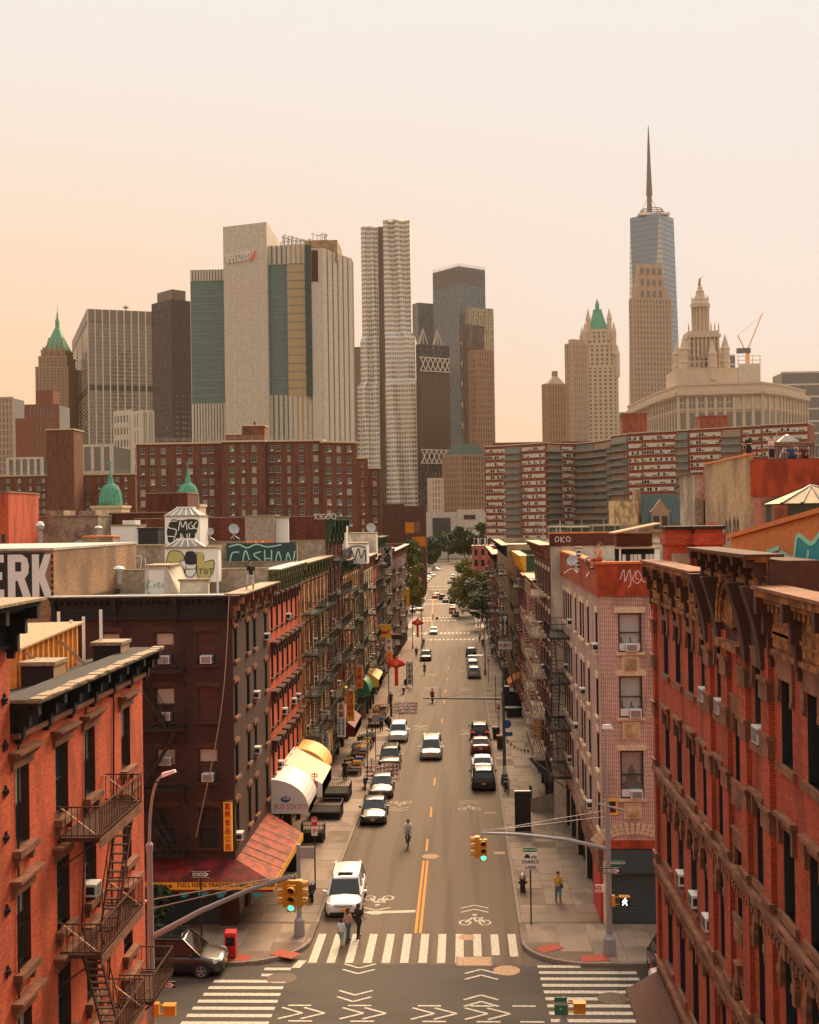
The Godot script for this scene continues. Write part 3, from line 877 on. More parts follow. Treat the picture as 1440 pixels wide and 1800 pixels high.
func near_orange():
	var o:=thing("brick_house","orange brick house with brown window hoods and fire escape in the left foreground","building",P(-12.05,0,-38))
	var T:=Transform3D(Basis.IDENTITY,-o.position)*frame_left(-12.05,31.2)
	var ops:=[]
	var w:=13.0
	for row in [[11.0,2.1],[7.72,2.0],[4.55,1.95],[1.3,2.0]]:
		for c in 4:
			var x: float=[0.75,4.0,6.65,10.75][c]
			window(o,T,ops,x,row[0],1.12,row[1],{"sash": M.sash_brown,"glass": M.window_glass_teal,"lintel": "hood","sill": "sill_heavy","stone": M.brownstone,"ac": c == 2 and row[0] == 7.72,"recess": 0.2,"blind": 0.42 if c != 1 and row[0] > 10 else (0.3 if c == 0 else 0.0)})
	wall(o,T,0,w,-2,14.1,ops,M.brick_orange,0.3,M.brownstone_dark)  # dark stone colour on the jambs imitates shade
	bx(o,"party_wall",P(w-0.3,-2,-14),P(w,14.0,-0.004),M.brick_orange,T)
	bx(o,"party_wall",P(0,-2,-14),P(0.3,14.0,-0.004),M.brick_orange,T)
	bx(o,"roof",P(0.3,13.8,-14),P(w-0.3,14.15,-0.2),M.tar,T)
	var c=cornice(o,T,0.05,w+0.1,15.0,0.98,0.8,M.black_cornice,7,M.black_cornice,M.flashing,false)
	bx(c,"roofing_felt",P(0.0,14.95,-0.4),P(w+0.1,15.015,0.5),M.tar)
	bx(c,"cornice_moulding",P(0.0,13.98,0.0),P(w+0.05,14.12,0.24),M.brownstone)
	var mb:=MB.new()
	for i in 26: mb.tbox(Transform3D(Basis(Vector3.UP,sin(i*2.1)*0.02),P(0.3+i*0.5,15.02+sin(i*1.3)*0.02,0.66)),P(0.49,0.05,0.36+sin(i*3.3)*0.05))
	put(c,"cap_flashing",mb.done(),M.flashing)
	mb=MB.new()
	mb.hexa([P(0.3,14.1,-3),P(w,14.1,-3),P(w,14.1,-0.2),P(0.3,14.1,-0.2),P(0.3,14.4,-3),P(w,14.4,-3),P(w,14.93,-0.2),P(0.3,14.93,-0.2)])
	put(o,"roof_slope",mb.done(),M.tar,T)
	var fe=fire_escape(o,T,3.5,8.1,[10.38,6.95,3.6],1.25,M.rusty_iron,true,true)
	for y in [10.38,6.95,3.6]:
		for s in [0.1,4.5]: put(fe,"stay",shared("stay",func():
			var b:=MB.new()
			b.bar(P(0,0.95,0.02),P(0,0.03,1.22),0.06,0.03)
			return b.done()),M.timber,at(s,y,0))
		bx(fe,"edge_plate",P(0,y-0.28,1.24),P(4.6,y+0.02,1.27),M.brownstone)
	fire_escape(o,T,9.4,12.2,[3.2],1.2,M.rusty_iron,true)
	mb=MB.new()
	for q in [["0.4,13.9 0.2,6 0.1,0",0.03],["9.2,13.9 8.9,9 8.2,4",0.03],["6.2,13.9 5.9,10 5.5,7",0.025]]:
		var a:=smooth2(pts2(q[0]))
		var t3:=[]
		for k in a: t3.append(P(k.x,k.y,0.05))
		mb.tube(t3,q[1],4)
	put(o,"wall_cable",mb.done(),M.black_iron,T)
	o=thing("brick_house","red brick house with star anchor plates cut off by the left edge","building",P(-12.05,0,-27))
	T=Transform3D(Basis.IDENTITY,-o.position)*frame_left(-12.05,20.0)
	ops=[]
	for y in [11.6,8.3,5.0]:
		for x in [2.5,5.5,8.6]: window(o,T,ops,x,y,1.1,2.0,{"sash": M.sash_brown,"lintel": "hood","sill": "sill_heavy"})
	wall(o,T,0,11.18,-2,17.4,ops,M.brick_orange,0.3)
	bx(o,"party_wall",P(10.88,-2,-14),P(11.18,17.3,-0.004),M.brick_orange,T)
	bx(o,"party_wall",P(0,-2,-14),P(0.3,17.3,-0.004),M.brick_orange,T)
	bx(o,"roof",P(0.3,16.9,-14),P(10.88,17.25,-0.2),M.tar,T)
	cornice(o,T,0.0,11.1,17.75,1.3,1.05,M.black_cornice,6,null,M.flashing)
	for y in [6.2,8.0,9.6,11.5,12.7,13.9,15.1]:
		put(o,"anchor_plate",shared("star",func():
			var b:=MB.new()
			var s:=PackedVector2Array()
			for i in 10: s.append(Vector2.from_angle(TAU*i/10+PI/2)*(0.17 if i % 2 == 0 else 0.07))
			b.prism(s,T0,0.06)
			b.cbox(P(0,0,0.02),P(0.07,0.07,0.08))
			return b.done()),M.black_iron,T*at(10.75,y,0.06))
func corner_brown():
	var o:=thing("corner_building","dark brown brick corner tenement above the red market awning","building",P(-12.05,0,-61.8))
	var S:=Transform3D(Basis.IDENTITY,-o.position)
	var T:=S*frame_front(-21.5,61.8)
	var ops:=[]
	var rows:=[[12.25,1.68],[9.3,1.75],[6.12,1.75],[2.72,2.1]]
	for i in 4:
		for c in 3:
			var x: float=[3.0,5.86,8.08][c]
			window(o,T,ops,x,rows[i][0],1.02,rows[i][1],{"sash": M.sash_brown,"lintel": "arch_low","sill": "sill","stone": M.brownstone_dark,"ac": (c == 1 and i < 3) or (c == 2 and i in [0,2]),"ac_top": c == 1 and i == 2,"blind": [0.35,0.55,0.5,0.0][i] if c == 1 else (0.5 if c == 0 else [0.0,0.0,0.36,0.0][i]),"blind_mat": M.curtain_glass if i == 3 or (c == 2 and i == 1) else M.blind,"bars": c == 2 and i == 3,"bar_mat": M.black_iron})
	for r in [[0.4,4.4],[4.9,8.6]]:
		ops.append(Rect2(r[0],-1.6,r[1]-r[0],2.7))
		put(o,"roll_shutter",shopfront_mesh(r[1]-r[0],2.7),M.shutter,T*at((r[0]+r[1])/2,-1.6,-0.2))
	wall(o,T,0,9.45,-2,15.0,ops,M.brick_brown)
	cornice(o,T,-0.1,9.9,15.9,1.25,0.5,M.black_cornice,4,null,M.roof_silver)
	var U:=S*frame_left(-12.05,61.8)
	ops=[]
	for i in 4:
		for c in 4:
			var x: float=[0.75,4.3,6.5,10.3][c]
			window(o,U,ops,x,rows[i][0]+0.15,0.9,rows[i][1],{"sash": M.sash_dark,"lintel": "arch_low","sill": "sill","stone": M.brownstone,"ac": (c == 2 and i > 0 and i < 3) or (c == 3 and i == 0) or (c == 0 and i == 3)})
	for r in [[0.9,3.4],[4.2,7.2],[7.8,10.9]]:
		ops.append(Rect2(r[0],-1.9,r[1]-r[0],2.8))
		put(o,"roll_shutter",shopfront_mesh(r[1]-r[0],2.8),M.shutter_pale if r[0] < 7 else M.interior_dark,U*at((r[0]+r[1])/2,-1.9,-0.2))
	wall(o,U,0,11.6,-2.2,15.0,ops,M.brick_brown,0.24,M.sash_dark)  # side jambs carry a dark colour in place of shade
	cornice(o,U,-0.45,11.6,15.95,1.25,0.75,M.brownstone_dark,5,M.brownstone,M.flashing)
	bx(o,"roof",P(-9.3,15.0,-11.5),P(-0.25,15.3,-0.3),M.roof_silver)
	bx(o,"party_wall",P(-9.3,-2,-11.6),P(-0.1,15.3,-11.5),M.brick_brown)
	bx(o,"party_wall",P(-9.45,-2,-11.6),P(-9.3,15.6,-0.3),M.brick_brown)
	fire_escape(o,T,3.9,7.0,[12.0,9.0,5.85,2.5],0.95,M.black_iron,false)
	var mb:=MB.new()
	var a:=smooth2(pts2("6.2,15.9 5.9,11.5 5.35,8.0 4.3,3.4"))
	var t3:=[]
	for k in a: t3.append(P(k.x+3.2,k.y,0.5))
	mb.tube(t3,0.025,4)
	put(o,"hanging_cable",mb.done(),M.timber,T)
func near_red_right():
	var o:=thing("corner_building","ornate dark red brick house with ochre arched cornice in the right foreground","building",P(7.0,0,-31))
	var T:=Transform3D(Basis.IDENTITY,-o.position)*frame_right(7.0,44.2)
	var ops:=[]
	var ds:=[41.9,39.6,37.4,35.3,33.1,28.8,26.4,24.4,22.2,20.2]
	for d in ds:
		var x: float=44.2-d
		window(o,T,ops,x,14.15,0.86,1.9,{"lintel": "eared","sill": "sill_band","recess": 0.3,"glass": M.window_glass_teal,"ac": d in [35.3,33.1,28.8]})
		window(o,T,ops,x,10.85,0.86,1.9,{"lintel": "cap","sill": "sill_band","recess": 0.3,"glass": M.window_glass_teal,"ac": d in [22.2]})
		window(o,T,ops,x,7.5,0.9,2.55,{"lintel": "arch","sill": "sill_band","recess": 0.3,"wall": M.brick_red,"ac": d in [39.6,37.4,35.3]})
		window(o,T,ops,x,4.0,0.9,2.4,{"lintel": "cap","sill": "sill_band","recess": 0.3})
	for r in [[12.8,1.75],[9.3,1.8],[5.9,1.8]]: window(o,T,ops,13.2,r[0],0.8,r[1],{"lintel": "arch" if r[0] < 6 else "eared","sill": "sill_band","recess": 0.3,"wall": M.brick_red})
	wall(o,T,0,26,-1.5,16.9,ops,M.brick_red,0.36,M.sash_dark)  # shade of the deep reveals put into a dark jamb colour
	for y in [10.42,6.9,3.45]:
		var mb:=MB.new()
		mb.box(P(-0.05,y,0),P(26,y+0.16,0.2))
		mb.box(P(-0.05,y-0.26,0),P(26,y,0.1))
		for i in 86: mb.cbox(P(0.15+i*0.3,y-0.34,0.08),P(0.14,0.16,0.14))
		put(o,"belt_course",mb.done(),M.brownstone,T)
	for d in [44.0,34.3,32.15,30.05,27.85,18.5]:
		var x: float=44.2-d
		var pw:=0.24 if d > 40 or d < 20 else 0.36
		var pi:=bx(o,"pilaster",P(x-pw,3.6,0),P(x+pw,16.6,0.12),M.brick_red,T)
		for y in [15.4,12.4,10.3,6.9,14.1]:
			var cp:=MB.new()
			cp.box(P(x-pw-0.06,y,0),P(x+pw+0.04,y+0.42,0.16))
			cp.box(P(x-pw-0.1,y+0.42,0),P(x+pw+0.07,y+0.52,0.2))
			put(o,"pilaster_block",cp.done(),M.brownstone,T)
	for y in [8.6,12.1]:
		var mb:=MB.new()
		mb.box(P(12.55,y,0),P(13.85,y+0.6,0.08))
		mb.box(P(12.75,y+0.12,0.08),P(13.65,y+0.48,0.12))
		put(o,"stone_panel",mb.done(),M.brownstone,T)
	for s in [[-0.1,9.4],[16.8,26.1]]:
		var c=cornice(o,T,s[0],s[1],18.05,1.5,0.5,M.cornice_ochre,5,M.brownstone_dark,M.brownstone)
		for i in 4:
			var x: float=lerpf(s[0],s[1],(i+0.5)/4)
			var mb:=MB.new()
			mb.box(P(x-0.75,16.72,0.08),P(x+0.75,17.2,0.13))
			for k in 7: mb.lathe([[0.0,0.0],[0.08,0.0],[0.05,0.05],[0.0,0.06]],6,P(x-0.57+k*0.19,16.95,0.13))
			put(c,"frieze_panel",mb.done(),M.cornice_ochre)
	var c=cornice(o,T,9.6,16.6,18.75,0.75,0.6,M.cornice_ochre,6,M.brownstone_dark,M.brownstone_dark)
	bx(c,"raised_parapet",P(9.5,16.4,-1.1),P(16.7,18.6,0.05),M.brownstone_dark)
	var mb:=MB.new()
	for k in 2:
		var rad:=1.15-k*0.2
		for i in 12:
			var a:=PI*(i+0.5)/12
			mb.tbox(Transform3D(Basis(Vector3.BACK,a-PI/2),P(13.1+cos(a)*rad*0.8,16.85+sin(a)*rad*1.05,0.18-k*0.05)),P(rad*0.3,0.16,0.3))
	for i in 9:
		var a:=PI*(i+0.5)/9
		mb.bar(P(13.1,16.75,0.1),P(13.1+cos(a)*0.62,16.8+sin(a)*0.85,0.16),0.1)
	mb.box(P(11.9,16.2,0.05),P(14.3,16.4,0.3))
	put(c,"shell_arch",mb.done(),M.cornice_ochre)
	for x in [9.9,11.6,14.6,16.2]:
		mb=MB.new()
		var prof:=[]
		for i in 9: prof.append([18.0-i*0.24,0.5-0.4*sin(i/8.0*PI/2)])
		for i in 8: mb.hexa([P(x-0.2,prof[i+1][0],0),P(x+0.2,prof[i+1][0],0),P(x+0.2,prof[i+1][0],prof[i+1][1]+0.1),P(x-0.2,prof[i+1][0],prof[i+1][1]+0.1),P(x-0.2,prof[i][0],0),P(x+0.2,prof[i][0],0),P(x+0.2,prof[i][0],prof[i][1]+0.1),P(x-0.2,prof[i][0],prof[i][1]+0.1)])
		put(c,"console",mb.done(),M.brownstone_dark)
	bx(o,"party_wall",P(0,-1.5,-16),P(0.3,16.9,-0.004),M.brick_red,T)
	bx(o,"party_wall",P(25.7,-1.5,-16),P(26,17.4,-0.004),M.brick_red,T)
	bx(o,"roof",P(0.3,16.2,-16),P(25.7,16.5,-0.3),M.coping_orange,T)
	mb=MB.new()
	mb.hexa([P(0.2,2.7,0.1),P(7,2.7,0.1),P(7,2.3,1.3),P(0.2,2.3,1.3),P(0.2,3.1,0.1),P(7,3.1,0.1),P(7,2.4,1.3),P(0.2,2.4,1.3)])
	put(o,"shop_canopy",mb.done(),M.brownstone_dark,T)
func corner_pink():
	var o:=thing("corner_building","pink brick corner house with terracotta parapet and white mortar joints","building",P(7.0,0,-62))
	var S:=Transform3D(Basis.IDENTITY,-o.position)
	var T:=S*frame_front(7.0,62.0)
	var ops:=[]
	for r in [[12.65,2.0],[9.28,2.13],[5.12,2.45]]:
		for x in [1.53,5.2]:
			ops.append(Rect2(x-0.6,r[0],1.2,r[1]))
			var f:=put(o,"window",sash_mesh(1.2,r[1]),M.green_iron,T*at(x,r[0],-0.12))
			var gm:=glass_clear
			bx(f,"pane",P(-0.54,r[1]*0.5,-0.04),P(0.54,r[1]-0.06,-0.02),gm)
			bx(f,"pane",P(-0.54,0.06,-0.065),P(0.54,r[1]*0.5,-0.045),gm)
			bx(f,"room",P(-0.7,-0.1,-1.6),P(0.7,r[1]+0.1,-1.5),M.sash_brown)
			var mb:=MB.new()
			for i in 10:
				var xa:=-0.46+i*0.095
				var dip: float=0.62+0.22*absf(sin(i*0.62)) if r[0] != 5.12 else 0.5+0.2*cos(i*0.7)
				mb.hexa([P(xa,r[1]*(1.0-dip),-0.24),P(xa+0.09,r[1]*(1.0-dip)-0.03,-0.24),P(xa+0.09,r[1]*(1.0-dip)-0.03,-0.21),P(xa,r[1]*(1.0-dip),-0.21),P(xa,r[1]-0.1,-0.24-0.03*(i % 2)),P(xa+0.09,r[1]-0.1,-0.24-0.03*(i % 2)),P(xa+0.09,r[1]-0.1,-0.21),P(xa,r[1]-0.1,-0.21)])
			put(f,"curtain",mb.done(),M.curtain_cloth if r[0] != 5.12 else M.blind)
			put(f,"lintel",lintel_mesh("flat",1.3),M.limestone,at(0,r[1]+0.03,0.12))
			put(f,"sill",lintel_mesh("sill",1.25),M.limestone,at(0,0,0.12))
			bx(f,"filler_panel",P(-0.54,0.07,0.0),P(0.54,0.45,0.02),M.white_metal)
			put(f,"air_conditioner",ac_mesh(),M.white_metal,at(0.05 if r[0] > 10 else 0.2,0.05,0.03))
			put(f,"air_conditioner_grille",ac_grille(),M.sash_dark,at(0.05 if r[0] > 10 else 0.2,0.05,0.03))
			var sl:=bx(o,"wall_sleeve_panel",P(x-0.45,r[0]-1.05,0.0),P(x+0.45,r[0]-0.2,0.03),M.limestone,T)
			bx(o,"wall_sleeve",P(x-0.3,r[0]-0.9,0.03),P(x+0.3,r[0]-0.35,0.16),M.cream_paint,T)
	ops.append(Rect2(0.25,-1.5,9.2,3.4))
	wall(o,T,0,12,-2,15.6,ops,M.brick_pink)
	put(o,"roll_shutter",shopfront_mesh(9.2,2.9),M.shutter,T*at(4.85,-1.5,-0.2))
	bx(o,"shutter_box",P(0.25,1.35,-0.2),P(9.4,2.55,0.2),M.shutter,T)
	bx(o,"shop_band",P(0.0,2.6,-0.05),P(2.9,3.0,0.22),M.terracotta_paint,T)
	bx(o,"corner_post",P(-0.02,-1.55,-0.3),P(0.28,1.9,0.05),M.limestone,T)
	var mb:=MB.new()
	for k in 3:
		for i in 17:
			var a:=lerpf(PI*0.84,PI*0.16,(i+0.5)/17)
			mb.tbox(Transform3D(Basis(Vector3.BACK,a-PI/2),P(1.5+cos(a)*(2.0+k*0.2),2.15+sin(a)*(1.25+k*0.2),0.02)),P(0.19,0.18,0.05))
	put(o,"brick_arch",mb.done(),M.limestone,T)
	for q in [["parapet",0.0,15.5,12.0]]:
		bx(o,"parapet",P(-0.12,15.55,-0.35),P(12,17.2,0.1),M.terracotta_paint,T)
		bx(o,"coping",P(-0.2,17.2,-0.4),P(12,17.32,0.18),M.coping_orange,T)
	var U:=S*frame_right(7.0,85.0)
	ops=[]
	for r in [[12.5,2.1],[9.15,2.0],[6.3,2.0],[3.2,2.0]]:
		for c in 9:
			var x: float=[1.2,2.9,4.6,6.3,9.8,12.9,14.4,17.2,21.4][c]
			window(o,U,ops,x,r[0],0.8 if c in [4,6] else 1.0,r[1],{"lintel": "flat","sill": "sill","stone": M.limestone,"sash": M.sash_dark,"ac": (c+int(r[0])) % 5 == 0})
	for r in [[0.8,3.6],[4.4,8.2],[9,13.6],[14.4,18.2],[19,22.2]]:
		ops.append(Rect2(r[0],-2.2,r[1]-r[0],3.3))
		put(o,"shop_front",shopfront_mesh(r[1]-r[0],3.3),[M.interior_dark,M.shutter_pale,M.shutter][int(r[0]) % 3],U*at((r[0]+r[1])/2,-2.2,-0.3))
	wall(o,U,0,23,-2.3,15.6,ops,M.brick_pink,0.24,M.sash_dark)  # dark jamb colour mimics shaded reveals
	bx(o,"parapet",P(0,15.55,-0.35),P(22.9,17.2,0.12),M.terracotta_paint,U)
	bx(o,"coping",P(0,17.2,-0.4),P(22.8,17.32,0.2),M.coping_orange,U)
	bx(o,"shop_fascia",P(14.0,1.3,0.0),P(22.9,2.6,0.25),M.brownstone,U)
	bx(o,"shop_panel",P(19.2,-1.6,0.02),P(22.6,1.25,0.14),M.sign_red,U)
	bx(o,"roof",P(0.3,16.1,-11.7),P(22.6,16.4,-0.3),M.roof_silver,U)
	bx(o,"side_wall",P(0.0,-2,-12),P(23,15.6,-11.7),M.brick_pink,U)
	fire_escape(o,U,0.3,5.6,[11.6,8.6,5.5,2.4],1.35,M.black_iron,false)
var glass_clear: StandardMaterial3D
func make_houses():
	glass_clear=mat("clear_pane",Color(0.6,0.65,0.65,0.16),0.04)
	glass_clear.transparency=BaseMaterial3D.TRANSPARENCY_ALPHA
	mat("curtain_cloth",lin(0.55,0.74,0.68),0.9)
	near_orange()
	corner_brown()
	corner_pink()
	near_red_right()
	var XL:=-12.05
	for q in [
		{"d0": 73.45,"d1": 86.5,"top": 16.7,"cols": 6,"wall": M.brick_vermilion,"lintel": "bracket_hood","stone": M.brownstone_dark,"cornice": M.moss_metal,"cap": M.roof_silver,"brackets": 14,"ac": 0.3,"ww": 0.85,"party": M.plaster_grey,"label": "vermilion tenement with dark bracketed window hoods beside the brown corner tenement"},
		{"d0": 86.5,"d1": 104.5,"top": 16.6,"party_top": 17.9,"cols": 7,"wall": M.brick_vermilion,"piers": M.cream_paint,"lintel": "hood","stone": M.brownstone,"cornice": M.moss_metal,"brackets": 10,"iron": M.green_iron,"fire": [[0.12,0.45],[0.55,0.9]],"bars": [2,4,5],"party": M.plaster_grey,"label": "tenement with cream pilasters, orange panels and two green fire escapes on the left side"},
		{"d0": 104.5,"d1": 118,"top": 20.0,"ch": 2.2,"cp": 1.0,"cols": 4,"wall": M.brick_maroon,"party": M.brick_maroon,"piers": M.brownstone,"lintel": "flat","cornice": M.green_paint,"cap": M.green_paint,"iron": M.black_iron,"fire": [[0.1,0.9]],"label": "tallest tenement of the left row with deep green cornice and bare brick side wall"},
		{"d0": 118,"d1": 137,"top": 15.7,"cols": 7,"wall": M.brick_vermilion,"piers": M.cream_paint,"lintel": "flat","stone": M.limestone,"cornice": M.green_paint,"iron": M.green_iron,"fire": [[0.05,0.3],[0.6,0.95]],"bars": [4,5,6],"label": "lower tenement with green cornice just beyond the tallest house on the left"},
		{"d0": 137,"d1": 150,"x": -11.4,"top": 15.5,"cols": 4,"wall": M.plaster_tan,"party": M.plaster_grey,"lintel": "flat","stone": M.limestone,"cornice": M.brownstone,"iron": M.black_iron,"fire": [[0.2,0.8]],"label": "narrow house whose bare grey plaster side wall stands out into the street on the left"},
		{"d0": 150,"d1": 166,"top": 14.9,"cols": 6,"wall": M.brick_orange,"lintel": "hood","cornice": M.black_cornice,"iron": M.black_iron,"fire": [[0.3,0.8]],"label": "orange brick tenement with black cornice beyond the grey plaster side wall"},
		{"d0": 166,"d1": 182,"top": 17.2,"cols": 5,"wall": M.brick_maroon,"party": M.plaster_grey,"piers": M.plaster_grey,"lintel": "flat","cornice": M.green_paint,"cap": M.moss_metal,"iron": M.black_iron,"fire": [[0.2,0.85]],"label": "tenement with grey pilasters and a mossy green cornice above its lower neighbours"},
		{"d0": 182,"d1": 200,"top": 15.0,"cols": 5,"wall": M.brick_tan,"party": M.plaster_white,"lintel": "flat","cornice": M.brownstone,"iron": M.black_iron,"fire": [[0.1,0.5]],"label": "tan brick tenement whose pale side wall carries black graffiti letters"},
		{"d0": 200,"d1": 254,"top": 14.4,"cols": 14,"wall": M.brick_maroon,"lintel": "flat","cornice": M.brownstone,"cap": M.roof_silver,"iron": M.black_iron,"fire": [[0.05,0.2],[0.45,0.6]],"label": "long brown brick house at the far end of the left row"},
	]:
		q.merge({"side": "left","x": XL})
		row_house(q)
	for q in [
		{"d0": 85.2,"d1": 104,"x": 6.2,"top": 17.7,"cols": 6,"wall": M.brick_maroon,"party": M.plaster_white,"stone": M.limestone,"lintel": "flat","cornice": M.brownstone,"brackets": 5,"ch": 1.0,"iron": M.beige_iron,"fire": [[0.3,0.75]],"label": "brick tenement with white party wall and beige fire escape beyond the pink corner house"},
		{"d0": 104,"d1": 118,"x": 6.6,"top": 14.2,"cols": 5,"wall": M.brick_red,"lintel": "flat","stone": M.limestone,"cornice": M.terracotta_paint,"iron": M.beige_iron,"fire": [[0.25,0.75]],"label": "low red tenement with red cornice on the right side"},
		{"d0": 118,"d1": 133,"x": 7.0,"top": 13.6,"cols": 5,"wall": M.brick_vermilion,"lintel": "flat","cornice": M.brownstone,"iron": M.red_iron,"fire": [[0.1,0.45],[0.55,0.9]],"label": "tenement with two rust red fire escapes halfway along the right side"},
		{"d0": 133,"d1": 156,"x": 7.0,"top": 15.4,"ch": 1.7,"cols": 6,"wall": M.brick_maroon,"party": M.green_paint,"lintel": "flat","cornice": M.sign_yellow,"iron": M.green_iron,"fire": [[0.2,0.7]],"label": "tenement with yellow cornice and dark green side wall on the right side"},
		{"d0": 156,"d1": 200,"x": 5.75,"top": 16.1,"cols": 10,"wall": M.plaster_tan,"party": M.plaster_tan,"lintel": "flat","stone": M.limestone,"cornice": M.black_cornice,"iron": M.black_iron,"fire": [[0.5,0.7],[0.78,0.98]],"label": "tan plastered house with narrow end wall and fire escape on the right side"},
		{"d0": 200,"d1": 258,"x": 5.6,"top": 13.6,"cols": 13,"wall": M.brick_red,"lintel": "flat","cornice": M.black_cornice,"iron": M.black_iron,"fire": [[0.1,0.25],[0.5,0.65],[0.8,0.95]],"label": "long dark red house with black fire escapes at the far end of the right row"},
	]:
		q.merge({"side": "right"})
		row_house(q)
	var o:=thing("painted_wall_house","tan brick house behind the brown corner with huge painted letters RK on its wall","building",P(-28,0,-62))
	var S:=Transform3D(Basis.IDENTITY,-o.position)
	bx(o,"wall",P(-36,-2,-78),P(-21.55,18.3,-62.05),M.brick_tan,S)
	bx(o,"coping",P(-36.1,18.3,-78.1),P(-21.5,18.42,-61.98),M.roof_silver,S)
	var T:=S*frame_front(-36,62.05)
	var mb:=MB.new()
	mb.box(P(0,15.75,0),P(14.0,18.2,0.01))
	put(o,"painted_panel",mb.done(),M.graffiti_black,T)
	mb=MB.new()
	for k in [[Vector2(10.75,0),"0,0 1.1,0 1.1,0.4 0.45,0.4 0.45,0.9 1,0.9 1,1.3 0.45,1.3 0.45,1.8 1.1,1.8 1.1,2.2 0,2.2"],[Vector2(12.0,0),"0,0 0.42,0 0.42,0.85 0.55,0.85 0.85,0 1.3,0 0.95,0.95 1.15,1.2 1.2,1.6 1.1,2.0 0.8,2.2 0,2.2"],[Vector2(13.3,0),"0,0 0.4,0 0.4,0.8 0.7,0 1.15,0 0.72,1.1 1.1,2.2 0.7,2.2 0.4,1.4 0.4,2.2 0,2.2"]]:
		var a:=PackedVector2Array()
		for v in pts2(k[1]): a.append(v*Vector2(0.95,1.02)+k[0]+Vector2(0,15.85))
		mb.prism(a,at(0,0,0.016),0.01)
	put(o,"painted_letter",mb.done(),M.graffiti_white,T)
	bx(o,"letter_hole",P(12.4,17.2,0.012),P(12.72,17.7,0.02),M.graffiti_black,T)
	mb=MB.new()
	for i in 60: mb.cbox(P(14.37,-1.5+i*0.33,0.01),P(0.14,0.2,0.03))
	put(o,"quoin_edge",mb.done(),M.brownstone_dark,T)
func tower(called: String,label: String,g: Array) -> Node3D:
	return thing(called,label,"skyscraper" if g[5] > 80 else "building",P(g[0],-7,-g[1]),g[2])
func core(o: Node,g: Array,m: Material,called:="wall",y0:=0.0,y1:=-1.0,inset:=0.0):
	return bx(o,called,P(inset,y0,-g[4]+inset),P(g[3]-inset,(g[5]+7 if y1 < 0 else y1),-inset),m)
func grid(o: Node,called: String,g: Array,m: Material,y0: float,y1: float,cr: int,cl: int,rows: int,pw: float,sh: float,proud:=0.5,span_proud:=-1.0):
	var mb:=MB.new()
	grid_into(mb,g,y0,y1,cr,cl,rows,pw,sh,proud,span_proud)
	return tag(put(o,called,mb.done(),m),"","","","stuff")
func grid_into(mb: MB,g: Array,y0: float,y1: float,cr: int,cl: int,rows: int,pw: float,sh: float,proud: float,sp: float):
	if sp < 0: sp=proud*0.6
	if pw > 0:
		for i in cr+1:
			var x:=clampf(g[3]*i/maxf(cr,1),pw/2-proud,g[3]-pw/2+proud*0.5)
			mb.box(P(x-pw/2,y0,-0.3),P(x+pw/2,y1,proud))
		for i in cl+1:
			if cl == 0: break
			var z:=clampf(-g[4]*i/cl,-g[4]+pw/2,-pw/2)
			mb.box(P(-proud,y0,z-pw/2),P(0.3,y1,z+pw/2))
	if sh > 0:
		for k in rows+1:
			var y:=y0+(y1-y0)*k/rows
			mb.box(P(-sp,y-sh/2,-0.3),P(g[3]+sp*0.5,y+sh/2,sp))
			if cl: mb.box(P(-sp,y-sh/2,-g[4]),P(0.3,y+sh/2,-0.3))
func far_window_mesh(w: float,h: float) -> Mesh:
	return shared("fw %.2f %.2f" % [w,h],func():
		var mb:=MB.new()
		for x in [-w/2+0.05,w/2-0.05,0.0]: mb.cbox(P(x,h/2,0.05),P(0.06,h,0.1))
		for y in [0.05,h-0.05,h*0.55]: mb.cbox(P(0,y,0.05),P(w,0.07,0.098))
		mb.box(P(-w/2-0.1,-0.14,0),P(w/2+0.1,0,0.16))
		return mb.done())
func estate_block(label: String,at0: Vector3,turn: float,w: float,dep: float,top: float,cols: Array,rows: int,seed_: int,fl:=2.7,wall_m: Material=null,rear:=false) -> Node3D:
	var o:=thing("apartment_block",label,"building",at0,turn,"brown brick flats beyond the tenements")
	var m: Material=wall_m if wall_m else M.brick_estate
	bx(o,"wall",P(0,-7,-dep),P(w,top,0),m)
	var mb:=MB.new()
	mb.box(P(-0.3,top,-dep-0.3),P(w+0.3,top+0.45,0.35))
	put(o,"cornice",mb.done(),M.limestone)
	mb=MB.new()
	for i in int(w/2.2): mb.cbox(P((i+0.5)*2.2,top+1.0,-0.3),P(0.06,1.2,0.06))
	for y in [0.9,1.25,1.6]: mb.cbox(P(w/2,top+y,-0.3),P(w,0.05,0.05))
	put(o,"roof_fence",mb.done(),M.galvanised)
	var r:=RandomNumberGenerator.new()
	r.seed=seed_
	for k in rows:
		for c in cols:
			var ww: float=1.15 if r.randf() < 0.8 else 1.35
			if c[1] == "s": ww=0.75
			for e in (2 if c[1] == "p" else 1):
				var f:=put(o,"window",far_window_mesh(ww,1.5),M.sash_grey,at(c[0]+(e*1.75 if c[1] == "p" else 0.0),top-2.35-k*fl,0))
				bx(f,"pane",P(-ww/2,0,-0.05),P(ww/2,1.5,0.03),[M.window_glass,M.window_glass,M.blind,M.curtain_glass,M.window_glass][r.randi() % 5])
				if r.randf() < 0.22: bx(f,"air_conditioner",P(-0.05,0.05,0),P(0.55,0.42,0.45),M.white_metal)
	return o
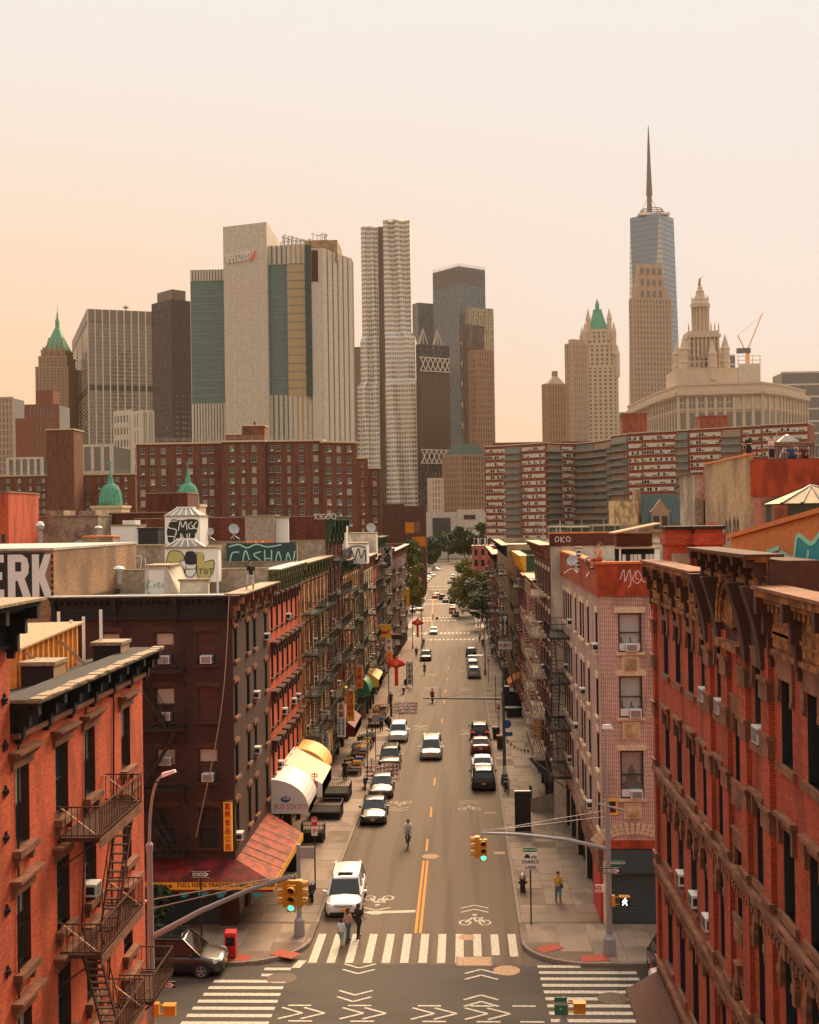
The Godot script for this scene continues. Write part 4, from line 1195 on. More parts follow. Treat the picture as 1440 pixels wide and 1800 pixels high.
func verizon():
	var g:=[-150.31,690,1.257,219.15,7.99,193.12]
	g=[-65.196,690.0,0.0,0.0,0.0,0.0]
	var o:=thing("office_tower","grey concrete office tower with blank shaft and green glass bays, red tick on its sign","skyscraper",P(0,-7,0))
	var dd:=690.0
	var sh:=[-136.94,690,0,26.02,40,192.78]
	bx(o,"shaft",P(sh[0],0,-dd-45),P(sh[0]+sh[3]*0.98,190.461+7,-dd),M.pale_concrete)
	var mb:=MB.new()
	mb.hexa([P(sh[0],190.461+7,-dd-45),P(sh[0]+sh[3]*0.98,190.461+7,-dd-45),P(sh[0]+sh[3]*0.98,190.461+7,-dd),P(sh[0],190.461+7,-dd),P(sh[0],190.461+8,-dd-45),P(sh[0]+sh[3]*0.98,193.781+7,-dd-45),P(sh[0]+sh[3]*0.98,193.781+7,-dd),P(sh[0],190.461+8,-dd)])
	put(o,"shaft_head",mb.done(),M.pale_concrete)
	var panels:=MB.new()
	for i in 46: panels.box(P(sh[0]-0.02,4+i*3.6,-dd),P(sh[0]+sh[3]*0.98,4.12+i*3.6,-dd+0.06))
	for i in 9: panels.box(P(sh[0]+sh[3]*(i+0.5)/9.2,0,-dd),P(sh[0]+sh[3]*(i+0.5)/9.2+0.14,170,-dd+0.05))
	tag(put(o,"panel_joint",panels.done(),M.limestone),"","","","stuff")
	var bays:=[[-158.269,-137.868,8.0,"green",168.375,161.729,89.332,12],[-111.859,-100.216,6.0,"green",181.104,169.84,93.361,4],[-100.216,-85.603,3.0,"gold",180.899,169.641,92.21,5]]
	for b in bays:
		var z: float=-dd-b[2]
		bx(o,"glass_bay",P(b[0],0,z-30),P(b[1],b[4]+7,z),M.tower_gold if b[3] == "gold" else M.tower_teal)
		var n: int=b[7]
		for y in [[0.0,b[6]+7],[b[5]+7,b[4]+7]]:
			mb=MB.new()
			for i in n:
				mb.box(P(lerpf(b[0],b[1],(i+0.04)/n),y[0],z-1),P(lerpf(b[0],b[1],(i+0.68)/n),y[1],z+0.8))
			put(o,"rib_band",mb.done(),M.pale_concrete)
		mb=MB.new()
		for k in 17: mb.box(P(b[0],lerpf(b[6]+7,b[5]+7,k/16.0)-0.22,z),P(b[1],lerpf(b[6]+7,b[5]+7,k/16.0)+0.22,z+0.3))
		for i in n*2+1: mb.box(P(lerpf(b[0],b[1],i/(n*2.0))-0.07,b[6]+7,z),P(lerpf(b[0],b[1],i/(n*2.0))+0.07,b[5]+7,z+0.2))
		tag(put(o,"mullions",mb.done(),M.tower_mullion),"","","","stuff")
	bx(o,"dark_slot",P(-89.254,91.932+7,-dd-6),P(-85.603,179.876+7,-dd+0.5),M.window_glass_teal)
	var xa: float=-85.603
	var xb: float=-79.633
	var xc: float=-64.728
	var yt: float=177.802+7
	bx(o,"corner_block",P(xa,0,-dd-40),P(xb,yt,-dd),M.pale_concrete)
	mb=MB.new()
	mb.hexa([P(xb,0,-dd-42),P(xc,0,-dd-42),P(xc,0,-dd-32),P(xb,0,-dd-0.2),P(xb,yt,-dd-42),P(xc,yt,-dd-42),P(xc,yt,-dd-32),P(xb,yt,-dd-0.2)])
	put(o,"ribbed_side",mb.done(),M.brownstone_dark)
	mb=MB.new()
	for i in 6:
		var a:=(i+0.0)/6
		var b:=(i+0.72)/6
		mb.hexa([P(lerpf(xb,xc,a),0,lerpf(-dd,-dd-32,a)),P(lerpf(xb,xc,b),0,lerpf(-dd,-dd-32,b)),P(lerpf(xb,xc,b)+0.9,0,lerpf(-dd,-dd-32,b)+0.5),P(lerpf(xb,xc,a)+0.9,0,lerpf(-dd,-dd-32,a)+0.5),P(lerpf(xb,xc,a),yt,lerpf(-dd,-dd-32,a)),P(lerpf(xb,xc,b),yt,lerpf(-dd,-dd-32,b)),P(lerpf(xb,xc,b)+0.9,yt,lerpf(-dd,-dd-32,b)+0.5),P(lerpf(xb,xc,a)+0.9,yt,lerpf(-dd,-dd-32,a)+0.5)])
	put(o,"ribs",mb.done(),M.pale_concrete)
	bx(o,"louvre_panel",P(xa+0.3,158.375+7,-dd),P(-81.623,176.568+7,-dd+0.3),M.brownstone_dark)
	bx(o,"penthouse",P(-90.741,yt-5,-dd-40),P(-71.499,185.078+7,-dd-12),M.plaster_tan)
	bx(o,"plant_room",P(-111.03,yt-5,-dd-35),P(-91.074,182.265+7,-dd-14),M.brownstone_dark)
	mb=MB.new()
	for i in 34:
		var x:=lerpf(-105.658,-77.75,fposmod(i*0.618,1.0))
		var hh:=3.0+6.0*fposmod(i*0.37,1.0)
		mb.cbox(P(x,182.265+7+hh/2,-dd-16-(i % 5)),P(0.4,hh,0.4))
		mb.cbox(P(x,182.265+7+hh*0.9,-dd-16-(i % 5)),P(2.2,0.3,0.3))
	for y in [1.5,4.0]: mb.box(P(-105.658,182.265+7+y,-dd-18),P(-77.75,182.265+7.3+y,-dd-17.6))
	put(o,"antenna_rack",mb.done(),M.galvanised)
	var t=letters("verizon",6.2,1.1,true)
	put(o,"sign_letters",t,M.sign_white,Transform3D(Basis(P(0.47,0.075,0),P(0,1,0),P(0,0,1)),P(-135.237,167.51+7,-dd+0.6)))
	mb=MB.new()
	mb.prism(PackedVector2Array([Vector2(0,2.2),Vector2(0.8,2.5),Vector2(1.25,1.4),Vector2(2.6,5.6),Vector2(3.6,5.9),Vector2(1.7,0),Vector2(1.0,0)]),T0,0.8)
	put(o,"sign_tick",mb.done(),M.orange_red,Transform3D(Basis.from_scale(P(0.85,0.95,1)),P(-120.887,169.82+8.5,-dd+1.2)))
func letters(s: String,h: float,depth: float,bold:=false,mono:=false) -> TextMesh:
	var t:=TextMesh.new()
	var f:=SystemFont.new()
	f.font_names=PackedStringArray(["Droid Sans Mono" if mono else "Droid Sans"])
	if bold: f.font_weight=700
	t.font=f
	t.text=s
	t.font_size=32
	t.pixel_size=h/23.0
	t.depth=depth
	t.curve_step=4.0
	t.horizontal_alignment=HORIZONTAL_ALIGNMENT_LEFT
	t.vertical_alignment=VERTICAL_ALIGNMENT_BOTTOM
	return t
func rippled_tower():
	var o:=thing("rippled_tower","slender steel tower with rippling faces and three stepped tiers","skyscraper",P(0,-7,0))
	var d:=1000.0
	for lobe in [[[634,660],[632,664],[627,666],393,8,10.0],[[671,722],[671,730],[668,736],386,13,0.0]]:
		pass
	var lobes:=[[[-82.579,-68.211],[-84.221,-68.42],[-87.3,-68.628],268.004,8,9.0,1.0],[[-62.947,-40.485],[-62.679,-37.36],[-62.889,-34.714],270.621,13,0.0,2.3]]
	var tiers:=[174.582,134.475]
	for b in lobes:
		var skin:=MB.new()
		var win:=MB.new()
		var rows:=74
		var cols: int=b[4]
		var base_y:=-20.0
		var q:=[]
		for r in rows+1:
			var y: float=lerpf(base_y,b[3],float(r)/rows)
			var e: Array=b[0] if y > tiers[0] else (b[1] if y > tiers[1] else b[2])
			var out: float=0.0 if y > tiers[0] else (1.5 if y > tiers[1] else 3.0)
			var ring:=[]
			for c in cols*2+1:
				var s:=float(c)/(cols*2)
				var z: float=-d-b[5]+out+1.5*sin(s*13.0+y*0.018+b[6])+1.1*sin(y*0.047+s*7.0*b[6])*sin(s*PI)
				ring.append(P(lerpf(e[0],e[1],s),y+7,z))
			ring.append(P(e[1],y+7,-d-30))
			ring.append(P(e[0],y+7,-d-30))
			q.append(ring)
		skin.loft(q)
		for r in rows:
			for c in cols:
				var a: Array=q[r]
				var u: Array=q[r+1]
				var k:=c*2
				var lo: Vector3=a[k].lerp(a[k+1],0.1)
				var l2: Vector3=a[k+1].lerp(a[k+2],0.55)
				var hi: Vector3=u[k].lerp(u[k+1],0.1)
				var h2: Vector3=u[k+1].lerp(u[k+2],0.55)
				var f:=P(0,0,0.35)
				win.quad(lo.lerp(hi,0.22)+f,lo.lerp(hi,0.74)+f,l2.lerp(h2,0.74)+f,l2.lerp(h2,0.22)+f)
		put(o,"steel_skin",skin.done(),M.tower_steel)
		tag(put(o,"windows",win.done(),M.tower_glass_steel),"","","","stuff")
	bx(o,"recess",P(-70.126,-7,-d-34),P(-60.556,268.718+7,-d-13),M.tower_steel_dark)  # dark steel colour paints the shade between the two lobes
func stacked(o: Node,called: String,cx: float,d: float,levels: Array,m: Material,wm: Material,pw: float,fh: float):
	for s in levels:
		var h: float=s[1]-s[0]
		var w: float=s[2]
		var g:=[0.0,0.0,0.0,w,w,0.0]
		var st:=Node3D.new()
		st.name=called
		o.add_child(st,true)
		st.position=P(cx-w/2-o.position.x,s[0]+7,-d+w/2-30+30-w/2-(s[4] if s.size() > 4 else 0.0)-(0.0-w/2+levels[0][2]/2)-levels[0][2]/2+w/2-o.position.z)
		st.position.z=-d-(levels[0][2]-w)/2-o.position.z
		bx(st,"windows",P(0.3,0,-w+0.3),P(w-0.3,h-0.2,-0.3),wm)
		var mb:=MB.new()
		grid_into(mb,g,0,h,s[3],s[3],maxi(1,int(h/fh)),pw,fh*0.42,0.35,0.1)
		mb.box(P(-0.6,h-fh*0.5,-w-0.6),P(w+0.6,h,0.6))
		mb.box(P(w-0.5,0,-w),P(w,h,0))
		put(st,"piers",mb.done(),m)
func skyline():
	mat("tower_teal",lin(0.10,0.20,0.19),0.12,0.3)
	mat("tower_gold",lin(0.42,0.33,0.18),0.10,0.55)
	mat("tower_blue",lin(0.14,0.19,0.23),0.12,0.45)
	mat("tower_blue_dark",lin(0.05,0.075,0.095),0.15,0.3)
	mat("tower_mullion",lin(0.22,0.25,0.24),0.5)
	mat("tower_steel",lin(0.80,0.74,0.66),0.4,0.0)
	mat("tower_glass_steel",lin(0.34,0.33,0.30),0.2,0.5)
	mat("sash_grey",lin(0.40,0.36,0.32),0.6)
	mat("tower_steel_dark",lin(0.17,0.14,0.12),0.5)
	mat("tower_window",lin(0.17,0.175,0.17),0.15,0.5)
	mat("tower_bronze",lin(0.12,0.085,0.065),0.3,0.2)
	mat("tower_black",lin(0.022,0.024,0.027),0.35)
	mat("lit_glass",lin(0.55,0.42,0.27),0.2,0.3)
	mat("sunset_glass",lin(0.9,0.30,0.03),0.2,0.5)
	speckle("tower_beige",Color(0.70,0.61,0.53),0.05,0.03)
	speckle("tower_tan",Color(0.63,0.51,0.42),0.05,0.03)
	speckle("tower_red",Color(0.50,0.30,0.23),0.06,0.03)
	speckle("tower_grey",Color(0.60,0.53,0.47),0.05,0.03)
	speckle("tower_white",Color(0.80,0.76,0.70),0.04,0.03)
	speckle("tower_stone",Color(0.78,0.71,0.62),0.06,0.04)
	verizon()
	rippled_tower()
	for q in [
		["office_tower","tan tower cut off by the left edge of the photo",[-467.53,1150,0,30,30,144.05],M.tower_window,M.tower_beige,8,0,24,1.9,1.7],
		["office_tower","tall grey slab tower with thin pale mullions and a dark middle band",[-441.35,1400,0.384,76.01,264.01,274.19],M.tower_window,M.tower_grey,9,3,62,1.3,1.5],
		["office_tower","black gridded tower with brown rooftop block beside the concrete tower",[-292.17,1200,0.785,22.16,37.92,245.75],M.tower_window,M.tower_black,13,13,42,1.1,1.9],
		["office_tower","dark brown slab seen between the concrete tower and the rippled tower",[-106.44,1100,0,14.76,30,178.5],M.tower_window,M.tower_bronze,6,0,44,0.9,1.6],
		["office_tower","blue glass tower half hidden behind the rippled tower",[-55.2,1600,0.524,25.25,28.04,309.72],M.tower_blue,M.tower_mullion,8,6,60,0.2,0.35],
		["office_tower","tall pale blue glass tower with louvred crown and zigzag bracing",[-0.35,1550,0.698,45.06,53.05,346.77],M.tower_blue,M.tower_mullion,14,14,76,0.25,0.4],
		["office_tower","shorter glass shoulder on the right of the pale blue tower",[11.98,1530,0.524,36.68,8.65,289.74],M.tower_gold,M.tower_mullion,10,3,62,0.3,0.7],
		["office_tower","dark glass tower with white cross bracing bands beside the rippled tower",[-32.23,960,0.611,28.3,5.05,160.23],M.tower_blue_dark,M.tower_bronze,12,3,44,0.35,0.5],
		["office_tower","dark bronze slab in front of the pale blue glass tower",[8.57,1000,0.873,18.17,8.05,181.88],M.tower_bronze,M.tower_steel_dark,6,3,30,0.6,0.5],
		["office_tower","brown stepped apartment tower with balconies under the bronze slab",[13.67,980,0.611,16.8,11.25,157.04],M.tower_window,M.tower_tan,7,4,34,1.3,1.6],
		["old_office_building","stone office block with green mansard roof beside the balcony apartments",[-0.59,900,0.698,24.98,21.72,67.22],M.tower_window,M.tower_tan,9,8,17,1.3,1.4],
		["old_office_building","slim cream building with narrow windows in front of the stone office block",[-22.61,880,0.524,10.07,5.29,48.93],M.tower_window,M.tower_stone,4,2,12,1.5,1.6],
		["old_office_building","beige tower with pyramid roof left of the green topped stone tower",[78.45,1100,0.436,22.72,7.51,141.21],M.tower_window,M.tower_tan,8,2,18,2.0,1.9],
		["office_tower","broad tan tower behind the beige pyramid roofed tower",[109.28,1180,0.524,20.54,10.64,189.88],M.tower_window,M.tower_beige,8,3,32,1.8,1.7],
		["office_tower","stepped beige residential tower in front of the tallest glass tower",[198.75,1380,0.244,47.44,10.26,268.87],M.tower_window,M.tower_beige,12,2,46,2.2,2.1],
		["office_tower","white striped office slab at the right edge of the skyline",[278.68,1050,0,56.43,30,142.1],M.tower_window,M.tower_white,0,0,14,0.0,1.5],
		["office_tower","pale glass block peeping out behind the domed municipal tower",[262.74,1500,0,78.48,30,217.12],M.tower_blue,M.tower_white,6,0,20,0.4,2.0],
		["concrete_tower","unfinished concrete tower core carrying the crane",[230.61,1000,0,17.22,30,142.15],M.tower_steel_dark,M.pale_concrete,2,0,8,6.0,3.4],
		["stepped_building","red brown stepped building in front of the green pyramid tower",[-407.24,1100,0,32.38,30,130.96],M.tower_window,M.tower_red,10,0,10,2.0,2.0],
		["office_building","white blank walled building below the slab tower",[-252.25,900,1.047,2.37,17.09,104.01],M.tower_window,M.tower_white,2,5,12,1.4,4.0],
		["office_building","pale building with small dark windows below the black tower",[-237.21,880,0.698,9.18,18.97,102.38],M.tower_window,M.tower_white,4,4,9,3.0,2.6],
		["striped_apartments","low block with concrete balcony bands left of the brown brick flats",[-184.51,560,0,19.15,30,56.69],M.tower_window,M.pale_concrete,4,0,5,1.6,1.2],
		["striped_apartments","low banded block at the far left behind the brown brick wing",[-208.19,540,0,16.18,30,50.14],M.tower_window,M.pale_concrete,5,0,4,1.2,1.0],
	]:
		var g: Array=q[2]
		var o:=tower(q[0],q[1],g)
		var h: float=g[5]+7
		core(o,g,q[3],"glazing",0.0,h-0.3)
		grid(o,"facade_grid",g,q[4],0.0,h,q[5],q[6],q[7],q[8],q[9])
		if q[5] > 0 and q[7] > 5:
			var bl:=MB.new()
			for k in q[7]:
				for i in q[5]*2:
					if rng.randf() < 0.2: bl.quad(P(g[3]*i/(q[5]*2.0),h*(k+0.15)/q[7],0.05),P(g[3]*i/(q[5]*2.0),h*(k+rng.randf_range(0.5,0.95))/q[7],0.05),P(g[3]*(i+1)/(q[5]*2.0),h*(k+0.9)/q[7],0.05),P(g[3]*(i+1)/(q[5]*2.0),h*(k+0.15)/q[7],0.05))
				for i in q[6]*2:
					if rng.randf() < 0.2: bl.quad(P(-0.05,h*(k+0.15)/q[7],-g[4]*i/(q[6]*2.0)),P(-0.05,h*(k+0.9)/q[7],-g[4]*i/(q[6]*2.0)),P(-0.05,h*(k+0.9)/q[7],-g[4]*(i+1)/(q[6]*2.0)),P(-0.05,h*(k+0.15)/q[7],-g[4]*(i+1)/(q[6]*2.0)))
			tag(put(o,"window_blinds",bl.done(),M.curtain_glass),"","","","stuff")
		var c: Array=g
		match q[1].get_slice(" ",0)+q[1].get_slice(" ",1):
			"tallgrey":
				bx(o,"crown",P(-0.8,h-14,-g[4]),P(g[3]+0.5,h+0.3,0.7),M.tower_steel_dark)
				bx(o,"dark_band",P(-0.7,h*0.66,-g[4]),P(g[3]+0.4,h*0.66+6,0.6),M.tower_black)
				var mb:=MB.new()
				for i in 10: mb.box(P(g[3]*i/9.0-0.7,0,0.2),P(g[3]*i/9.0+0.7,h+0.5,1.6))
				put(o,"mullions",mb.done(),M.tower_white)
				mb=MB.new()
				mb.tube([P(g[3]*0.6,h,-10),P(g[3]*0.6,h+9,-10)],0.7)
				mb.cbox(P(g[3]*0.6,h+6,-10),P(6,1.6,3))
				put(o,"antenna",mb.done(),M.tower_steel_dark)
			"blackgridded":
				bx(o,"rooftop_block",P(4,h,-g[4]+4),P(g[3]-2,h+12,-5),M.tower_bronze)
				var mb:=MB.new()
				for i in 9:
					for k in 28: mb.box(P(1.2+i*(g[3]-2)/9.2,6+k*h/46,0.05),P(1.2+(i+0.62)*(g[3]-2)/9.2,6+k*h/46+2.6,0.3))
				tag(put(o,"lit_windows",mb.done(),M.lit_glass),"","","","stuff")
			"tallpale":
				var mb:=MB.new()
				for k in 9: mb.box(P(0.3,h-22+k*2.3,0.1),P(g[3]-0.3,h-21+k*2.3,0.7))
				for k in 9: mb.box(P(-0.7,h-22+k*2.3,-g[4]),P(-0.1,h-21+k*2.3,-0.3))
				put(o,"louvres",mb.done(),M.tower_steel_dark)
				mb=MB.new()
				for i in 16: mb.box(P(g[3]*i/15.0-0.2,h,-0.6),P(g[3]*i/15.0+0.2,h+4.0,0.2))
				for i in 16: mb.box(P(-0.3,h,-g[4]*i/15.0-0.2),P(0.3,h+4,-g[4]*i/15.0+0.2))
				put(o,"crown_fins",mb.done(),M.tower_white)
				mb=MB.new()
				for i in 7:
					mb.bar(P(1.5,h*0.72-i*27,0.9),P(11,h*0.72-i*27-13.5,0.9),1.6)
					mb.bar(P(11,h*0.72-i*27-13.5,0.9),P(1.5,h*0.72-(i+1)*27,0.9),1.6)
				put(o,"zigzag_brace",mb.done(),M.tower_white)
			"darkglass":
				for y in [h*0.905,h*0.46]:
					var mb:=MB.new()
					var n:=6
					for i in n:
						var xa: float=g[3]*i/n
						var xb: float=g[3]*(i+1)/n
						mb.bar(P(xa,y-5,0.8),P(xb,y+5,0.8),0.8)
						mb.bar(P(xa,y+5,0.85),P(xb,y-5,0.85),0.8)
					for e in [-5.4,5.4]: mb.box(P(-0.6,y+e-0.4,0),P(g[3]+0.6,y+e+0.4,1.0))
					put(o,"cross_brace",mb.done(),M.tower_white)
				var mb:=MB.new()
				for cx in [g[3]*0.25,g[3]*0.75]:
					for s in [P(-5,0,0),P(5,0,0),P(0,0,-5),P(-2.5,0,-3),P(2.5,0,-3)]: mb.bar(P(cx,h+14,-6) ,P(cx,h,-6)+s,0.5)
				put(o,"roof_frame",mb.done(),M.tower_white)
				core(o,g,M.tower_bronze,"upper_glazing",h*0.5,h*0.86,-0.15)
			"stoneoffice":
				var mb:=MB.new()
				mb.hexa([P(0,h,-g[4]),P(g[3],h,-g[4]),P(g[3],h,0),P(0,h,0),P(3.5,h+9,-9),P(g[3]-4,h+9,-9),P(g[3]-4,h+9,-3.5),P(3.5,h+9,-3.5)])
				put(o,"mansard_roof",mb.done(),M.green_slate)
			"beigetower":
				var mb:=MB.new()
				mb.hexa([P(1,h,-g[4]),P(g[3]-1,h,-g[4]),P(g[3]-1,h,-1),P(1,h,-1),P(g[3]/2-2,h+8,-g[4]/2-2),P(g[3]/2+2,h+8,-g[4]/2-2),P(g[3]/2+2,h+8,-g[4]/2+2),P(g[3]/2-2,h+8,-g[4]/2+2)])
				put(o,"pyramid_roof",mb.done(),M.tower_stone)
				bx(o,"chimney",P(g[3]/2-2,h+7.5,-g[4]/2-2),P(g[3]/2+2,h+13,-g[4]/2+2),M.tower_tan)
			"broadtan":
				bx(o,"setback_stage",P(3,h,-g[4]+2),P(g[3]-2,h+5,-3),M.tower_beige)
			"steppedbeige":
				for s in [[0.06,0.94,14.0],[0.14,0.86,27.0],[0.18,0.8,41.0]]:
					var st:=bx(o,"setback_stage",P(g[3]*s[0],h,-g[4]*0.9),P(g[3]*s[1],h+s[2],-1.0-s[2]*0.03),M.tower_beige)
				var mb:=MB.new()
				for i in 4:
					for k in 3: mb.box(P(g[3]*(0.24+i*0.155),h+3+k*13,-3.0),P(g[3]*(0.30+i*0.155),h+10+k*13,-0.6-k*0.4))
				put(o,"crown_windows",mb.done(),M.tower_window)
			"redbrown":
				bx(o,"setback_stage",P(g[3]*0.3,h,-20),P(g[3]*0.8,h+14,-2),M.tower_red)
				bx(o,"setback_stage",P(-9,0,-25),P(g[3]*0.3,h-12,0.7),M.tower_red)
	var d:=1500.0
	var o:=thing("pyramid_tower","old stone tower with green copper pyramid roof and spire at far left","skyscraper",P(-519.679,-7,-1500))
	stacked(o,"stage",-519.881,d,[[-7,220.094,42.0,9],[220.094,233.879,36.0,7],[233.879,242.586,31.0,6]],M.tower_tan,M.tower_window,2.2,3.8)
	var mb:=MB.new()
	var yb: float=240.409+7
	var ys: float=281.789+7
	mb.lathe([[22.0,yb],[15.0,yb+10],[8.0,yb+24],[4.5,ys-10],[3.2,ys-9],[3.2,ys],[1.6,ys+4],[1.0,292.677+7]],4,P(0.6,0,-21))
	put(o,"pyramid_roof",mb.done(),M.copper_green)
	mb=MB.new()
	for i in 4:
		for k in 4:
			mb.cbox(P(-9+i*6+k*0.1,yb+4+k*4.5,-6.5-k*2.6),P(1.6,3,2))
		mb.cbox(P(-12+i*8,yb+1,-5),P(2.4,9,2.4))
	put(o,"dormers",mb.done(),M.tower_tan)
	put(o,"spire",(func():
		var b:=MB.new()
		b.tube([P(0.6,ys,-21),P(0.6,ys+22,-21)],[0.6,0.15],5)
		return b.done()).call(),M.tower_steel_dark)
	d=1250.0
	o=thing("gothic_tower","cream Gothic tower with green copper crown and four corner pinnacles","skyscraper",P(145.384,-7,-1250))
	stacked(o,"stage",145.518,d,[[-7,176.238,37.0,7],[176.238,199.934,31.0,6],[199.934,214.746,24.0,5]],M.tower_stone,M.tower_window,2.6,4.2)
	mb=MB.new()
	yb=214.746+7
	ys=234.315+7
	mb.lathe([[16.0,yb-1],[10.5,yb+9],[6.5,ys],[6.0,ys+1],[6.0,ys+3],[3.0,ys+4],[2.6,ys+9],[0.3,249.132+7]],4,P(0,0,-18))
	put(o,"copper_crown",mb.done(),M.copper_green)
	for s in [[-15,603,-2],[15,603,-2],[-18,643,0],[18,643,0],[-11,578,-6],[11,578,-6],[-15,603,-33],[15,603,-33]]:
		var y: float={603: 199.934,643: 176.238,578: 214.746}[s[1]]+7
		mb=MB.new()
		mb.lathe([[2.6,y-12],[2.6,y+10],[3.0,y+11],[0.2,y+22]],8,P(s[0],0,s[2]))
		put(o,"pinnacle",mb.done(),M.tower_stone)
	for s in [-1,1]:
		bx(o,"side_wing",P(s*24-8,0,-34),P(s*24+8,117.61+7,-3),M.tower_stone)
		mb=MB.new()
		mb.lathe([[10.5,117.61+7],[4.0,128.268+7],[0.2,129.452+7]],4,P(s*24,0,-14))
		put(o,"copper_roof",mb.done(),M.copper_green)
	d=1670.0
	o=thing("glass_tower","tallest tapering glass tower with faceted sides and a tall mast","skyscraper",P(275.3,-7,-1670))
	yb=40.0
	var yt: float=442.209+7
	var lowc:=[]
	var topc:=[]
	for i in 4:
		lowc.append(P(cos(0.62+i*PI/2)*45,0,sin(0.62+i*PI/2)*45-40))
		topc.append(P(cos(0.62+PI/4+i*PI/2)*32,yt,sin(0.62+PI/4+i*PI/2)*32-40))
	for i in 4:
		for k in 2:
			mb=MB.new()
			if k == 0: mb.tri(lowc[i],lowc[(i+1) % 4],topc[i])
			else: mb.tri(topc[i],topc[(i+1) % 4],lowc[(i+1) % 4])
			put(o,"glass_facet",mb.done(),M.tower_glass_tall if k else M.tower_glass_lit)  # alternate facets take the cream copy to imitate sunlit faces
	mb=MB.new()
	for f in 62:
		var s:=(f+1)/63.0
		var ring:=[]
		for i in 4:
			ring.append(lowc[i].lerp(topc[(i+3) % 4],s))
			ring.append(lowc[i].lerp(topc[i],s))
		for i in 8:
			if ring[i].z > -48: mb.bar(ring[i]+P(0,0,0.2),ring[(i+1) % 8]+P(0,0,0.2),0.5,0.7)
	tag(put(o,"floor_lines",mb.done(),M.tower_mullion),"","","","stuff")
	bx(o,"parapet",P(-22,yt,-62),P(22,yt+3,-18),M.tower_steel)
	mb=MB.new()
	for k in 3:
		for i in 20:
			var a:=TAU*i/20
			var b:=TAU*(i+1)/20
			mb.bar(P(cos(a)*(19-k*2),yt+5+k*3.2,sin(a)*(19-k*2)-40),P(cos(b)*(19-k*2),yt+5+k*3.2,sin(b)*(19-k*2)-40),1.0)
			if k == 0 and i % 2 == 0: mb.bar(P(cos(a)*19,yt+2,sin(a)*19-40),P(cos(a)*15,yt+12,sin(a)*15-40),0.7)
	put(o,"mast_ring",mb.done(),M.tower_steel_dark)
	mb=MB.new()
	var tip: float=573.693+7
	var mx: float=272.282-275.3
	mb.tube([P(mx,yt,-40),P(mx,lerpf(yt,tip,0.24),-40),P(mx,lerpf(yt,tip,0.25),-40),P(mx,lerpf(yt,tip,0.6),-40),P(mx,lerpf(yt,tip,0.8),-40),P(mx,tip,-40)],[4.2,3.4,4.6,2.6,1.7,0.5],8)
	for k in [0.26,0.38,0.5,0.62,0.72]: mb.lathe([[0.1,lerpf(yt,tip,k)-1.0],[3.6-k*2.2,lerpf(yt,tip,k)],[0.1,lerpf(yt,tip,k)+1.0]],8,P(mx,0,-40))
	for s in [-1,1]: mb.bar(P(mx+s*13,yt+8,-40),P(mx,lerpf(yt,tip,0.26),-40),0.5)
	put(o,"mast",mb.done(),M.tower_steel_dark)
	municipal()
	estates()
	chatham()
	minor()
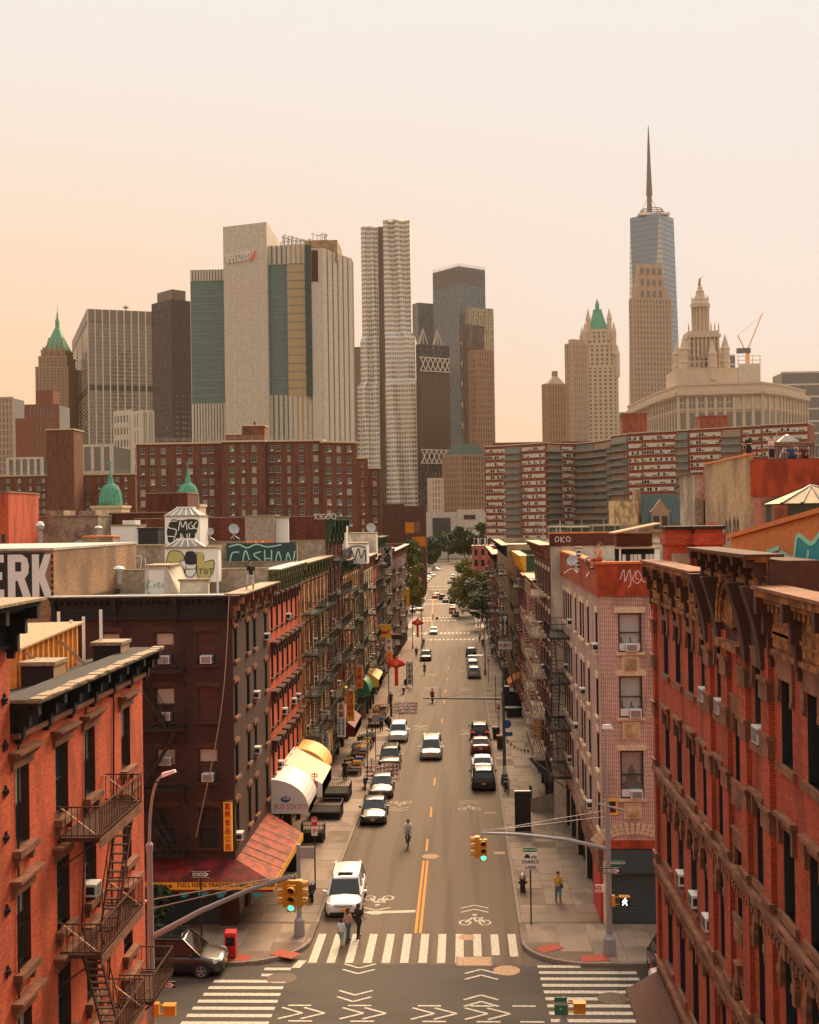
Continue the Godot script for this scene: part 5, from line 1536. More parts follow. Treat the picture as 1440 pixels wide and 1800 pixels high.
func municipal():
	var d:=800.0
	var o:=thing("municipal_building","broad stone civic building with colonnades and a tiered central tower","building",P(0,-7,0))
	var pts:=[[132.068,960.0],[138.084,860.0],[145.147,805.0],[199.478,800.0],[215.339,815.0],[245.584,860.0]]
	var top: float=107.305+7
	var wins:=0
	for i in pts.size()-1:
		var a:=P(pts[i][0],0,-pts[i][1])
		var b:=P(pts[i+1][0],0,-pts[i+1][1])
		var w:=(b-a).length()
		var t:=Transform3D(Basis(Vector3.UP,-atan2((b-a).z,(b-a).x)),a)
		var y: float=top
		var wing:=put(o,"wing",unit,M.tower_stone,t*Transform3D(Basis.from_scale(P(w,y-4,26)),P(w/2,(y-4)/2,-13)))
		var mb:=MB.new()
		mb.box(P(-0.6,y-8,-4),P(w+0.6,y-5.5,2.2))
		mb.box(P(-0.4,y-5.5,-4),P(w+0.4,y-4.6,1.2))
		mb.box(P(0,y-4.6,-6),P(w,y-1.2,-1))
		mb.box(P(-0.3,y-1.2,-6),P(w+0.3,y,-0.4))
		mb.box(P(-0.3,y-34,-1),P(w+0.3,y-32.6,1.0))
		mb.box(P(-0.3,y-18.0,-1),P(w+0.3,y-17.2,0.7))
		for k in int(w/1.3): mb.cbox(P(0.6+k*1.3,y-8.6,1.0),P(0.6,1.0,1.6))
		var n:=int(w/6.0)
		for k in n+1:
			var x:=w*k/maxi(n,1)
			mb.box(P(x-0.9,y-32,-0.5),P(x+0.9,y-8,0.9))
		put(o,"cornice",mb.done(),M.tower_stone,t)
		for k in n:
			var x:=w*(k+0.5)/maxi(n,1)
			for v in [[y-31,11.5],[y-16.5,3.2],[y-12.4,2.6],[y-39,3.2],[y-43.5,3.0],[y-48,3.0],[y-52.5,3.0]]:
				for e in [-1,1]:
					if v[1] > 6 and e == 1: continue
					wins+=1
					if v[1] > 6: bx(o,"window",P(x-1.6,v[0],0),P(x+1.6,v[0]+v[1],0.25),M.tower_window,t)
					elif wins < 400: bx(o,"window",P(x+e*1.05-0.65,v[0],0),P(x+e*1.05+0.65,v[0]+v[1],0.25),M.tower_window,t)
	var cx: float=167.731
	var D:=840.0
	var f:=func(v): return 0.0
	var yr:=[113.564+7,119.512+7,143.706+7,149.259+7,166.32+7,170.288+7,175.446+7,178.224+7,184.971+7]
	bx(o,"tower_base",P(cx-21,yr[0]-8,-D-20),P(cx+21,yr[1],-D+18),M.tower_stone)
	bx(o,"tower_stage",P(cx-10.4,yr[1]-1,-D-10),P(cx+10.4,yr[2],-D+10),M.tower_stone)
	var mb:=MB.new()
	for i in 6:
		for k in 5: mb.box(P(cx-8.6+i*3.1,yr[1]+2+k*4.6,-D+9.9),P(cx-7.2+i*3.1,yr[1]+5+k*4.6,-D+10.2))
	put(o,"tower_windows",mb.done(),M.tower_window)
	mb=MB.new()
	for i in 8: mb.lathe([[0.8,yr[1]+8],[0.7,yr[2]-2]],8,P(cx-9.8+i*2.8,0,-D+10.9))
	mb.box(P(cx-11.4,yr[2]-2,-D-11),P(cx+11.4,yr[2],-D+12))
	mb.box(P(cx-10.6,yr[2],-D-10),P(cx+10.6,yr[3]-3,-D+10.6))
	for i in 9: mb.lathe([[0.5,yr[3]-3],[0.5,yr[3]],[0.1,yr[3]+2.6]],6,P(cx-10.2+i*2.55,0,-D+10.2))
	put(o,"colonnade",mb.done(),M.tower_stone)
	mb=MB.new()
	mb.lathe([[4.6,yr[3]-3],[4.6,yr[4]]],16,P(cx,0,-D))
	for i in 14: mb.lathe([[0.55,yr[3]-3],[0.5,yr[4]-1.5]],6,P(cx+cos(TAU*i/14)*5.7,0,-D+sin(TAU*i/14)*5.7))
	mb.lathe([[6.6,yr[4]-2.5],[6.8,yr[4]],[6.0,yr[4]+1.5],[5.0,yr[4]+1.6],[4.4,yr[5]],[3.4,yr[5]+1],[2.6,yr[6]-0.5],[3.0,yr[6]],[1.8,yr[6]+0.8],[1.6,yr[7]],[0.3,yr[7]+1.6]],14,P(cx,0,-D))
	for i in 8: mb.lathe([[0.45,yr[4]+1],[0.45,yr[5]],[0.05,yr[5]+2]],6,P(cx+cos(TAU*i/8)*5.6,0,-D+sin(TAU*i/8)*5.6))
	put(o,"lantern",mb.done(),M.tower_stone)
	for s in [[-14.0,12.0,0.0],[14.0,12.0,0.0],[4.4,16.0,-4.0],[-14.0,-14.0,0.0],[14.0,-14.0,0.0]]:
		mb=MB.new()
		mb.lathe([[3.3,yr[1]-8],[3.3,yr[1]+4+s[2]],[3.8,yr[1]+5+s[2]],[3.2,yr[1]+6+s[2]],[3.0,yr[1]+13+s[2]],[3.5,yr[1]+14+s[2]],[2.6,yr[1]+15.5+s[2]],[0.1,yr[1]+24+s[2]]],8,P(cx+s[0],0,-D+s[1]))
		put(o,"corner_turret",mb.done(),M.tower_stone)
	mb=MB.new()
	mb.tube([P(cx-0.4,yr[7]+1,-D),P(cx-0.2,yr[7]+3.4,-D),P(cx,yr[7]+5.4,-D),P(cx,yr[8]-0.8,-D)],[1.0,0.8,0.95,0.35],8)
	mb.lathe([[0.1,yr[8]-1.0],[0.45,yr[8]-0.5],[0.1,yr[8]+0.1]],8,P(cx,0,-D))
	mb.bar(P(cx,yr[8]-2.0,-D),P(cx+1.7,yr[8]+0.6,-D),0.4)
	mb.bar(P(cx,yr[8]-2.0,-D),P(cx-1.3,yr[8]-3.4,-D),0.4)
	put(o,"gilt_statue",mb.done(true),M.statue_gold)
	var cr:=thing("tower_crane","yellow luffing tower crane on the unfinished concrete core","crane",P(239.489,143.855,-1006))
	mb=MB.new()
	for s in [-9,-3,3,9]: mb.bar(P(s,0,4),P(s,7,4),0.6)
	for y in [0.5,3.5,7.0]: mb.bar(P(-10,y,4),P(10,y,4),0.6)
	put(cr,"scaffold",mb.done(),M.tower_steel)
	bx(cr,"mast",P(-1.2,0,-1.2),P(1.2,13,1.2),M.crane_yellow)
	bx(cr,"cab",P(-9,10,-2),P(2,14,2),M.tower_steel_dark)
	mb=MB.new()
	for s in [-1,1]: mb.bar(P(0,13,s*0.9),P(12.5,43,s*0.4),0.6)
	for i in 12: mb.bar(P(i*1.04,13+i*2.5,-0.9),P((i+1)*1.04,13+(i+1)*2.5,0.9),0.35)
	mb.bar(P(-2,12,0),P(-8,25,0),0.7)
	mb.bar(P(-8,25,0),P(11,40,0),0.2)
	put(cr,"jib",mb.done(),M.crane_yellow)
func estates():
	var d:=300.0
	var A:=[-83.057,-60.337,-49.468,-35.029,-27.976]
	estate_block("left half of the nearest brown brick flats, above the rooftop graffiti",P(A[0],0,-302),0.0,A[1]-A[0],14,39.635,[[1.6,"o"],[4.2,"o"],[7.0,"o"],[11.0,"o"],[14.0,"o"],[17.6,"p"]],8,1)
	estate_block("projecting middle bay of the nearest brown brick flats",P(A[1],0,-298.5),0.0,A[2]-A[1],16,39.653,[[2.6,"o"],[5.4,"s"],[8.2,"o"]],8,2)
	estate_block("right half of the nearest brown brick flats with paired windows",P(A[2],0,-301),0.0,A[3]-A[2],14,39.738,[[1.3,"p"],[5.8,"s"],[9.0,"o"],[12.6,"o"]],8,3)
	estate_block("sunlit end wall of the nearest brown brick flats",P(A[3],0,-300.2),0.5,9.3,13,39.274,[[1.6,"o"],[4.4,"o"],[7.2,"o"]],8,4)
	estate_block("lower brown brick wing stepping down to the right of the flats",P(-31.882,0,-335),0.25,5.6,14,36.906,[[1.4,"o"],[4.0,"s"]],8,5)
	estate_block("lowest brown brick wing at the right end of the flats",P(-29.788,0,-350),0.2,6.0,14,34.602,[[1.5,"o"],[4.2,"o"]],8,6)
	var L: float=-169.047
	estate_block("long low brown brick flats behind the copper domes",P(L,0,-415),0.0,-114.571-L,16,36.711,[[9,"o"],[13,"o"],[17,"s"],[20,"p"],[25,"p"],[30,"s"],[33.5,"o"],[37.5,"o"],[41.5,"s"],[44,"o"],[48,"o"],[51,"s"]],8,7)
	for q in [["square brown brick water tank tower above the low flats",-140.846,-131.442,51.62,400.0,26.0]]:
		var o:=thing("brick_bulkhead",q[0],"building",P(q[1],0,-q[4]))
		bx(o,"wall",P(0,0,-10),P(q[2]-q[1],q[3],0),M.brick_estate)
		bx(o,"coping",P(-0.3,q[3],-10.3),P(q[2]-q[1]+0.3,q[3]+0.4,0.3),M.limestone)
	var o:=thing("roof_penthouse","small brick penthouse with chimney on top of the nearest brown brick flats","building",P(-60.881,39.801,-306))
	bx(o,"wall",P(0,0,-6),P(10.2,2.3,0),M.brick_estate)
	bx(o,"upper_wall",P(4.3,2.3,-6),P(10.2,4.5,-0.4),M.brick_estate)
	bx(o,"coping",P(-0.2,2.3,-6),P(4.3,2.5,0.3),M.limestone)
	bx(o,"coping",P(4.1,4.5,-6),P(10.4,4.7,0),M.limestone)
	bx(o,"window",P(4.9,3.0,-0.4),P(5.9,3.7,-0.35),M.window_glass)
	bx(o,"chimney",P(7.0,4.7,-3),P(7.4,5.8,-2.6),M.black_iron)
	o=thing("school_building","windowless brown brick school block with orange glowing corner glass","building",P(-28.956,-7,-430))
	var xa: float=-20.946 - -28.956
	var xb: float=-13.359 - -28.956
	bx(o,"wall",P(0,0,-14),P(xa,25.163+7,0),M.brick_school)
	var mb:=MB.new()
	mb.hexa([P(xa,0,-14),P(xb,0,-14),P(xb,0,-9),P(xa,0,-0.1),P(xa,24.425+7,-14),P(xb,24.425+7,-14),P(xb,24.425+7,-9),P(xa,24.425+7,-0.1)])
	put(o,"wing",mb.done(),M.brick_school)
	bx(o,"slot_window",P(0.3,6,0),P(2.2,17,0.1),M.window_glass)
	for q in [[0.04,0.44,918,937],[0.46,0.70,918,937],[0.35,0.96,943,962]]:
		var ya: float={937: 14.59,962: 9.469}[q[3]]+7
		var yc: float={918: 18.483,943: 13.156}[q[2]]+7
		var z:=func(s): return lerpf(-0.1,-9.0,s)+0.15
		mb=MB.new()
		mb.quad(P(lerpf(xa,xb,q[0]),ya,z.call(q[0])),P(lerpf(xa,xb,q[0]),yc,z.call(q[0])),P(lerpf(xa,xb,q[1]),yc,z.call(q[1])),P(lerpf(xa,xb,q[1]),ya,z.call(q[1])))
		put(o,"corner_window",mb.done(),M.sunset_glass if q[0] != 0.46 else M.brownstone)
	o=thing("college_building","pale concrete college block with black louvre and faint lettering","building",P(-24.233,-7,-780))
	var w: float=15.075 - -24.233
	bx(o,"wall",P(0,0,-18),P(w,23.823+7,0),M.pale_concrete)
	bx(o,"stair_tower",P(w*0.53,0,-18),P(w*0.97,24.401+8,0.8),M.pale_concrete)
	bx(o,"louvre",P(w*0.64,18.838+7,0.8),P(w*0.83,21.805+7,1.0),M.window_glass)
	bx(o,"glass_front",P(w*0.12,8,0),P(w*0.42,20.22+7,0.3),M.tower_blue_dark)
	bx(o,"canopy_band",P(w*0.1,12.6,0),P(w*0.44,13.8,2),M.pale_concrete)
	put(o,"sign_letters",letters("PACE UNIVERSITY",1.1,0.2,true),M.tower_steel_dark,at(w*0.57,12.162+7,0.9))
func chatham():
	var o:=thing("balcony_apartments","long wavy red and white apartment slab with stacks of balconies","building",P(0,-7,0))
	var pts:=[9.65,497,18.184,492,24.225,487,33.494,478,39.855,484,46.073,487,52.651,478,57.656,464,62.323,452,67.387,449,79.115,444,83.305,442,94.195,437,100.626,434,106.948,431,121.347,424]
	var kinds:="WBWBWBBBWWBWBWW"
	var top:=49.117+7.0
	var r:=RandomNumberGenerator.new()
	r.seed=5
	for i in kinds.length():
		var a:=P(pts[i*2],0,-pts[i*2+1])
		var b:=P(pts[i*2+2],0,-pts[i*2+3])
		var w:=(b-a).length()
		var t:=Transform3D(Basis(Vector3.UP,-atan2((b-a).z,(b-a).x)),a)
		var y1: float=top+(0.0 if i < 7 else 1.2+(i-7)*0.12)
		put(o,"wall",unit,M.tower_red_brick,t*Transform3D(Basis.from_scale(P(w+0.2,y1,12)),P(w/2,y1/2,-6.1)))
		bx(o,"coping",P(-0.1,y1,-12),P(w+0.1,y1+0.35,0.3),M.pale_concrete,t)
		for k in 18:
			var y:=y1-2.6-k*2.74
			if kinds[i] == "W":
				var s:=bx(o,"window_strip",P(0.5,y,-0.1),P(w-0.2,y+1.35,0.12),M.window_glass,t)
				var n:=int(w/1.05)
				var mb:=MB.new()
				for j in n:
					var x:=0.5+(w-0.7)*j/n
					mb.box(P(x,y,0.1),P(x+0.16,y+1.35,0.2))
					if r.randf() < 0.75: mb.box(P(x+0.16,y+(0.0 if r.randf() < 0.6 else 0.5),0.1),P(x+(w-0.7)/n,y+1.35,0.165))
				for e in [0.0,1.35]: mb.box(P(0.4,y+e-0.08,0.0),P(w-0.1,y+e+0.08,0.22))
				put(o,"window_panels",mb.done(),M.tower_white,t)
			else:
				bx(o,"recess",P(0.3,y-0.4,-0.1),P(w-0.3,y+1.9,0.06),M.curtain_glass if (k*7+i) % 3 else M.tower_tan,t)
				var mb:=MB.new()
				mb.box(P(0.1,y-0.75,0.0),P(w-0.1,y-0.5,2.0))
				for e in [0.0,0.5]: mb.box(P(0.1,y-0.02+e,1.9),P(w-0.1,y+0.05+e,1.98))
				for j in int(w/0.55): mb.cbox(P(0.2+j*0.55,y,1.94),P(0.08,1.1,0.06))
				put(o,"balcony",mb.done(),M.tower_balcony,t)
	for q in [[61.742,70.945,58.422,456.0,"brick lift housing on the roof of the wavy apartments, left one"],[88.004,98.522,55.865,442.0,"brick lift housing with green side on the roof of the wavy apartments, right one"],[13.656,53.573,50.814,500.0,"long low brick roof storey of the wavy apartments"]]:
		var h:=thing("roof_housing",q[4],"building",P(q[0],40,-q[3]-3))
		bx(h,"wall",P(0,0,-8),P(q[1]-q[0],q[2]-40,0),M.tower_red_brick)
		bx(h,"coping",P(-0.2,q[2]-40,-8.2),P(q[1]-q[0]+0.2,q[2]-39.6,0.3),M.brownstone)
func minor():
	var d:=215.0
	var o:=thing("gabled_house","stone house with green slate roof and ornamental gable dormer","building",P(26.941,-7,-215))
	var w: float=39.236-26.941
	bx(o,"wall",P(0,0,-10),P(w,18.187+7,0),M.plaster_tan)
	var xr: float=31.987-26.941
	var mb:=MB.new()
	var ye: float=18.187+7
	var yr: float=23.525+7
	mb.hexa([P(xr,ye,-10),P(w,ye,-10),P(w,ye,0.2),P(xr,ye,0.2),P(xr,yr,-6),P(w,yr,-6),P(w,yr,-4),P(xr,yr,-4)])
	put(o,"slate_roof",mb.done(),M.green_slate)
	for i in 16: bx(o,"roof_seam",P(xr+0.3+i*0.5,0,-0.04),P(xr+0.36+i*0.5,(yr-ye)*1.28,0.04),M.green_iron,Transform3D(Basis(Vector3.RIGHT,-0.66),P(0,ye,0.26)))
	bx(o,"gable_wall",P(0.2,ye,-8),P(xr-0.6,22.399+7,-0.3),M.cream_paint)
	bx(o,"chimney",P(xr-1.1,ye-3,-3),P(xr+0.1,24.396+7,-1.5),M.plaster_tan)
	mb=MB.new()
	var gx: float=35.212-26.941
	mb.prism(PackedVector2Array([Vector2(gx-1.5,ye-1.5),Vector2(gx-1.5,ye+2.0),Vector2(gx-1.9,ye+2.1),Vector2(gx-1.0,ye+2.9),Vector2(gx-0.5,ye+3.7),Vector2(gx,ye+4.4),Vector2(gx+0.5,ye+3.7),Vector2(gx+1.0,ye+2.9),Vector2(gx+1.9,ye+2.1),Vector2(gx+1.5,ye+2.0),Vector2(gx+1.5,ye-1.5)]),Transform3D(Basis.IDENTITY,P(0,0,0.6)),1.0)
	put(o,"gable",mb.done(),M.tower_tan)
	for s in [-0.75,0.75]: bx(o,"window",P(gx+s-0.5,ye-0.9,0.6),P(gx+s+0.5,ye+1.4,0.68),M.window_glass)
	for q in [[-56.497,22.414,190.0,"green copper church dome with cross, the nearer one on the left"],[-45.315,22.495,196.0,"green copper church dome with cross half hidden by a brick wall"]]:
		var c:=thing("church_dome",q[3],"dome",P(q[0],q[1],-q[2]),0.0,"copper domes of the church")
		mb=MB.new()
		mb.box(P(-2.4,-6,-2.4),P(2.4,-0.3,2.4))
		mb.box(P(-2.6,-0.3,-2.6),P(2.6,0.1,2.6))
		put(c,"tower",mb.done(),M.limestone)
		mb=MB.new()
		mb.lathe([[1.85,0.0],[1.8,0.9],[1.72,1.8],[1.5,2.6],[1.1,3.25],[0.55,3.65],[0.42,3.8],[0.5,4.2],[0.3,4.7],[0.2,5.3],[0.1,5.9]],20)
		put(c,"dome",mb.done(true),M.copper_green)
		mb=MB.new()
		for i in 14:
			var a:=TAU*i/14
			var rr:=[[1.87,0.0],[1.74,1.8],[1.52,2.6],[1.12,3.27],[0.5,3.7]]
			for k in 4: mb.bar(P(cos(a)*rr[k][0],rr[k][1],sin(a)*rr[k][0]),P(cos(a)*rr[k+1][0],rr[k+1][1],sin(a)*rr[k+1][0]),0.08)
		put(c,"dome_rib",mb.done(),M.copper_green)
		mb=MB.new()
		mb.cbox(P(0,6.6,0),P(0.12,1.5,0.12))
		mb.cbox(P(0,6.9,0),P(0.9,0.12,0.121))
		put(c,"cross",mb.done(),M.copper_green)
const CAR:={
	"sedan": {"L": 4.75,"W": 0.92,"H": 1.45,"cowl": 0.19,"rf": 0.02,"rr": -0.25,"rb": -0.41,"belt": 0.94,"nose": 0.68,"hood": 0.86,"tail": 0.98},
	"suv": {"L": 4.75,"W": 0.95,"H": 1.72,"cowl": 0.22,"rf": 0.07,"rr": -0.40,"rb": -0.475,"belt": 1.06,"nose": 0.86,"hood": 1.04,"tail": 1.08},
	"van": {"L": 5.1,"W": 0.99,"H": 1.78,"cowl": 0.30,"rf": 0.13,"rr": -0.42,"rb": -0.485,"belt": 1.02,"nose": 0.78,"hood": 0.98,"tail": 1.05},
}
func car_body(k: String) -> Mesh:
	return shared("body "+k,func():
		var c: Dictionary=CAR[k]
		var mb:=MB.new()
		var L: float=c.L
		var W: float=c.W
		var st:=[[0.5,0.74,0.34,c.nose-0.10],[0.49,0.86,0.24,c.nose],[0.455,0.95,0.2,c.nose+0.07],[0.38,1.0,0.19,lerpf(c.nose,c.hood,0.6)],[c.cowl+0.02,1.0,0.18,c.hood],[c.cowl-0.04,1.0,0.18,c.belt],[-0.1,1.0,0.18,c.belt+0.01],[-0.36,1.0,0.18,c.belt+0.03],[c.rb-0.02,0.98,0.2,c.tail],[-0.485,0.94,0.25,c.tail-0.06],[-0.498,0.86,0.32,c.tail-0.2],[-0.5,0.8,0.4,c.tail-0.32]]
		var q:=[]
		for s in st:
			var w: float=W*s[1]
			var y0: float=s[2]
			var y1: float=s[3]
			var ring:=[]
			for p in [[-0.88,0.0],[-0.97,0.14],[-1.0,0.45],[-0.985,0.72],[-0.93,0.92],[-0.72,1.0],[0.0,1.05],[0.72,1.0],[0.93,0.92],[0.985,0.72],[1.0,0.45],[0.97,0.14],[0.88,0.0]]:
				ring.append(P(w*p[0],lerpf(y0,y1,p[1]),L*s[0]))
			q.append(ring)
		mb.loft(q)
		return mb.done(true))
func car(called: String,label: String,k: String,col: Color,at0: Vector3,turn: float,q:={}) -> Node3D:
	var c: Dictionary=CAR[k]
	var L: float=c.L
	var W: float=c.W
	var o:=thing(called,label,"car",at0,turn,q.get("group","cars parked along the street"))
	o.rotation.x=0.0
	var pk:="paint %s" % col.to_html()
	if not M.has(pk):
		var pm:=mat(pk,col,0.32,0.25 if col.v > 0.3 else 0.0)
		pm.clearcoat_enabled=true
		pm.clearcoat=0.5
		pm.clearcoat_roughness=0.06
	var paint: Material=M[pk]
	put(o,"body",car_body(k),paint)
	var zc: float=c.cowl*L
	var zf: float=c.rf*L
	var zr: float=c.rr*L
	var zb: float=c.rb*L
	var yb: float=c.belt-0.04
	var H: float=c.H
	put(o,"glass",shared("glass "+k,func():
		var mb:=MB.new()
		mb.hexa([P(-W*0.91,yb,zb),P(W*0.91,yb,zb),P(W*0.88,yb,zc),P(-W*0.88,yb,zc),P(-W*0.74,H-0.05,zr),P(W*0.74,H-0.05,zr),P(W*0.72,H-0.06,zf),P(-W*0.72,H-0.06,zf)])
		return mb.done()),M.car_glass)
	put(o,"roof",shared("roof "+k,func():
		var mb:=MB.new()
		var qq:=[]
		for s in [[zf+0.1,0.66,-0.10],[zf-0.04,0.735,-0.03],[lerpf(zf,zr,0.4),0.76,0.0],[zr+0.1,0.755,-0.015],[zr-0.1,0.68,-0.09]]:
			var ring:=[]
			for p in [[-1.0,-0.10],[-1.0,-0.04],[-0.9,0.0],[0.0,0.035],[0.9,0.0],[1.0,-0.04],[1.0,-0.10]]: ring.append(P(W*s[1]*p[0],H+p[1]+s[2],s[0]))
			qq.append(ring)
		mb.loft(qq)
		return mb.done(true)),paint)
	put(o,"pillars",shared("pillars "+k,func():
		var mb:=MB.new()
		for s in [-1,1]:
			mb.bar(P(s*W*0.89,yb,zc-0.02),P(s*W*0.735,H-0.05,zf),0.07)
			mb.bar(P(s*W*0.915,yb,zb+0.03),P(s*W*0.755,H-0.05,zr+0.02),0.12 if k == "sedan" else 0.09)
			for f in ([0.45] if k == "sedan" else [0.36,0.72]): mb.bar(P(s*W*0.905,yb,lerpf(zc,zb,f+0.04)),P(s*W*0.745,H-0.06,lerpf(zf,zr,f)),0.06)
			mb.bar(P(s*W*0.91,yb+0.03,zc),P(s*W*0.925,yb+0.03,zb),0.05)
		return mb.done()),paint)
	for s in [-1,1]:
		for z in [L*0.31,-L*0.29]:
			put(o,"wheel_arch",shared("arch "+k,func():
				var mb:=MB.new()
				mb.lathe([[0.0,-0.02],[0.40,-0.02],[0.40,0.02],[0.0,0.02]],18)
				return mb.done()),M.black_paint,Transform3D(Basis(Vector3.BACK,PI/2),P(s*(W-0.015),0.36,z)))
			var w:=put(o,"wheel",shared("tyre",func():
				var mb:=MB.new()
				mb.lathe([[0.2,-0.1],[0.31,-0.11],[0.335,-0.08],[0.34,0.0],[0.335,0.08],[0.31,0.11],[0.2,0.1]],18)
				return mb.done(true)),M.rubber,Transform3D(Basis(Vector3.BACK,PI/2),P(s*(W-0.07),0.34,z)))
			put(w,"rim",shared("rim",func():
				var mb:=MB.new()
				for y in [-1,1]:
					mb.lathe([[0.17,y*0.09],[0.225,y*0.112],[0.23,y*0.10],[0.17,y*0.08]],18)
					for i in 5: mb.bar(P(0,y*0.108,0),P(cos(TAU*i/5)*0.2,y*0.112,sin(TAU*i/5)*0.2),0.07,0.02)
					mb.lathe([[0.0,y*0.085],[0.05,y*0.115],[0.0,y*0.12]],8)
				return mb.done()),M.rim_alloy)
		put(o,"headlight",shared("head %s %d" % [k,s],func():
			var mb:=MB.new()
			var y: float=c.nose-0.03
			mb.hexa([P(s*W*0.5,y-0.13,L*0.484),P(s*W*0.93,y-0.10,L*0.452),P(s*W*0.96,y-0.06,L*0.42),P(s*W*0.5,y-0.12,L*0.46),P(s*W*0.5,y+0.03,L*0.492),P(s*W*0.86,y+0.09,L*0.465),P(s*W*0.97,y+0.10,L*0.41),P(s*W*0.5,y+0.06,L*0.46)])
			return mb.done()),M.head_lamp)
		put(o,"tail_light",shared("tail %s %d" % [k,s],func():
			var mb:=MB.new()
			var y: float=c.tail-0.12
			mb.hexa([P(s*W*0.6,y-0.14,-L*0.497),P(s*W*0.9,y-0.12,-L*0.486),P(s*W*0.965,y-0.1,-L*0.455),P(s*W*0.6,y-0.12,-L*0.47),P(s*W*0.6,y+0.05,-L*0.492),P(s*W*0.88,y+0.12,-L*0.478),P(s*W*0.965,y+0.13,-L*0.45),P(s*W*0.6,y+0.06,-L*0.46)])
			return mb.done()),q.get("tail",M.tail_lamp))
		put(o,"mirror",shared("mirror %d %s" % [s,k],func():
			var mb:=MB.new()
			mb.hexa([P(s*(W+0.02),yb+0.02,zc-0.42),P(s*(W+0.2),yb+0.03,zc-0.46),P(s*(W+0.18),yb+0.03,zc-0.34),P(s*(W+0.02),yb+0.02,zc-0.34),P(s*(W+0.02),yb+0.15,zc-0.42),P(s*(W+0.2),yb+0.17,zc-0.46),P(s*(W+0.18),yb+0.15,zc-0.36),P(s*(W+0.02),yb+0.15,zc-0.34)])
			mb.bar(P(s*W*0.9,yb+0.05,zc-0.38),P(s*(W+0.05),yb+0.07,zc-0.4),0.05)
			return mb.done()),paint)
		if k != "sedan": put(o,"roof_rail",shared("rrail %s %d" % [k,s],func():
			var mb:=MB.new()
			mb.bar(P(s*W*0.66,H+0.06,zf-0.15),P(s*W*0.69,H+0.06,zr+0.1),0.05,0.05)
			for z in [zf-0.15,lerpf(zf,zr,0.5),zr+0.1]: mb.cbox(P(s*W*0.675,H+0.02,z),P(0.05,0.08,0.1))
			return mb.done()),M.sash_dark if not q.has("pale_rails") else M.rim_alloy)
	put(o,"grille",shared("grille "+k,func():
		var mb:=MB.new()
		var y: float=c.nose-0.08
		mb.hexa([P(-W*0.42,y-0.16,L*0.497),P(W*0.42,y-0.16,L*0.497),P(W*0.42,y-0.16,L*0.47),P(-W*0.42,y-0.16,L*0.47),P(-W*0.5,y+0.06,L*0.499),P(W*0.5,y+0.06,L*0.499),P(W*0.5,y+0.06,L*0.46),P(-W*0.5,y+0.06,L*0.46)])
		mb.box(P(-W*0.72,0.27,L*0.46),P(W*0.72,0.40,L*0.501))
		return mb.done()),M.black_paint)
	put(o,"grille_trim",shared("trim "+k,func():
		var mb:=MB.new()
		var y: float=c.nose-0.05
		for h in [0.0,-0.07]: mb.cbox(P(0,y+h,L*0.5),P(W*0.86,0.02,0.03))
		mb.cbox(P(0,y,L*0.504),P(0.14,0.08,0.03))
		return mb.done()),M.rim_alloy)
	bx(o,"bumper_strip",P(-W*0.8,0.30,-L*0.5-0.012),P(W*0.8,0.42,-L*0.47),M.black_paint)
	bx(o,"number_plate",P(-0.16,0.42,L*0.5-0.02),P(0.16,0.56,L*0.5+0.018),q.get("plate",M.plate_orange))
	bx(o,"number_plate",P(-0.16,0.6,-L*0.5-0.012),P(0.16,0.74,-L*0.48),q.get("plate",M.plate_orange))
	tag(put(o,"door_seam",shared("seam "+k,func():
		var mb:=MB.new()
		for s in [-1,1]:
			for f in ([0.13,-0.09,-0.3] if k == "sedan" else [0.17,-0.06,-0.28]): mb.box(P(s*W-0.006,0.3,f*L-0.008),P(s*W+0.006,c.belt-0.1,f*L+0.008))
			for f in [0.0,-0.2]: mb.cbox(P(s*(W*0.99),c.belt-0.16,f*L),P(0.05,0.035,0.17))
		return mb.done()),M.black_paint),"","","","stuff")
	put(o,"wiper",shared("wiper "+k,func():
		var mb:=MB.new()
		for s in [-0.35,0.3]: mb.bar(P(s*W,yb+0.07,zc-0.01),P((s+0.5)*W,yb+0.12,zc-0.05),0.025)
		return mb.done()),M.black_paint)
	if q.has("sunroof"): bx(o,"sunroof",P(-W*0.42,H+0.0,zf-0.55),P(W*0.42,H+0.042,zf-0.12),M.car_glass)
	if q.has("roof_rack"): put(o,"roof_rack",shared("rack",func():
		var mb:=MB.new()
		for i in 5: mb.cbox(P(0,H+0.08,lerpf(zf-0.3,zr+0.3,i/4.0)),P(W*1.3,0.04,0.05))
		return mb.done()),M.sash_dark)
	if q.has("taxi"): bx(o,"roof_sign",P(-0.35,H+0.03,-0.35),P(0.35,H+0.3,-0.1),M.sign_white)
	return o
func on(x: float,d: float,lift:=0.0) -> Vector3: return P(x,ground_at(d)+lift,-d)
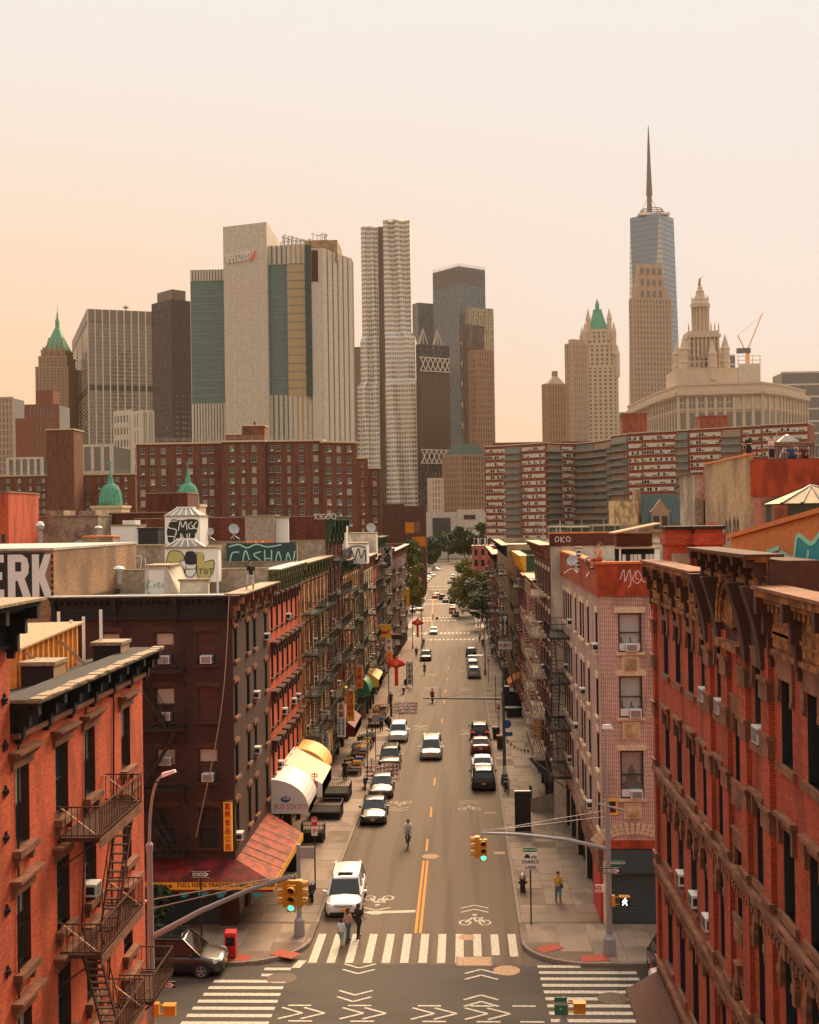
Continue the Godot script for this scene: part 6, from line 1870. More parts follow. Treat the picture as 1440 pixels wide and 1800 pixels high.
func make_vehicles():
	mat("tail_lamp_lit",lin(0.8,0.10,0.02),0.3)
	M.tail_lamp_lit.emission_enabled=true
	M.tail_lamp_lit.emission=Color(1.0,0.25,0.05)
	M.tail_lamp_lit.emission_energy_multiplier=1.4
	var white:=lin(0.74,0.74,0.73)
	var black:=lin(0.012,0.013,0.015)
	var silver:=lin(0.40,0.37,0.33)
	var grey:=lin(0.07,0.065,0.06)
	car("minivan","white minivan with sunroof parked at the kerb just before the crossing","van",white,on(-6.72,66.0),0.03,{"sunroof": 1,"pale_rails": 1,"group": ""})
	car("sedan","black sedan parked on the left, nearest of the line behind the white minivan","sedan",black,on(-6.72,87.0),0.02)
	car("sedan","dark grey sedan parked in front of the striped barricade","sedan",grey,on(-6.78,96.0),0.02)
	car("suv","dark brown large SUV with roof rack parked behind the striped barricade","suv",lin(0.035,0.028,0.024),on(-6.85,108.0),0.02,{"roof_rack": 1})
	car("suv","white SUV with black grille parked on the left beyond the dark SUV","suv",white,on(-6.9,123.0),0.02,{"plate": M.plate_white})
	car("minivan","silver minivan driving towards the camera in the middle of the street","van",silver,on(-3.25,113.0),0.0,{"group": "","pale_rails": 1})
	car("suv","black SUV seen from behind on the right, nearest of the parked line","suv",black,on(1.4,98.8),PI)
	car("sedan","pale sedan parked just ahead of the black SUV on the right","sedan",white,on(1.42,105.6),PI)
	car("sedan","dark red sedan parked on the right behind the car with lit tail lights","sedan",lin(0.16,0.016,0.014),on(1.42,115.6),PI,{"plate": M.plate_white})
	car("suv","black SUV with glowing orange tail lights on the right","suv",black,on(1.45,123.6),PI,{"tail": M.tail_lamp_lit})
	car("suv","silver SUV seen from behind, parked before the bare stretch of right kerb","suv",silver,on(1.4,181.5),PI)
	car("suv","white SUV parked directly ahead of the silver SUV on the right","suv",white,on(1.3,192.0),PI)
	car("sedan","dark sedan parked ahead of the white SUV on the right","sedan",lin(0.05,0.02,0.018),on(1.25,203.0),PI)
	car("suv","black car farthest up the right kerb before the junction","suv",black,on(1.2,216.0),PI)
	car("suv","dark SUV facing the camera, parked alone at the left kerb near the far junction","suv",lin(0.03,0.02,0.018),on(-6.75,209.5),0.0)
	car("sedan","white car driving out of the far junction towards the camera","sedan",white,on(-6.9,271.0),0.0,{"group": ""})
	car("minivan","black minivan waiting at the left crossing beside the red newspaper box","van",black,on(-13.9,55.6),-PI/2+PI,{"group": "","sunroof": 1})
	car("sedan","white sedan with red tail light half hidden by the red house on the right","sedan",white,on(10.3,52.7),PI/2,{"group": ""})
	car("suv","dark blue car behind the white sedan at the right edge of the side street","suv",lin(0.012,0.02,0.03),on(10.6,55.1),PI/2,{"group": ""})
	var yellow:=lin(0.72,0.26,0.02)
	for q in [
		["red car with lit brake lights in the middle of the far street","sedan",lin(0.4,0.05,0.03),-9.3,392.0,PI,""],["yellow taxi just beyond the red car in the far street","sedan",yellow,-9.1,410.0,0.0,"taxi"],
		["white car parked outermost at the far left kerb, near one of two","sedan",white,-14.3,338.0,0.0,""],["white car parked beside another at the far left kerb","suv",white,-12.4,339.0,0.0,""],
		["yellow taxi parked at the far left kerb under the light green tree","sedan",yellow,-15.6,362.0,0.0,"taxi"],["white SUV parked behind the far left taxi","suv",white,-13.4,366.0,0.0,""],
		["dark green car parked nearest on the far right kerb","sedan",lin(0.03,0.05,0.05),-2.2,318.0,PI,""],["yellow taxi parked second on the far right kerb","suv",yellow,-3.0,330.0,PI,"taxi"],["white car parked third on the far right kerb","sedan",white,-3.2,342.0,PI,""],
		["black SUV on the far right kerb below the dark tree","suv",black,-3.4,368.0,PI,""],["dark car parked beside the black SUV at the far right","sedan",grey,-5.6,372.0,PI,""],["grey car parked ahead of the black SUV at the far right","sedan",silver,-4.2,390.0,PI,""],["black van waiting in the far right lane","van",black,-7.0,386.0,PI,""],["white car just before the farthest crossing on the right","sedan",white,-4.0,402.0,PI,""],
		["white car in the angled row on the far left, nearest one","sedan",white,-16.5,470.0,0.6,""],["silver car in the angled row on the far left, second one","sedan",silver,-16.0,486.0,0.6,""],["white car in the angled row on the far left, third one","suv",white,-15.8,502.0,0.6,""],["grey car in the angled row on the far left, fourth one","sedan",grey,-15.2,520.0,0.6,""],["white van in the angled row on the far left, fifth one","van",white,-14.6,540.0,0.6,""],["white car in the angled row on the far left, farthest one","suv",white,-13.6,600.0,0.9,""],
		["blue car at the far right before the orange barrels","sedan",lin(0.03,0.08,0.16),-5.4,480.0,PI,""],["silver car at the far right beside the black van","suv",silver,-4.6,500.0,PI,""],["white car farthest away on the right of the street","suv",white,-4.6,520.0,PI,""],
	]:
		car("parked_car",q[0],q[1],q[2],P(q[3],-6.37,-q[4]),q[5],{"taxi": 1,"group": "cars beyond the far junction"} if q[6] else {"group": "cars beyond the far junction"})
func bicycle(called: String,label: String,at0: Vector3,turn: float,motor:=false,group:="") -> Node3D:
	var o:=thing(called,label,"motor scooter" if motor else "bicycle",at0,turn,group)
	for z in [0.52,-0.52]:
		var w:=put(o,"wheel",shared("btyre %s" % motor,func():
			var mb:=MB.new()
			var r:=0.33 if not motor else 0.28
			var t:=0.022 if not motor else 0.06
			for i in 20:
				var a:=TAU*i/20
				var b:=TAU*(i+1)/20
				mb.bar(P(0,sin(a)*r,cos(a)*r),P(0,sin(b)*r,cos(b)*r),t*2)
			return mb.done()),M.rubber,at(0,0.33 if not motor else 0.31,z if not motor else z*1.1))
		put(w,"spokes",shared("bspoke",func():
			var mb:=MB.new()
			for i in 10: mb.bar(P(0,0,0),P(0,sin(TAU*i/10)*0.31,cos(TAU*i/10)*0.31),0.008)
			return mb.done()),M.galvanised)
	put(o,"frame",shared("bframe %s" % motor,func():
		var mb:=MB.new()
		var t:=0.04
		for e in [[P(0,0.33,-0.52),P(0,0.33,0.0)],[P(0,0.33,0.0),P(0,0.82,-0.16)],[P(0,0.33,-0.52),P(0,0.78,-0.15)],[P(0,0.33,0.0),P(0,0.8,0.36)],[P(0,0.78,-0.14),P(0,0.86,0.34)],[P(0,0.33,0.52),P(0,1.0,0.33)]]: mb.bar(e[0],e[1],t)
		if motor:
			mb.hexa([P(-0.12,0.3,-0.45),P(0.12,0.3,-0.45),P(0.12,0.3,0.15),P(-0.12,0.3,0.15),P(-0.16,0.72,-0.6),P(0.16,0.72,-0.6),P(0.14,0.6,0.1),P(-0.14,0.6,0.1)])
			mb.hexa([P(-0.16,0.45,0.3),P(0.16,0.45,0.3),P(0.12,0.45,0.5),P(-0.12,0.45,0.5),P(-0.18,0.95,0.24),P(0.18,0.95,0.24),P(0.12,0.9,0.4),P(-0.12,0.9,0.4)])
		return mb.done()),M.sash_dark)
	put(o,"handlebar",shared("bbar",func():
		var mb:=MB.new()
		mb.tube([P(-0.3,1.02,0.2),P(-0.2,1.05,0.3),P(0,1.0,0.34),P(0.2,1.05,0.3),P(0.3,1.02,0.2)],0.018)
		return mb.done()),M.galvanised)
	bx(o,"saddle",P(-0.08,0.83,-0.32),P(0.08,0.9,-0.05),M.black_paint)
	return o
func pole_mesh(h: float,r0: float,r1: float) -> Mesh:
	return shared("pole %.2f %.2f" % [h,r0],func():
		var mb:=MB.new()
		mb.lathe([[r0*2.3,0],[r0*2.3,0.1],[r0*1.9,0.8],[r0*1.3,0.9],[r0,1.0],[r1,h],[0.0,h+0.05]],8)
		return mb.done())
func signal_head(o: Node,t: Transform3D,green: bool,called:="signal_head"):
	var s:=put(o,called,shared("signal",func():
		var mb:=MB.new()
		mb.box(P(-0.17,-0.5,-0.12),P(0.17,0.52,0.1))
		for y in [-0.33,0.0,0.33]:
			for i in 7:
				var a:=PI*i/6
				mb.tbox(Transform3D(Basis(Vector3.BACK,a-PI/2),P(cos(a)*0.15,y+sin(a)*0.15,0.2)),P(0.085,0.02,0.22))
		return mb.done()),M.signal_yellow,t)
	for k in 3:
		var lit:=green and k == 0
		put(s,"green_light" if lit else "signal_lens",shared("lens",func():
			var mb:=MB.new()
			mb.lathe([[0.0,0.0],[0.125,0.0],[0.11,0.03],[0.0,0.05]],12)
			return mb.done()),M.signal_green if lit else M.signal_dark,Transform3D(Basis(Vector3.RIGHT,PI/2),P(0,-0.33+k*0.33,0.1)))
	return s
func board(o: Node,called: String,w: float,h: float,m: Material,t: Transform3D,text:="",ink: Material=null,th:=0.12,bold:=true,ty:=0.0,thick:=0.04):
	var b:=bx(o,called,P(-w/2,-h/2,-thick),P(w/2,h/2,0),m,t)
	if text:
		var l:=letters(text,th,0.008,bold)
		l.horizontal_alignment=HORIZONTAL_ALIGNMENT_CENTER
		l.vertical_alignment=VERTICAL_ALIGNMENT_CENTER
		put(o,"lettering",l,ink if ink else M.black_paint,t*at(0,ty,0.006))
	return b
func one_way(o: Node,t: Transform3D):
	board(o,"one_way_plate",0.9,0.3,M.black_paint,t)
	var mb:=MB.new()
	mb.prism(PackedVector2Array([Vector2(-0.4,-0.08),Vector2(0.2,-0.08),Vector2(0.2,-0.13),Vector2(0.42,0),Vector2(0.2,0.13),Vector2(0.2,0.08),Vector2(-0.4,0.08)]),t*at(0,0,0.006),0.004)
	for e in [-0.142,0.142]: mb.tbox(t*at(0,e,0.003),P(0.9,0.012,0.006))
	put(o,"arrow",mb.done(),M.sign_white)
	var l:=letters("ONE WAY",0.11,0.006,true)
	l.horizontal_alignment=HORIZONTAL_ALIGNMENT_CENTER
	l.vertical_alignment=VERTICAL_ALIGNMENT_CENTER
	put(o,"lettering",l,M.black_paint,t*at(-0.08,0,0.012))
func sign_post(label: String,x: float,d: float,h: float,kind: String):
	var o:=thing("sign_post",label,"sign",on(x,d,0.13))
	put(o,"post",shared("post %.1f" % h,func():
		var mb:=MB.new()
		mb.tube([P(0,0,0),P(0,h,0)],0.045,6)
		return mb.done()),M.black_paint)
	match kind:
		"parking":
			board(o,"sign_plate",0.34,0.5,M.sign_red,at(0,h-0.3,0.06),"NO",M.sign_white,0.16,true,0.08)
			board(o,"sign_plate",0.34,0.5,M.sign_white,at(0,h-0.84,0.06),"P",M.sign_red,0.26)
		"grey": board(o,"sign_plate",0.62,0.75,M.galvanised,at(0,h-0.5,0.06))
		"shared":
			board(o,"sign_plate",0.72,0.22,M.sign_green,at(0,h-0.12,0.06),"BIKE ROUTE",M.sign_white,0.09)
			board(o,"sign_plate",0.72,0.86,M.sign_white,at(0,h-0.68,0.06),"SHARED\nLANE",M.black_paint,0.17,true,-0.19)
			var mb:=MB.new()
			mb.box(P(-0.3,0.0,0),P(-0.02,0.1,0.01))
			mb.box(P(-0.25,0.1,0),P(-0.07,0.18,0.01))
			for s in [-0.24,-0.08]: mb.lathe([[0.0,0],[0.04,0],[0.0,0.01]],8,P(s,-0.01,0))
			for s in [0.1,0.28]: mb.ribbon([Vector2(s-0.06,0.02),Vector2(s,-0.05),Vector2(s+0.06,0.02),Vector2(s,0.08),Vector2(s-0.06,0.02)],0.02,T0)
			mb.ribbon([Vector2(0.1,0.02),Vector2(0.18,0.12),Vector2(0.28,0.02),Vector2(0.16,0.02)],0.02,T0)
			put(o,"pictogram",mb.done(),M.black_paint,at(0,h-0.52,0.066))
		"oneway": one_way(o,at(0,h-0.2,0.06))
		"yellow":
			board(o,"sign_plate",0.7,0.7,M.sign_yellow,Transform3D(Basis(Vector3.BACK,PI/4),P(0,h-0.5,0.06)))
	return o
func walk_signal(o: Node,t: Transform3D,lit: bool):
	var b:=bx(o,"walk_signal",P(-0.23,-0.22,-0.14),P(0.23,0.22,0.1),M.signal_yellow if not lit else M.black_paint,t)
	bx(o,"signal_hood",P(-0.25,0.22,-0.14),P(0.25,0.25,0.24),M.signal_yellow,t)
	bx(o,"signal_bracket",P(-0.6,0.16,-0.06),P(-0.2,0.2,-0.02),M.signal_yellow,t)
	bx(o,"signal_bracket",P(-0.6,-0.2,-0.06),P(-0.2,-0.16,-0.02),M.signal_yellow,t)
	bx(o,"signal_box",P(-0.62,-0.25,-0.2),P(-0.44,0.25,0.06),M.signal_yellow,t)
	if lit:
		var mb:=MB.new()
		for s in [["0.02,0.13 0.03,0.15",0.06],["0.01,0.08 0.0,-0.02",0.075],["0.0,-0.02 0.07,-0.09 0.1,-0.17",0.045],["0.0,-0.02 -0.05,-0.1 -0.1,-0.16",0.045],["0.0,0.08 -0.08,0.02 -0.1,-0.03",0.035],["0.02,0.07 0.09,0.03 0.11,0.05",0.035]]: mb.ribbon(pts2(s[0]),s[1],t*at(0,0,0.105))
		put(o,"walking_figure_light",mb.done(),M.signal_white)
func make_furniture():
	for q in [["signal_green",Color(0.25,1.0,0.75),2.2],["signal_white",Color(1,1,1),2.0],["bulb_yellow",Color(1.0,0.72,0.25),3.0]]:
		var m:=mat(q[0],q[1],0.3)
		m.emission_enabled=true
		m.emission=q[1]
		m.emission_energy_multiplier=q[2]
	mat("signal_dark",lin(0.03,0.022,0.015),0.2)
	var o:=thing("signal_mast","grey signal mast with curved lamp arm beside the orange house","traffic light",on(-12.5,46.6,0.13))
	put(o,"pole",pole_mesh(8.0,0.16,0.11),M.lamp_grey)
	var mb:=MB.new()
	var a:=[]
	for k in smooth2(pts2("0,7.9 0.03,8.9 0.15,9.9 0.35,10.5 0.6,10.75")): a.append(P(k.x,k.y,0))
	mb.tube(a,0.06,6)
	mb.lathe([[0.13,7.7],[0.15,8.0],[0.08,8.1]],8)
	put(o,"lamp_arm",mb.done(),M.lamp_grey)
	mb=MB.new()
	mb.hexa([P(0.55,10.65,-0.13),P(1.1,10.85,-0.1),P(1.1,10.85,0.1),P(0.55,10.65,0.13),P(0.55,10.82,-0.1),P(1.05,10.95,-0.08),P(1.05,10.95,0.08),P(0.55,10.82,0.1)])
	put(o,"lamp_head",mb.done(),M.white_metal)
	mb=MB.new()
	mb.tube([P(0.1,4.4,0),P(2.0,5.4,0),P(4.0,6.25,0),P(5.7,6.75,0)],[0.12,0.1,0.085,0.06],8)
	put(o,"mast_arm",mb.done(),M.lamp_grey)
	mb=MB.new()
	mb.bar(P(0.1,5.85,0),P(5.6,6.8,0),0.03)
	mb.bar(P(0.1,5.5,0),P(5.6,6.77,0),0.03)
	mb.bar(P(-3,6.5,0),P(0.1,5.7,0),0.09)
	put(o,"guy_wire",mb.done(),M.galvanised)
	signal_head(o,at(5.62,5.95,0.18),true)
	signal_head(o,at(5.35,6.05,-0.1,-PI/2),false)
	signal_head(o,at(5.92,6.05,-0.1,PI/2),false)
	bx(o,"signal_bracket",P(5.3,6.5,-0.08),P(5.95,6.6,0.08),M.signal_yellow)
	bx(o,"street_plate",P(-0.75,3.05,0.16),P(-0.05,3.25,0.19),M.sign_green)
	one_way(o,at(0.55,2.55,0.16))
	walk_signal(o,at(0.75,1.55,0.1),false)
	o=thing("signal_pole","short grey pole with wide base standing at the left kerb corner","pole",on(-8.55,60.3,0.13))
	put(o,"pole",pole_mesh(4.6,0.13,0.1),M.lamp_grey)
	board(o,"blank_plate",0.75,0.6,M.galvanised,at(0.45,4.2,0.1))
	o=thing("signal_mast","grey signal mast by the roll shutter whose arm hangs a green light over the street","traffic light",on(6.72,57.5,0.13))
	put(o,"pole",pole_mesh(7.0,0.15,0.12),M.lamp_grey)
	mb=MB.new()
	mb.tube([P(0,6.9,0),P(-0.05,9.0,0),P(-0.1,10.9,0.1)],[0.09,0.05,0.03],6)
	put(o,"lamp_arm",mb.done(),M.lamp_grey)
	mb=MB.new()
	mb.hexa([P(-0.2,10.8,-0.1),P(0.35,10.8,-0.1),P(0.35,10.8,0.15),P(-0.2,10.8,0.15),P(-0.15,10.98,-0.08),P(0.2,11.0,-0.08),P(0.2,11.0,0.1),P(-0.15,10.98,0.1)])
	put(o,"lamp_head",mb.done(),M.white_metal)
	mb=MB.new()
	mb.tube([P(0,5.05,0),P(-2.0,5.5,0),P(-4.2,5.75,0),P(-6.0,5.82,0)],[0.11,0.09,0.08,0.06],8)
	mb.tube([P(-0.4,7.2,0),P(0.9,6.9,0.2)],0.05,6)
	put(o,"mast_arm",mb.done(),M.lamp_grey)
	mb=MB.new()
	for e in [6.9,6.6]: mb.bar(P(0,e,0),P(-5.9,5.9,0),0.025)
	put(o,"guy_wire",mb.done(),M.galvanised)
	signal_head(o,at(-5.95,5.05,0.18),true)
	signal_head(o,at(-6.25,5.12,-0.1,-PI/2),false)
	mb=MB.new()
	mb.tube([P(-6.0,5.82,0),P(-6.0,5.5,0.1)],0.04,6)
	put(o,"signal_bracket",mb.done(),M.lamp_grey)
	board(o,"street_plate",0.62,0.24,M.sign_green,at(0.42,4.42,0.15),"MARKET ST",M.sign_white,0.1)
	one_way(o,at(0.1,4.05,0.16))
	board(o,"no_standing_plate",0.45,0.36,M.sign_white,at(-0.42,3.2,0.12))
	mb=MB.new()
	mb.ribbon([Vector2(-0.12,0),Vector2(-0.08,0.1),Vector2(0,0.12),Vector2(0.08,0.1),Vector2(0.12,0),Vector2(0.08,-0.1),Vector2(0,-0.12),Vector2(-0.08,-0.1),Vector2(-0.12,0),Vector2(0.1,0.02)],0.04,at(-0.5,3.2,0.125))
	put(o,"no_standing_mark",mb.done(),M.sign_red)
	walk_signal(o,at(0.72,2.6,0.1),true)
	o=thing("signal_mast","dark grey mast halfway along the right kerb with a long bare arm and curved lamp","street lamp",on(3.15,98.5,0.13))
	put(o,"pole",pole_mesh(9.0,0.15,0.1),M.lamp_dark)
	mb=MB.new()
	a=[]
	for k in smooth2(pts2("0,8.9 -0.15,9.7 -0.7,10.4 -1.3,10.6 -1.7,10.6")): a.append(P(k.x,k.y,0))
	mb.tube(a,0.055,6)
	put(o,"lamp_arm",mb.done(),M.lamp_dark)
	bx(o,"lamp_head",P(-2.3,10.52,-0.15),P(-1.6,10.66,0.15),M.white_metal)
	mb=MB.new()
	mb.tube([P(0,7.05,0),P(-6.6,7.15,0)],[0.09,0.06],6)
	mb.bar(P(-5.2,7.1,0),P(-5.2,8.0,0),0.04)
	mb.bar(P(0,7.9,0),P(-5.2,7.2,0),0.02)
	put(o,"mast_arm",mb.done(),M.lamp_dark)
	bx(o,"signal_housing",P(0.1,7.2,-0.2),P(0.5,8.1,0.2),M.black_paint)
	mb=MB.new()
	mb.lathe([[0.0,-0.02],[0.36,-0.02],[0.36,0.02],[0.0,0.02]],14)
	put(o,"round_plate",mb.done(),M.sign_blue,Transform3D(Basis(Vector3.RIGHT,PI/2),P(0.25,5.0,0.12)))
	bx(o,"blue_plate",P(-0.05,4.0,0.1),P(0.7,4.35,0.14),M.sign_blue)
	bx(o,"notice",P(-0.1,0.9,0.2),P(0.1,1.6,0.23),M.sign_white)
	for q in [["slim grey lamp post on the right kerb beside the silver SUV",3.15,184.0,9.0,-2.2],["slim lamp post on the left pavement before the far junction",-8.2,232.0,9.0,2.0],["lamp post with long arm at the far junction, right corner",3.4,286.0,10.0,-3.0],["tall lamp post among the far trees on the right",-2.2,470.0,11.0,-2.5],["tall lamp post before the dark trees on the far left",-16.5,480.0,11.0,2.0]]:
		o=thing("street_lamp",q[0],"street lamp",P(q[1],ground_at(q[2])+0.13,-q[2]),0.0,"street lamps along the street")
		put(o,"pole",pole_mesh(q[3],0.12,0.07),M.lamp_grey)
		mb=MB.new()
		mb.tube([P(0,q[3]-0.1,0),P(q[4]*0.3,q[3]+0.5,0),P(q[4]*0.8,q[3]+0.75,0)],0.05,5)
		put(o,"lamp_arm",mb.done(),M.lamp_grey)
		bx(o,"lamp_head",P(minf(q[4]*0.7,q[4]),q[3]+0.66,-0.14),P(maxf(q[4]*0.7,q[4]),q[3]+0.82,0.14),M.white_metal)
	for q in [["far signal mast with yellow heads over the right of the far junction",3.6,262.0,-5.5],["farther signal mast with yellow head beyond the junction on the left",-13.4,330.0,3.0]]:
		o=thing("signal_mast",q[0],"traffic light",P(q[1],-6.3,-q[2]))
		put(o,"pole",pole_mesh(6.0,0.12,0.1),M.lamp_grey)
		mb=MB.new()
		mb.tube([P(0,5.7,0),P(q[3],6.2,0)],0.07,6)
		put(o,"mast_arm",mb.done(),M.lamp_grey)
		for e in [1.0,0.7]: signal_head(o,at(q[3]*e,5.5,0.15),false)
	sign_post("thin black post with red and white parking plates before the white minivan",-8.75,68.4,4.2,"parking")
	sign_post("black post with shared lane sign near the right corner",3.24,62.0,4.0,"shared")
	sign_post("black post with one way arrow before the blue roll shutters",-12.9,57.4,4.1,"oneway")
	sign_post("post with blank grey plate on the left pavement beside the market stalls",-8.3,110.0,4.4,"grey")
	sign_post("tall black post on the left pavement beside the striped barricade",-8.3,100.5,4.4,"none")
	sign_post("post with red and white plates on the right beside the trash can",3.3,118.6,4.0,"parking")
	sign_post("bare dark post on the right pavement beyond the curved lamp",3.6,141.0,4.4,"none")
	sign_post("post with white plate on the right pavement near the parked line",3.4,172.0,3.6,"parking")
	sign_post("yellow diamond sign on the right near the far junction",3.6,226.0,4.2,"yellow")
	for q in [["red knot ornament on a red stem above the left pavement, nearer one",-9.6,150.5,1.0],["red knot ornament with gold centre near the far junction",-10.0,232.0,1.0],["small red knot ornament before the far right trees",-0.6,352.0,1.1]]:
		o=thing("street_ornament",q[0],"ornament",P(q[1],ground_at(q[2])+0.13,-q[2]),0.0,"red street ornaments")
		var s: float=q[3]
		put(o,"post",pole_mesh(6.4,0.08,0.06),M.lamp_grey)
		mb=MB.new()
		mb.lathe([[0.1,4.4*s],[0.55,4.6*s],[1.15,4.75*s],[1.25,5.0*s],[0.85,5.35*s],[0.3,5.6*s],[0.1,5.9*s]],10,P(1.0,0,0.1),0.3)
		mb.box(P(0.78,2.2,0.05),P(1.22,4.45,0.18))
		put(o,"red_knot",mb.done(),M.ornament_red)
		mb=MB.new()
		mb.lathe([[0.0,-0.02],[0.3,0.0],[0.0,0.03]],10)
		put(o,"gold_centre",mb.done(),M.sign_yellow,Transform3D(Basis(Vector3.RIGHT,PI/2),P(1.0,5.05,0.48)))
	o=thing("fire_hydrant","black hydrant with silver cap at the right kerb","hydrant",on(3.1,67.9,0.13))
	mb=MB.new()
	mb.lathe([[0.22,0],[0.22,0.06],[0.16,0.08],[0.15,0.7],[0.19,0.72],[0.19,0.78]],10)
	mb.tube([P(-0.26,0.55,0),P(0.26,0.55,0)],0.08,8)
	put(o,"barrel",mb.done(),M.black_paint)
	mb=MB.new()
	mb.lathe([[0.19,0.78],[0.17,0.9],[0.08,1.0],[0.05,1.0],[0.05,1.06],[0,1.07]],10)
	put(o,"bonnet",mb.done(),M.rim_alloy)
	o=thing("kiosk","tall black screen kiosk standing on the right pavement","kiosk",on(3.85,82.5,0.13))
	bx(o,"cabinet",P(-0.55,0,-0.14),P(0.55,2.7,0.14),M.black_paint)
	bx(o,"cap",P(-0.56,2.7,-0.15),P(0.56,2.76,0.15),M.galvanised)
	bx(o,"screen",P(-0.45,0.9,0.14),P(0.45,2.5,0.15),M.car_glass)
	o=thing("litter_bin","square brown litter bin at the right kerb beyond the cars","bin",on(3.35,116.2,0.13))
	bx(o,"bin",P(-0.32,0,-0.32),P(0.32,1.2,0.32),M.brownstone_dark)
	bx(o,"rim",P(-0.37,1.2,-0.37),P(0.37,1.3,0.37),M.timber)
	o=thing("litter_bin","round dark bin on the right pavement behind the square brown one","bin",on(3.1,122.0,0.13))
	mb=MB.new()
	mb.lathe([[0.3,0],[0.4,0.9],[0.42,1.1],[0.3,1.2],[0,1.2]],12)
	put(o,"bin",mb.done(),M.black_paint)
	bx(o,"lid",P(-0.3,1.18,-0.3),P(0.3,1.24,0.3),M.sash_dark)
	o=thing("newspaper_box","bright red newspaper box at the left corner beside the black minivan","newspaper box",on(-11.4,57.0,0.13))
	bx(o,"cabinet",P(-0.27,0.12,-0.22),P(0.27,1.15,0.22),M.newspaper_red)
	mb=MB.new()
	mb.hexa([P(-0.28,1.15,-0.23),P(0.28,1.15,-0.23),P(0.28,1.15,0.23),P(-0.28,1.15,0.23),P(-0.26,1.32,-0.2),P(0.26,1.32,-0.2),P(0.26,1.25,0.2),P(-0.26,1.25,0.2)])
	put(o,"top",mb.done(),M.newspaper_red)
	bx(o,"foot",P(-0.2,0,-0.18),P(0.2,0.12,0.18),M.black_paint)
	bx(o,"window",P(-0.2,0.65,0.22),P(0.2,1.05,0.23),M.car_glass)
	for q in [["red and white striped barricade standing in the road before the dark SUV",-7.0,101.6,3,0.1],["collapsed heap of red and white barricades at the left kerb",-7.0,143.0,5,0.5]]:
		o=thing("barricade",q[0],"barricade",on(q[1],q[2]),q[4])
		for k in q[3]:
			var t:=at(-0.9+k*0.75*(3.0/q[3]),0,sin(k*2.3)*0.6,sin(k*1.7)*0.7)
			if q[3] == 5: t=t*Transform3D(Basis(Vector3.RIGHT,-0.3-0.15*(k % 3)),Vector3.ZERO)
			for y in [0.35,0.72,1.08]:
				put(o,"board",unit,M.sign_white,t*Transform3D(Basis.from_scale(P(1.5,0.24,0.03)),P(0,y,0)))
				mb=MB.new()
				for i in 4: mb.hexa([P(-0.68+i*0.37,y-0.12,0.015),P(-0.52+i*0.37,y-0.12,0.015),P(-0.52+i*0.37,y-0.12,0.022),P(-0.68+i*0.37,y-0.12,0.022),P(-0.55+i*0.37,y+0.12,0.015),P(-0.39+i*0.37,y+0.12,0.015),P(-0.39+i*0.37,y+0.12,0.022),P(-0.55+i*0.37,y+0.12,0.022)])
				put(o,"stripe",mb.done(),M.sign_red,t)
			for s in [-0.68,0.68]:
				put(o,"leg",shared("bleg",func():
					var b:=MB.new()
					b.bar(P(0,0,0.35),P(0,1.25,-0.02),0.05)
					b.bar(P(0,0,-0.4),P(0,1.2,-0.06),0.05)
					return b.done()),M.sign_white,t*at(s,0,0))
	for q in [[-10.3,79.8,1.5,1.2,1.1,"black steel cage of bags against the kerb line of the left shops","cage"],[-10.7,72.5,0.9,1.9,0.8,"narrow upright wire cage beside the red awning","cage"],[-10.2,87.0,2.2,1.1,2.0,"dark cellar hatch railing in front of the bus station awning","railing"],[-10.1,93.5,2.0,1.2,2.6,"black railing round a basement stair on the left","railing"],[5.55,144.0,2.2,2.3,3.0,"dark green shop hut standing out on the right pavement","stall"],[5.6,138.0,1.7,1.0,1.2,"low black stall table on the right pavement","stall"]]:
		o=thing("steel_cage" if q[6] != "stall" else "street_stall",q[5],q[6],on(q[0],q[1],0.13))
		mb=MB.new()
		for y in [0.06,q[3]*0.5,q[3]]:
			for s in [-1,1]:
				mb.cbox(P(0,y,s*q[4]/2),P(q[2],0.04,0.04))
				mb.cbox(P(s*q[2]/2,y,0),P(0.04,0.04,q[4]))
		for i in int(q[2]/0.16)+1:
			for s in [-1,1]: mb.cbox(P(-q[2]/2+i*0.16,q[3]/2,s*q[4]/2),P(0.02,q[3],0.02))
		for i in int(q[4]/0.16)+1:
			for s in [-1,1]: mb.cbox(P(s*q[2]/2,q[3]/2,-q[4]/2+i*0.16),P(0.02,q[3],0.02))
		put(o,"bars",mb.done(),M.black_iron)
		bx(o,"contents",P(-q[2]/2+0.08,0.03,-q[4]/2+0.08),P(q[2]/2-0.08,q[3]*(0.9 if q[6] == "stall" else 0.55),q[4]/2-0.08),M.green_iron if q[6] == "stall" else M.interior_dark)
		if q[6] == "stall": bx(o,"top",P(-q[2]/2-0.15,q[3],-q[4]/2-0.15),P(q[2]/2+0.15,q[3]+0.08,q[4]/2+0.15),M.green_iron)
	for q in [[-9.9,113.0,2.0,"fruit stall with tilted crates and pale bag on the left pavement",7],[-9.9,118.5,2.2,"dark market stall under a green umbrella sheet on the left pavement",5],[-9.8,132.0,2.0,"vegetable stall with orange crates beside the green awning",6],[-9.9,140.0,2.2,"stall stacked with cartons under the yellow awning",6],[-9.8,104.5,1.9,"dark table with white sacks in front of the metal sheet",4]]:
		o=thing("street_stall",q[3],"market stall",on(q[0],q[1],0.13))
		bx(o,"table",P(-0.8,0.62,-q[2]),P(0.8,0.72,q[2]),M.brownstone_dark)
		for s in [-1,1]:
			for e in [-1,1]: bx(o,"leg",P(s*0.72-0.04,0,e*q[2]*0.92-0.04),P(s*0.72+0.04,0.62,e*q[2]*0.92+0.04),M.black_iron)
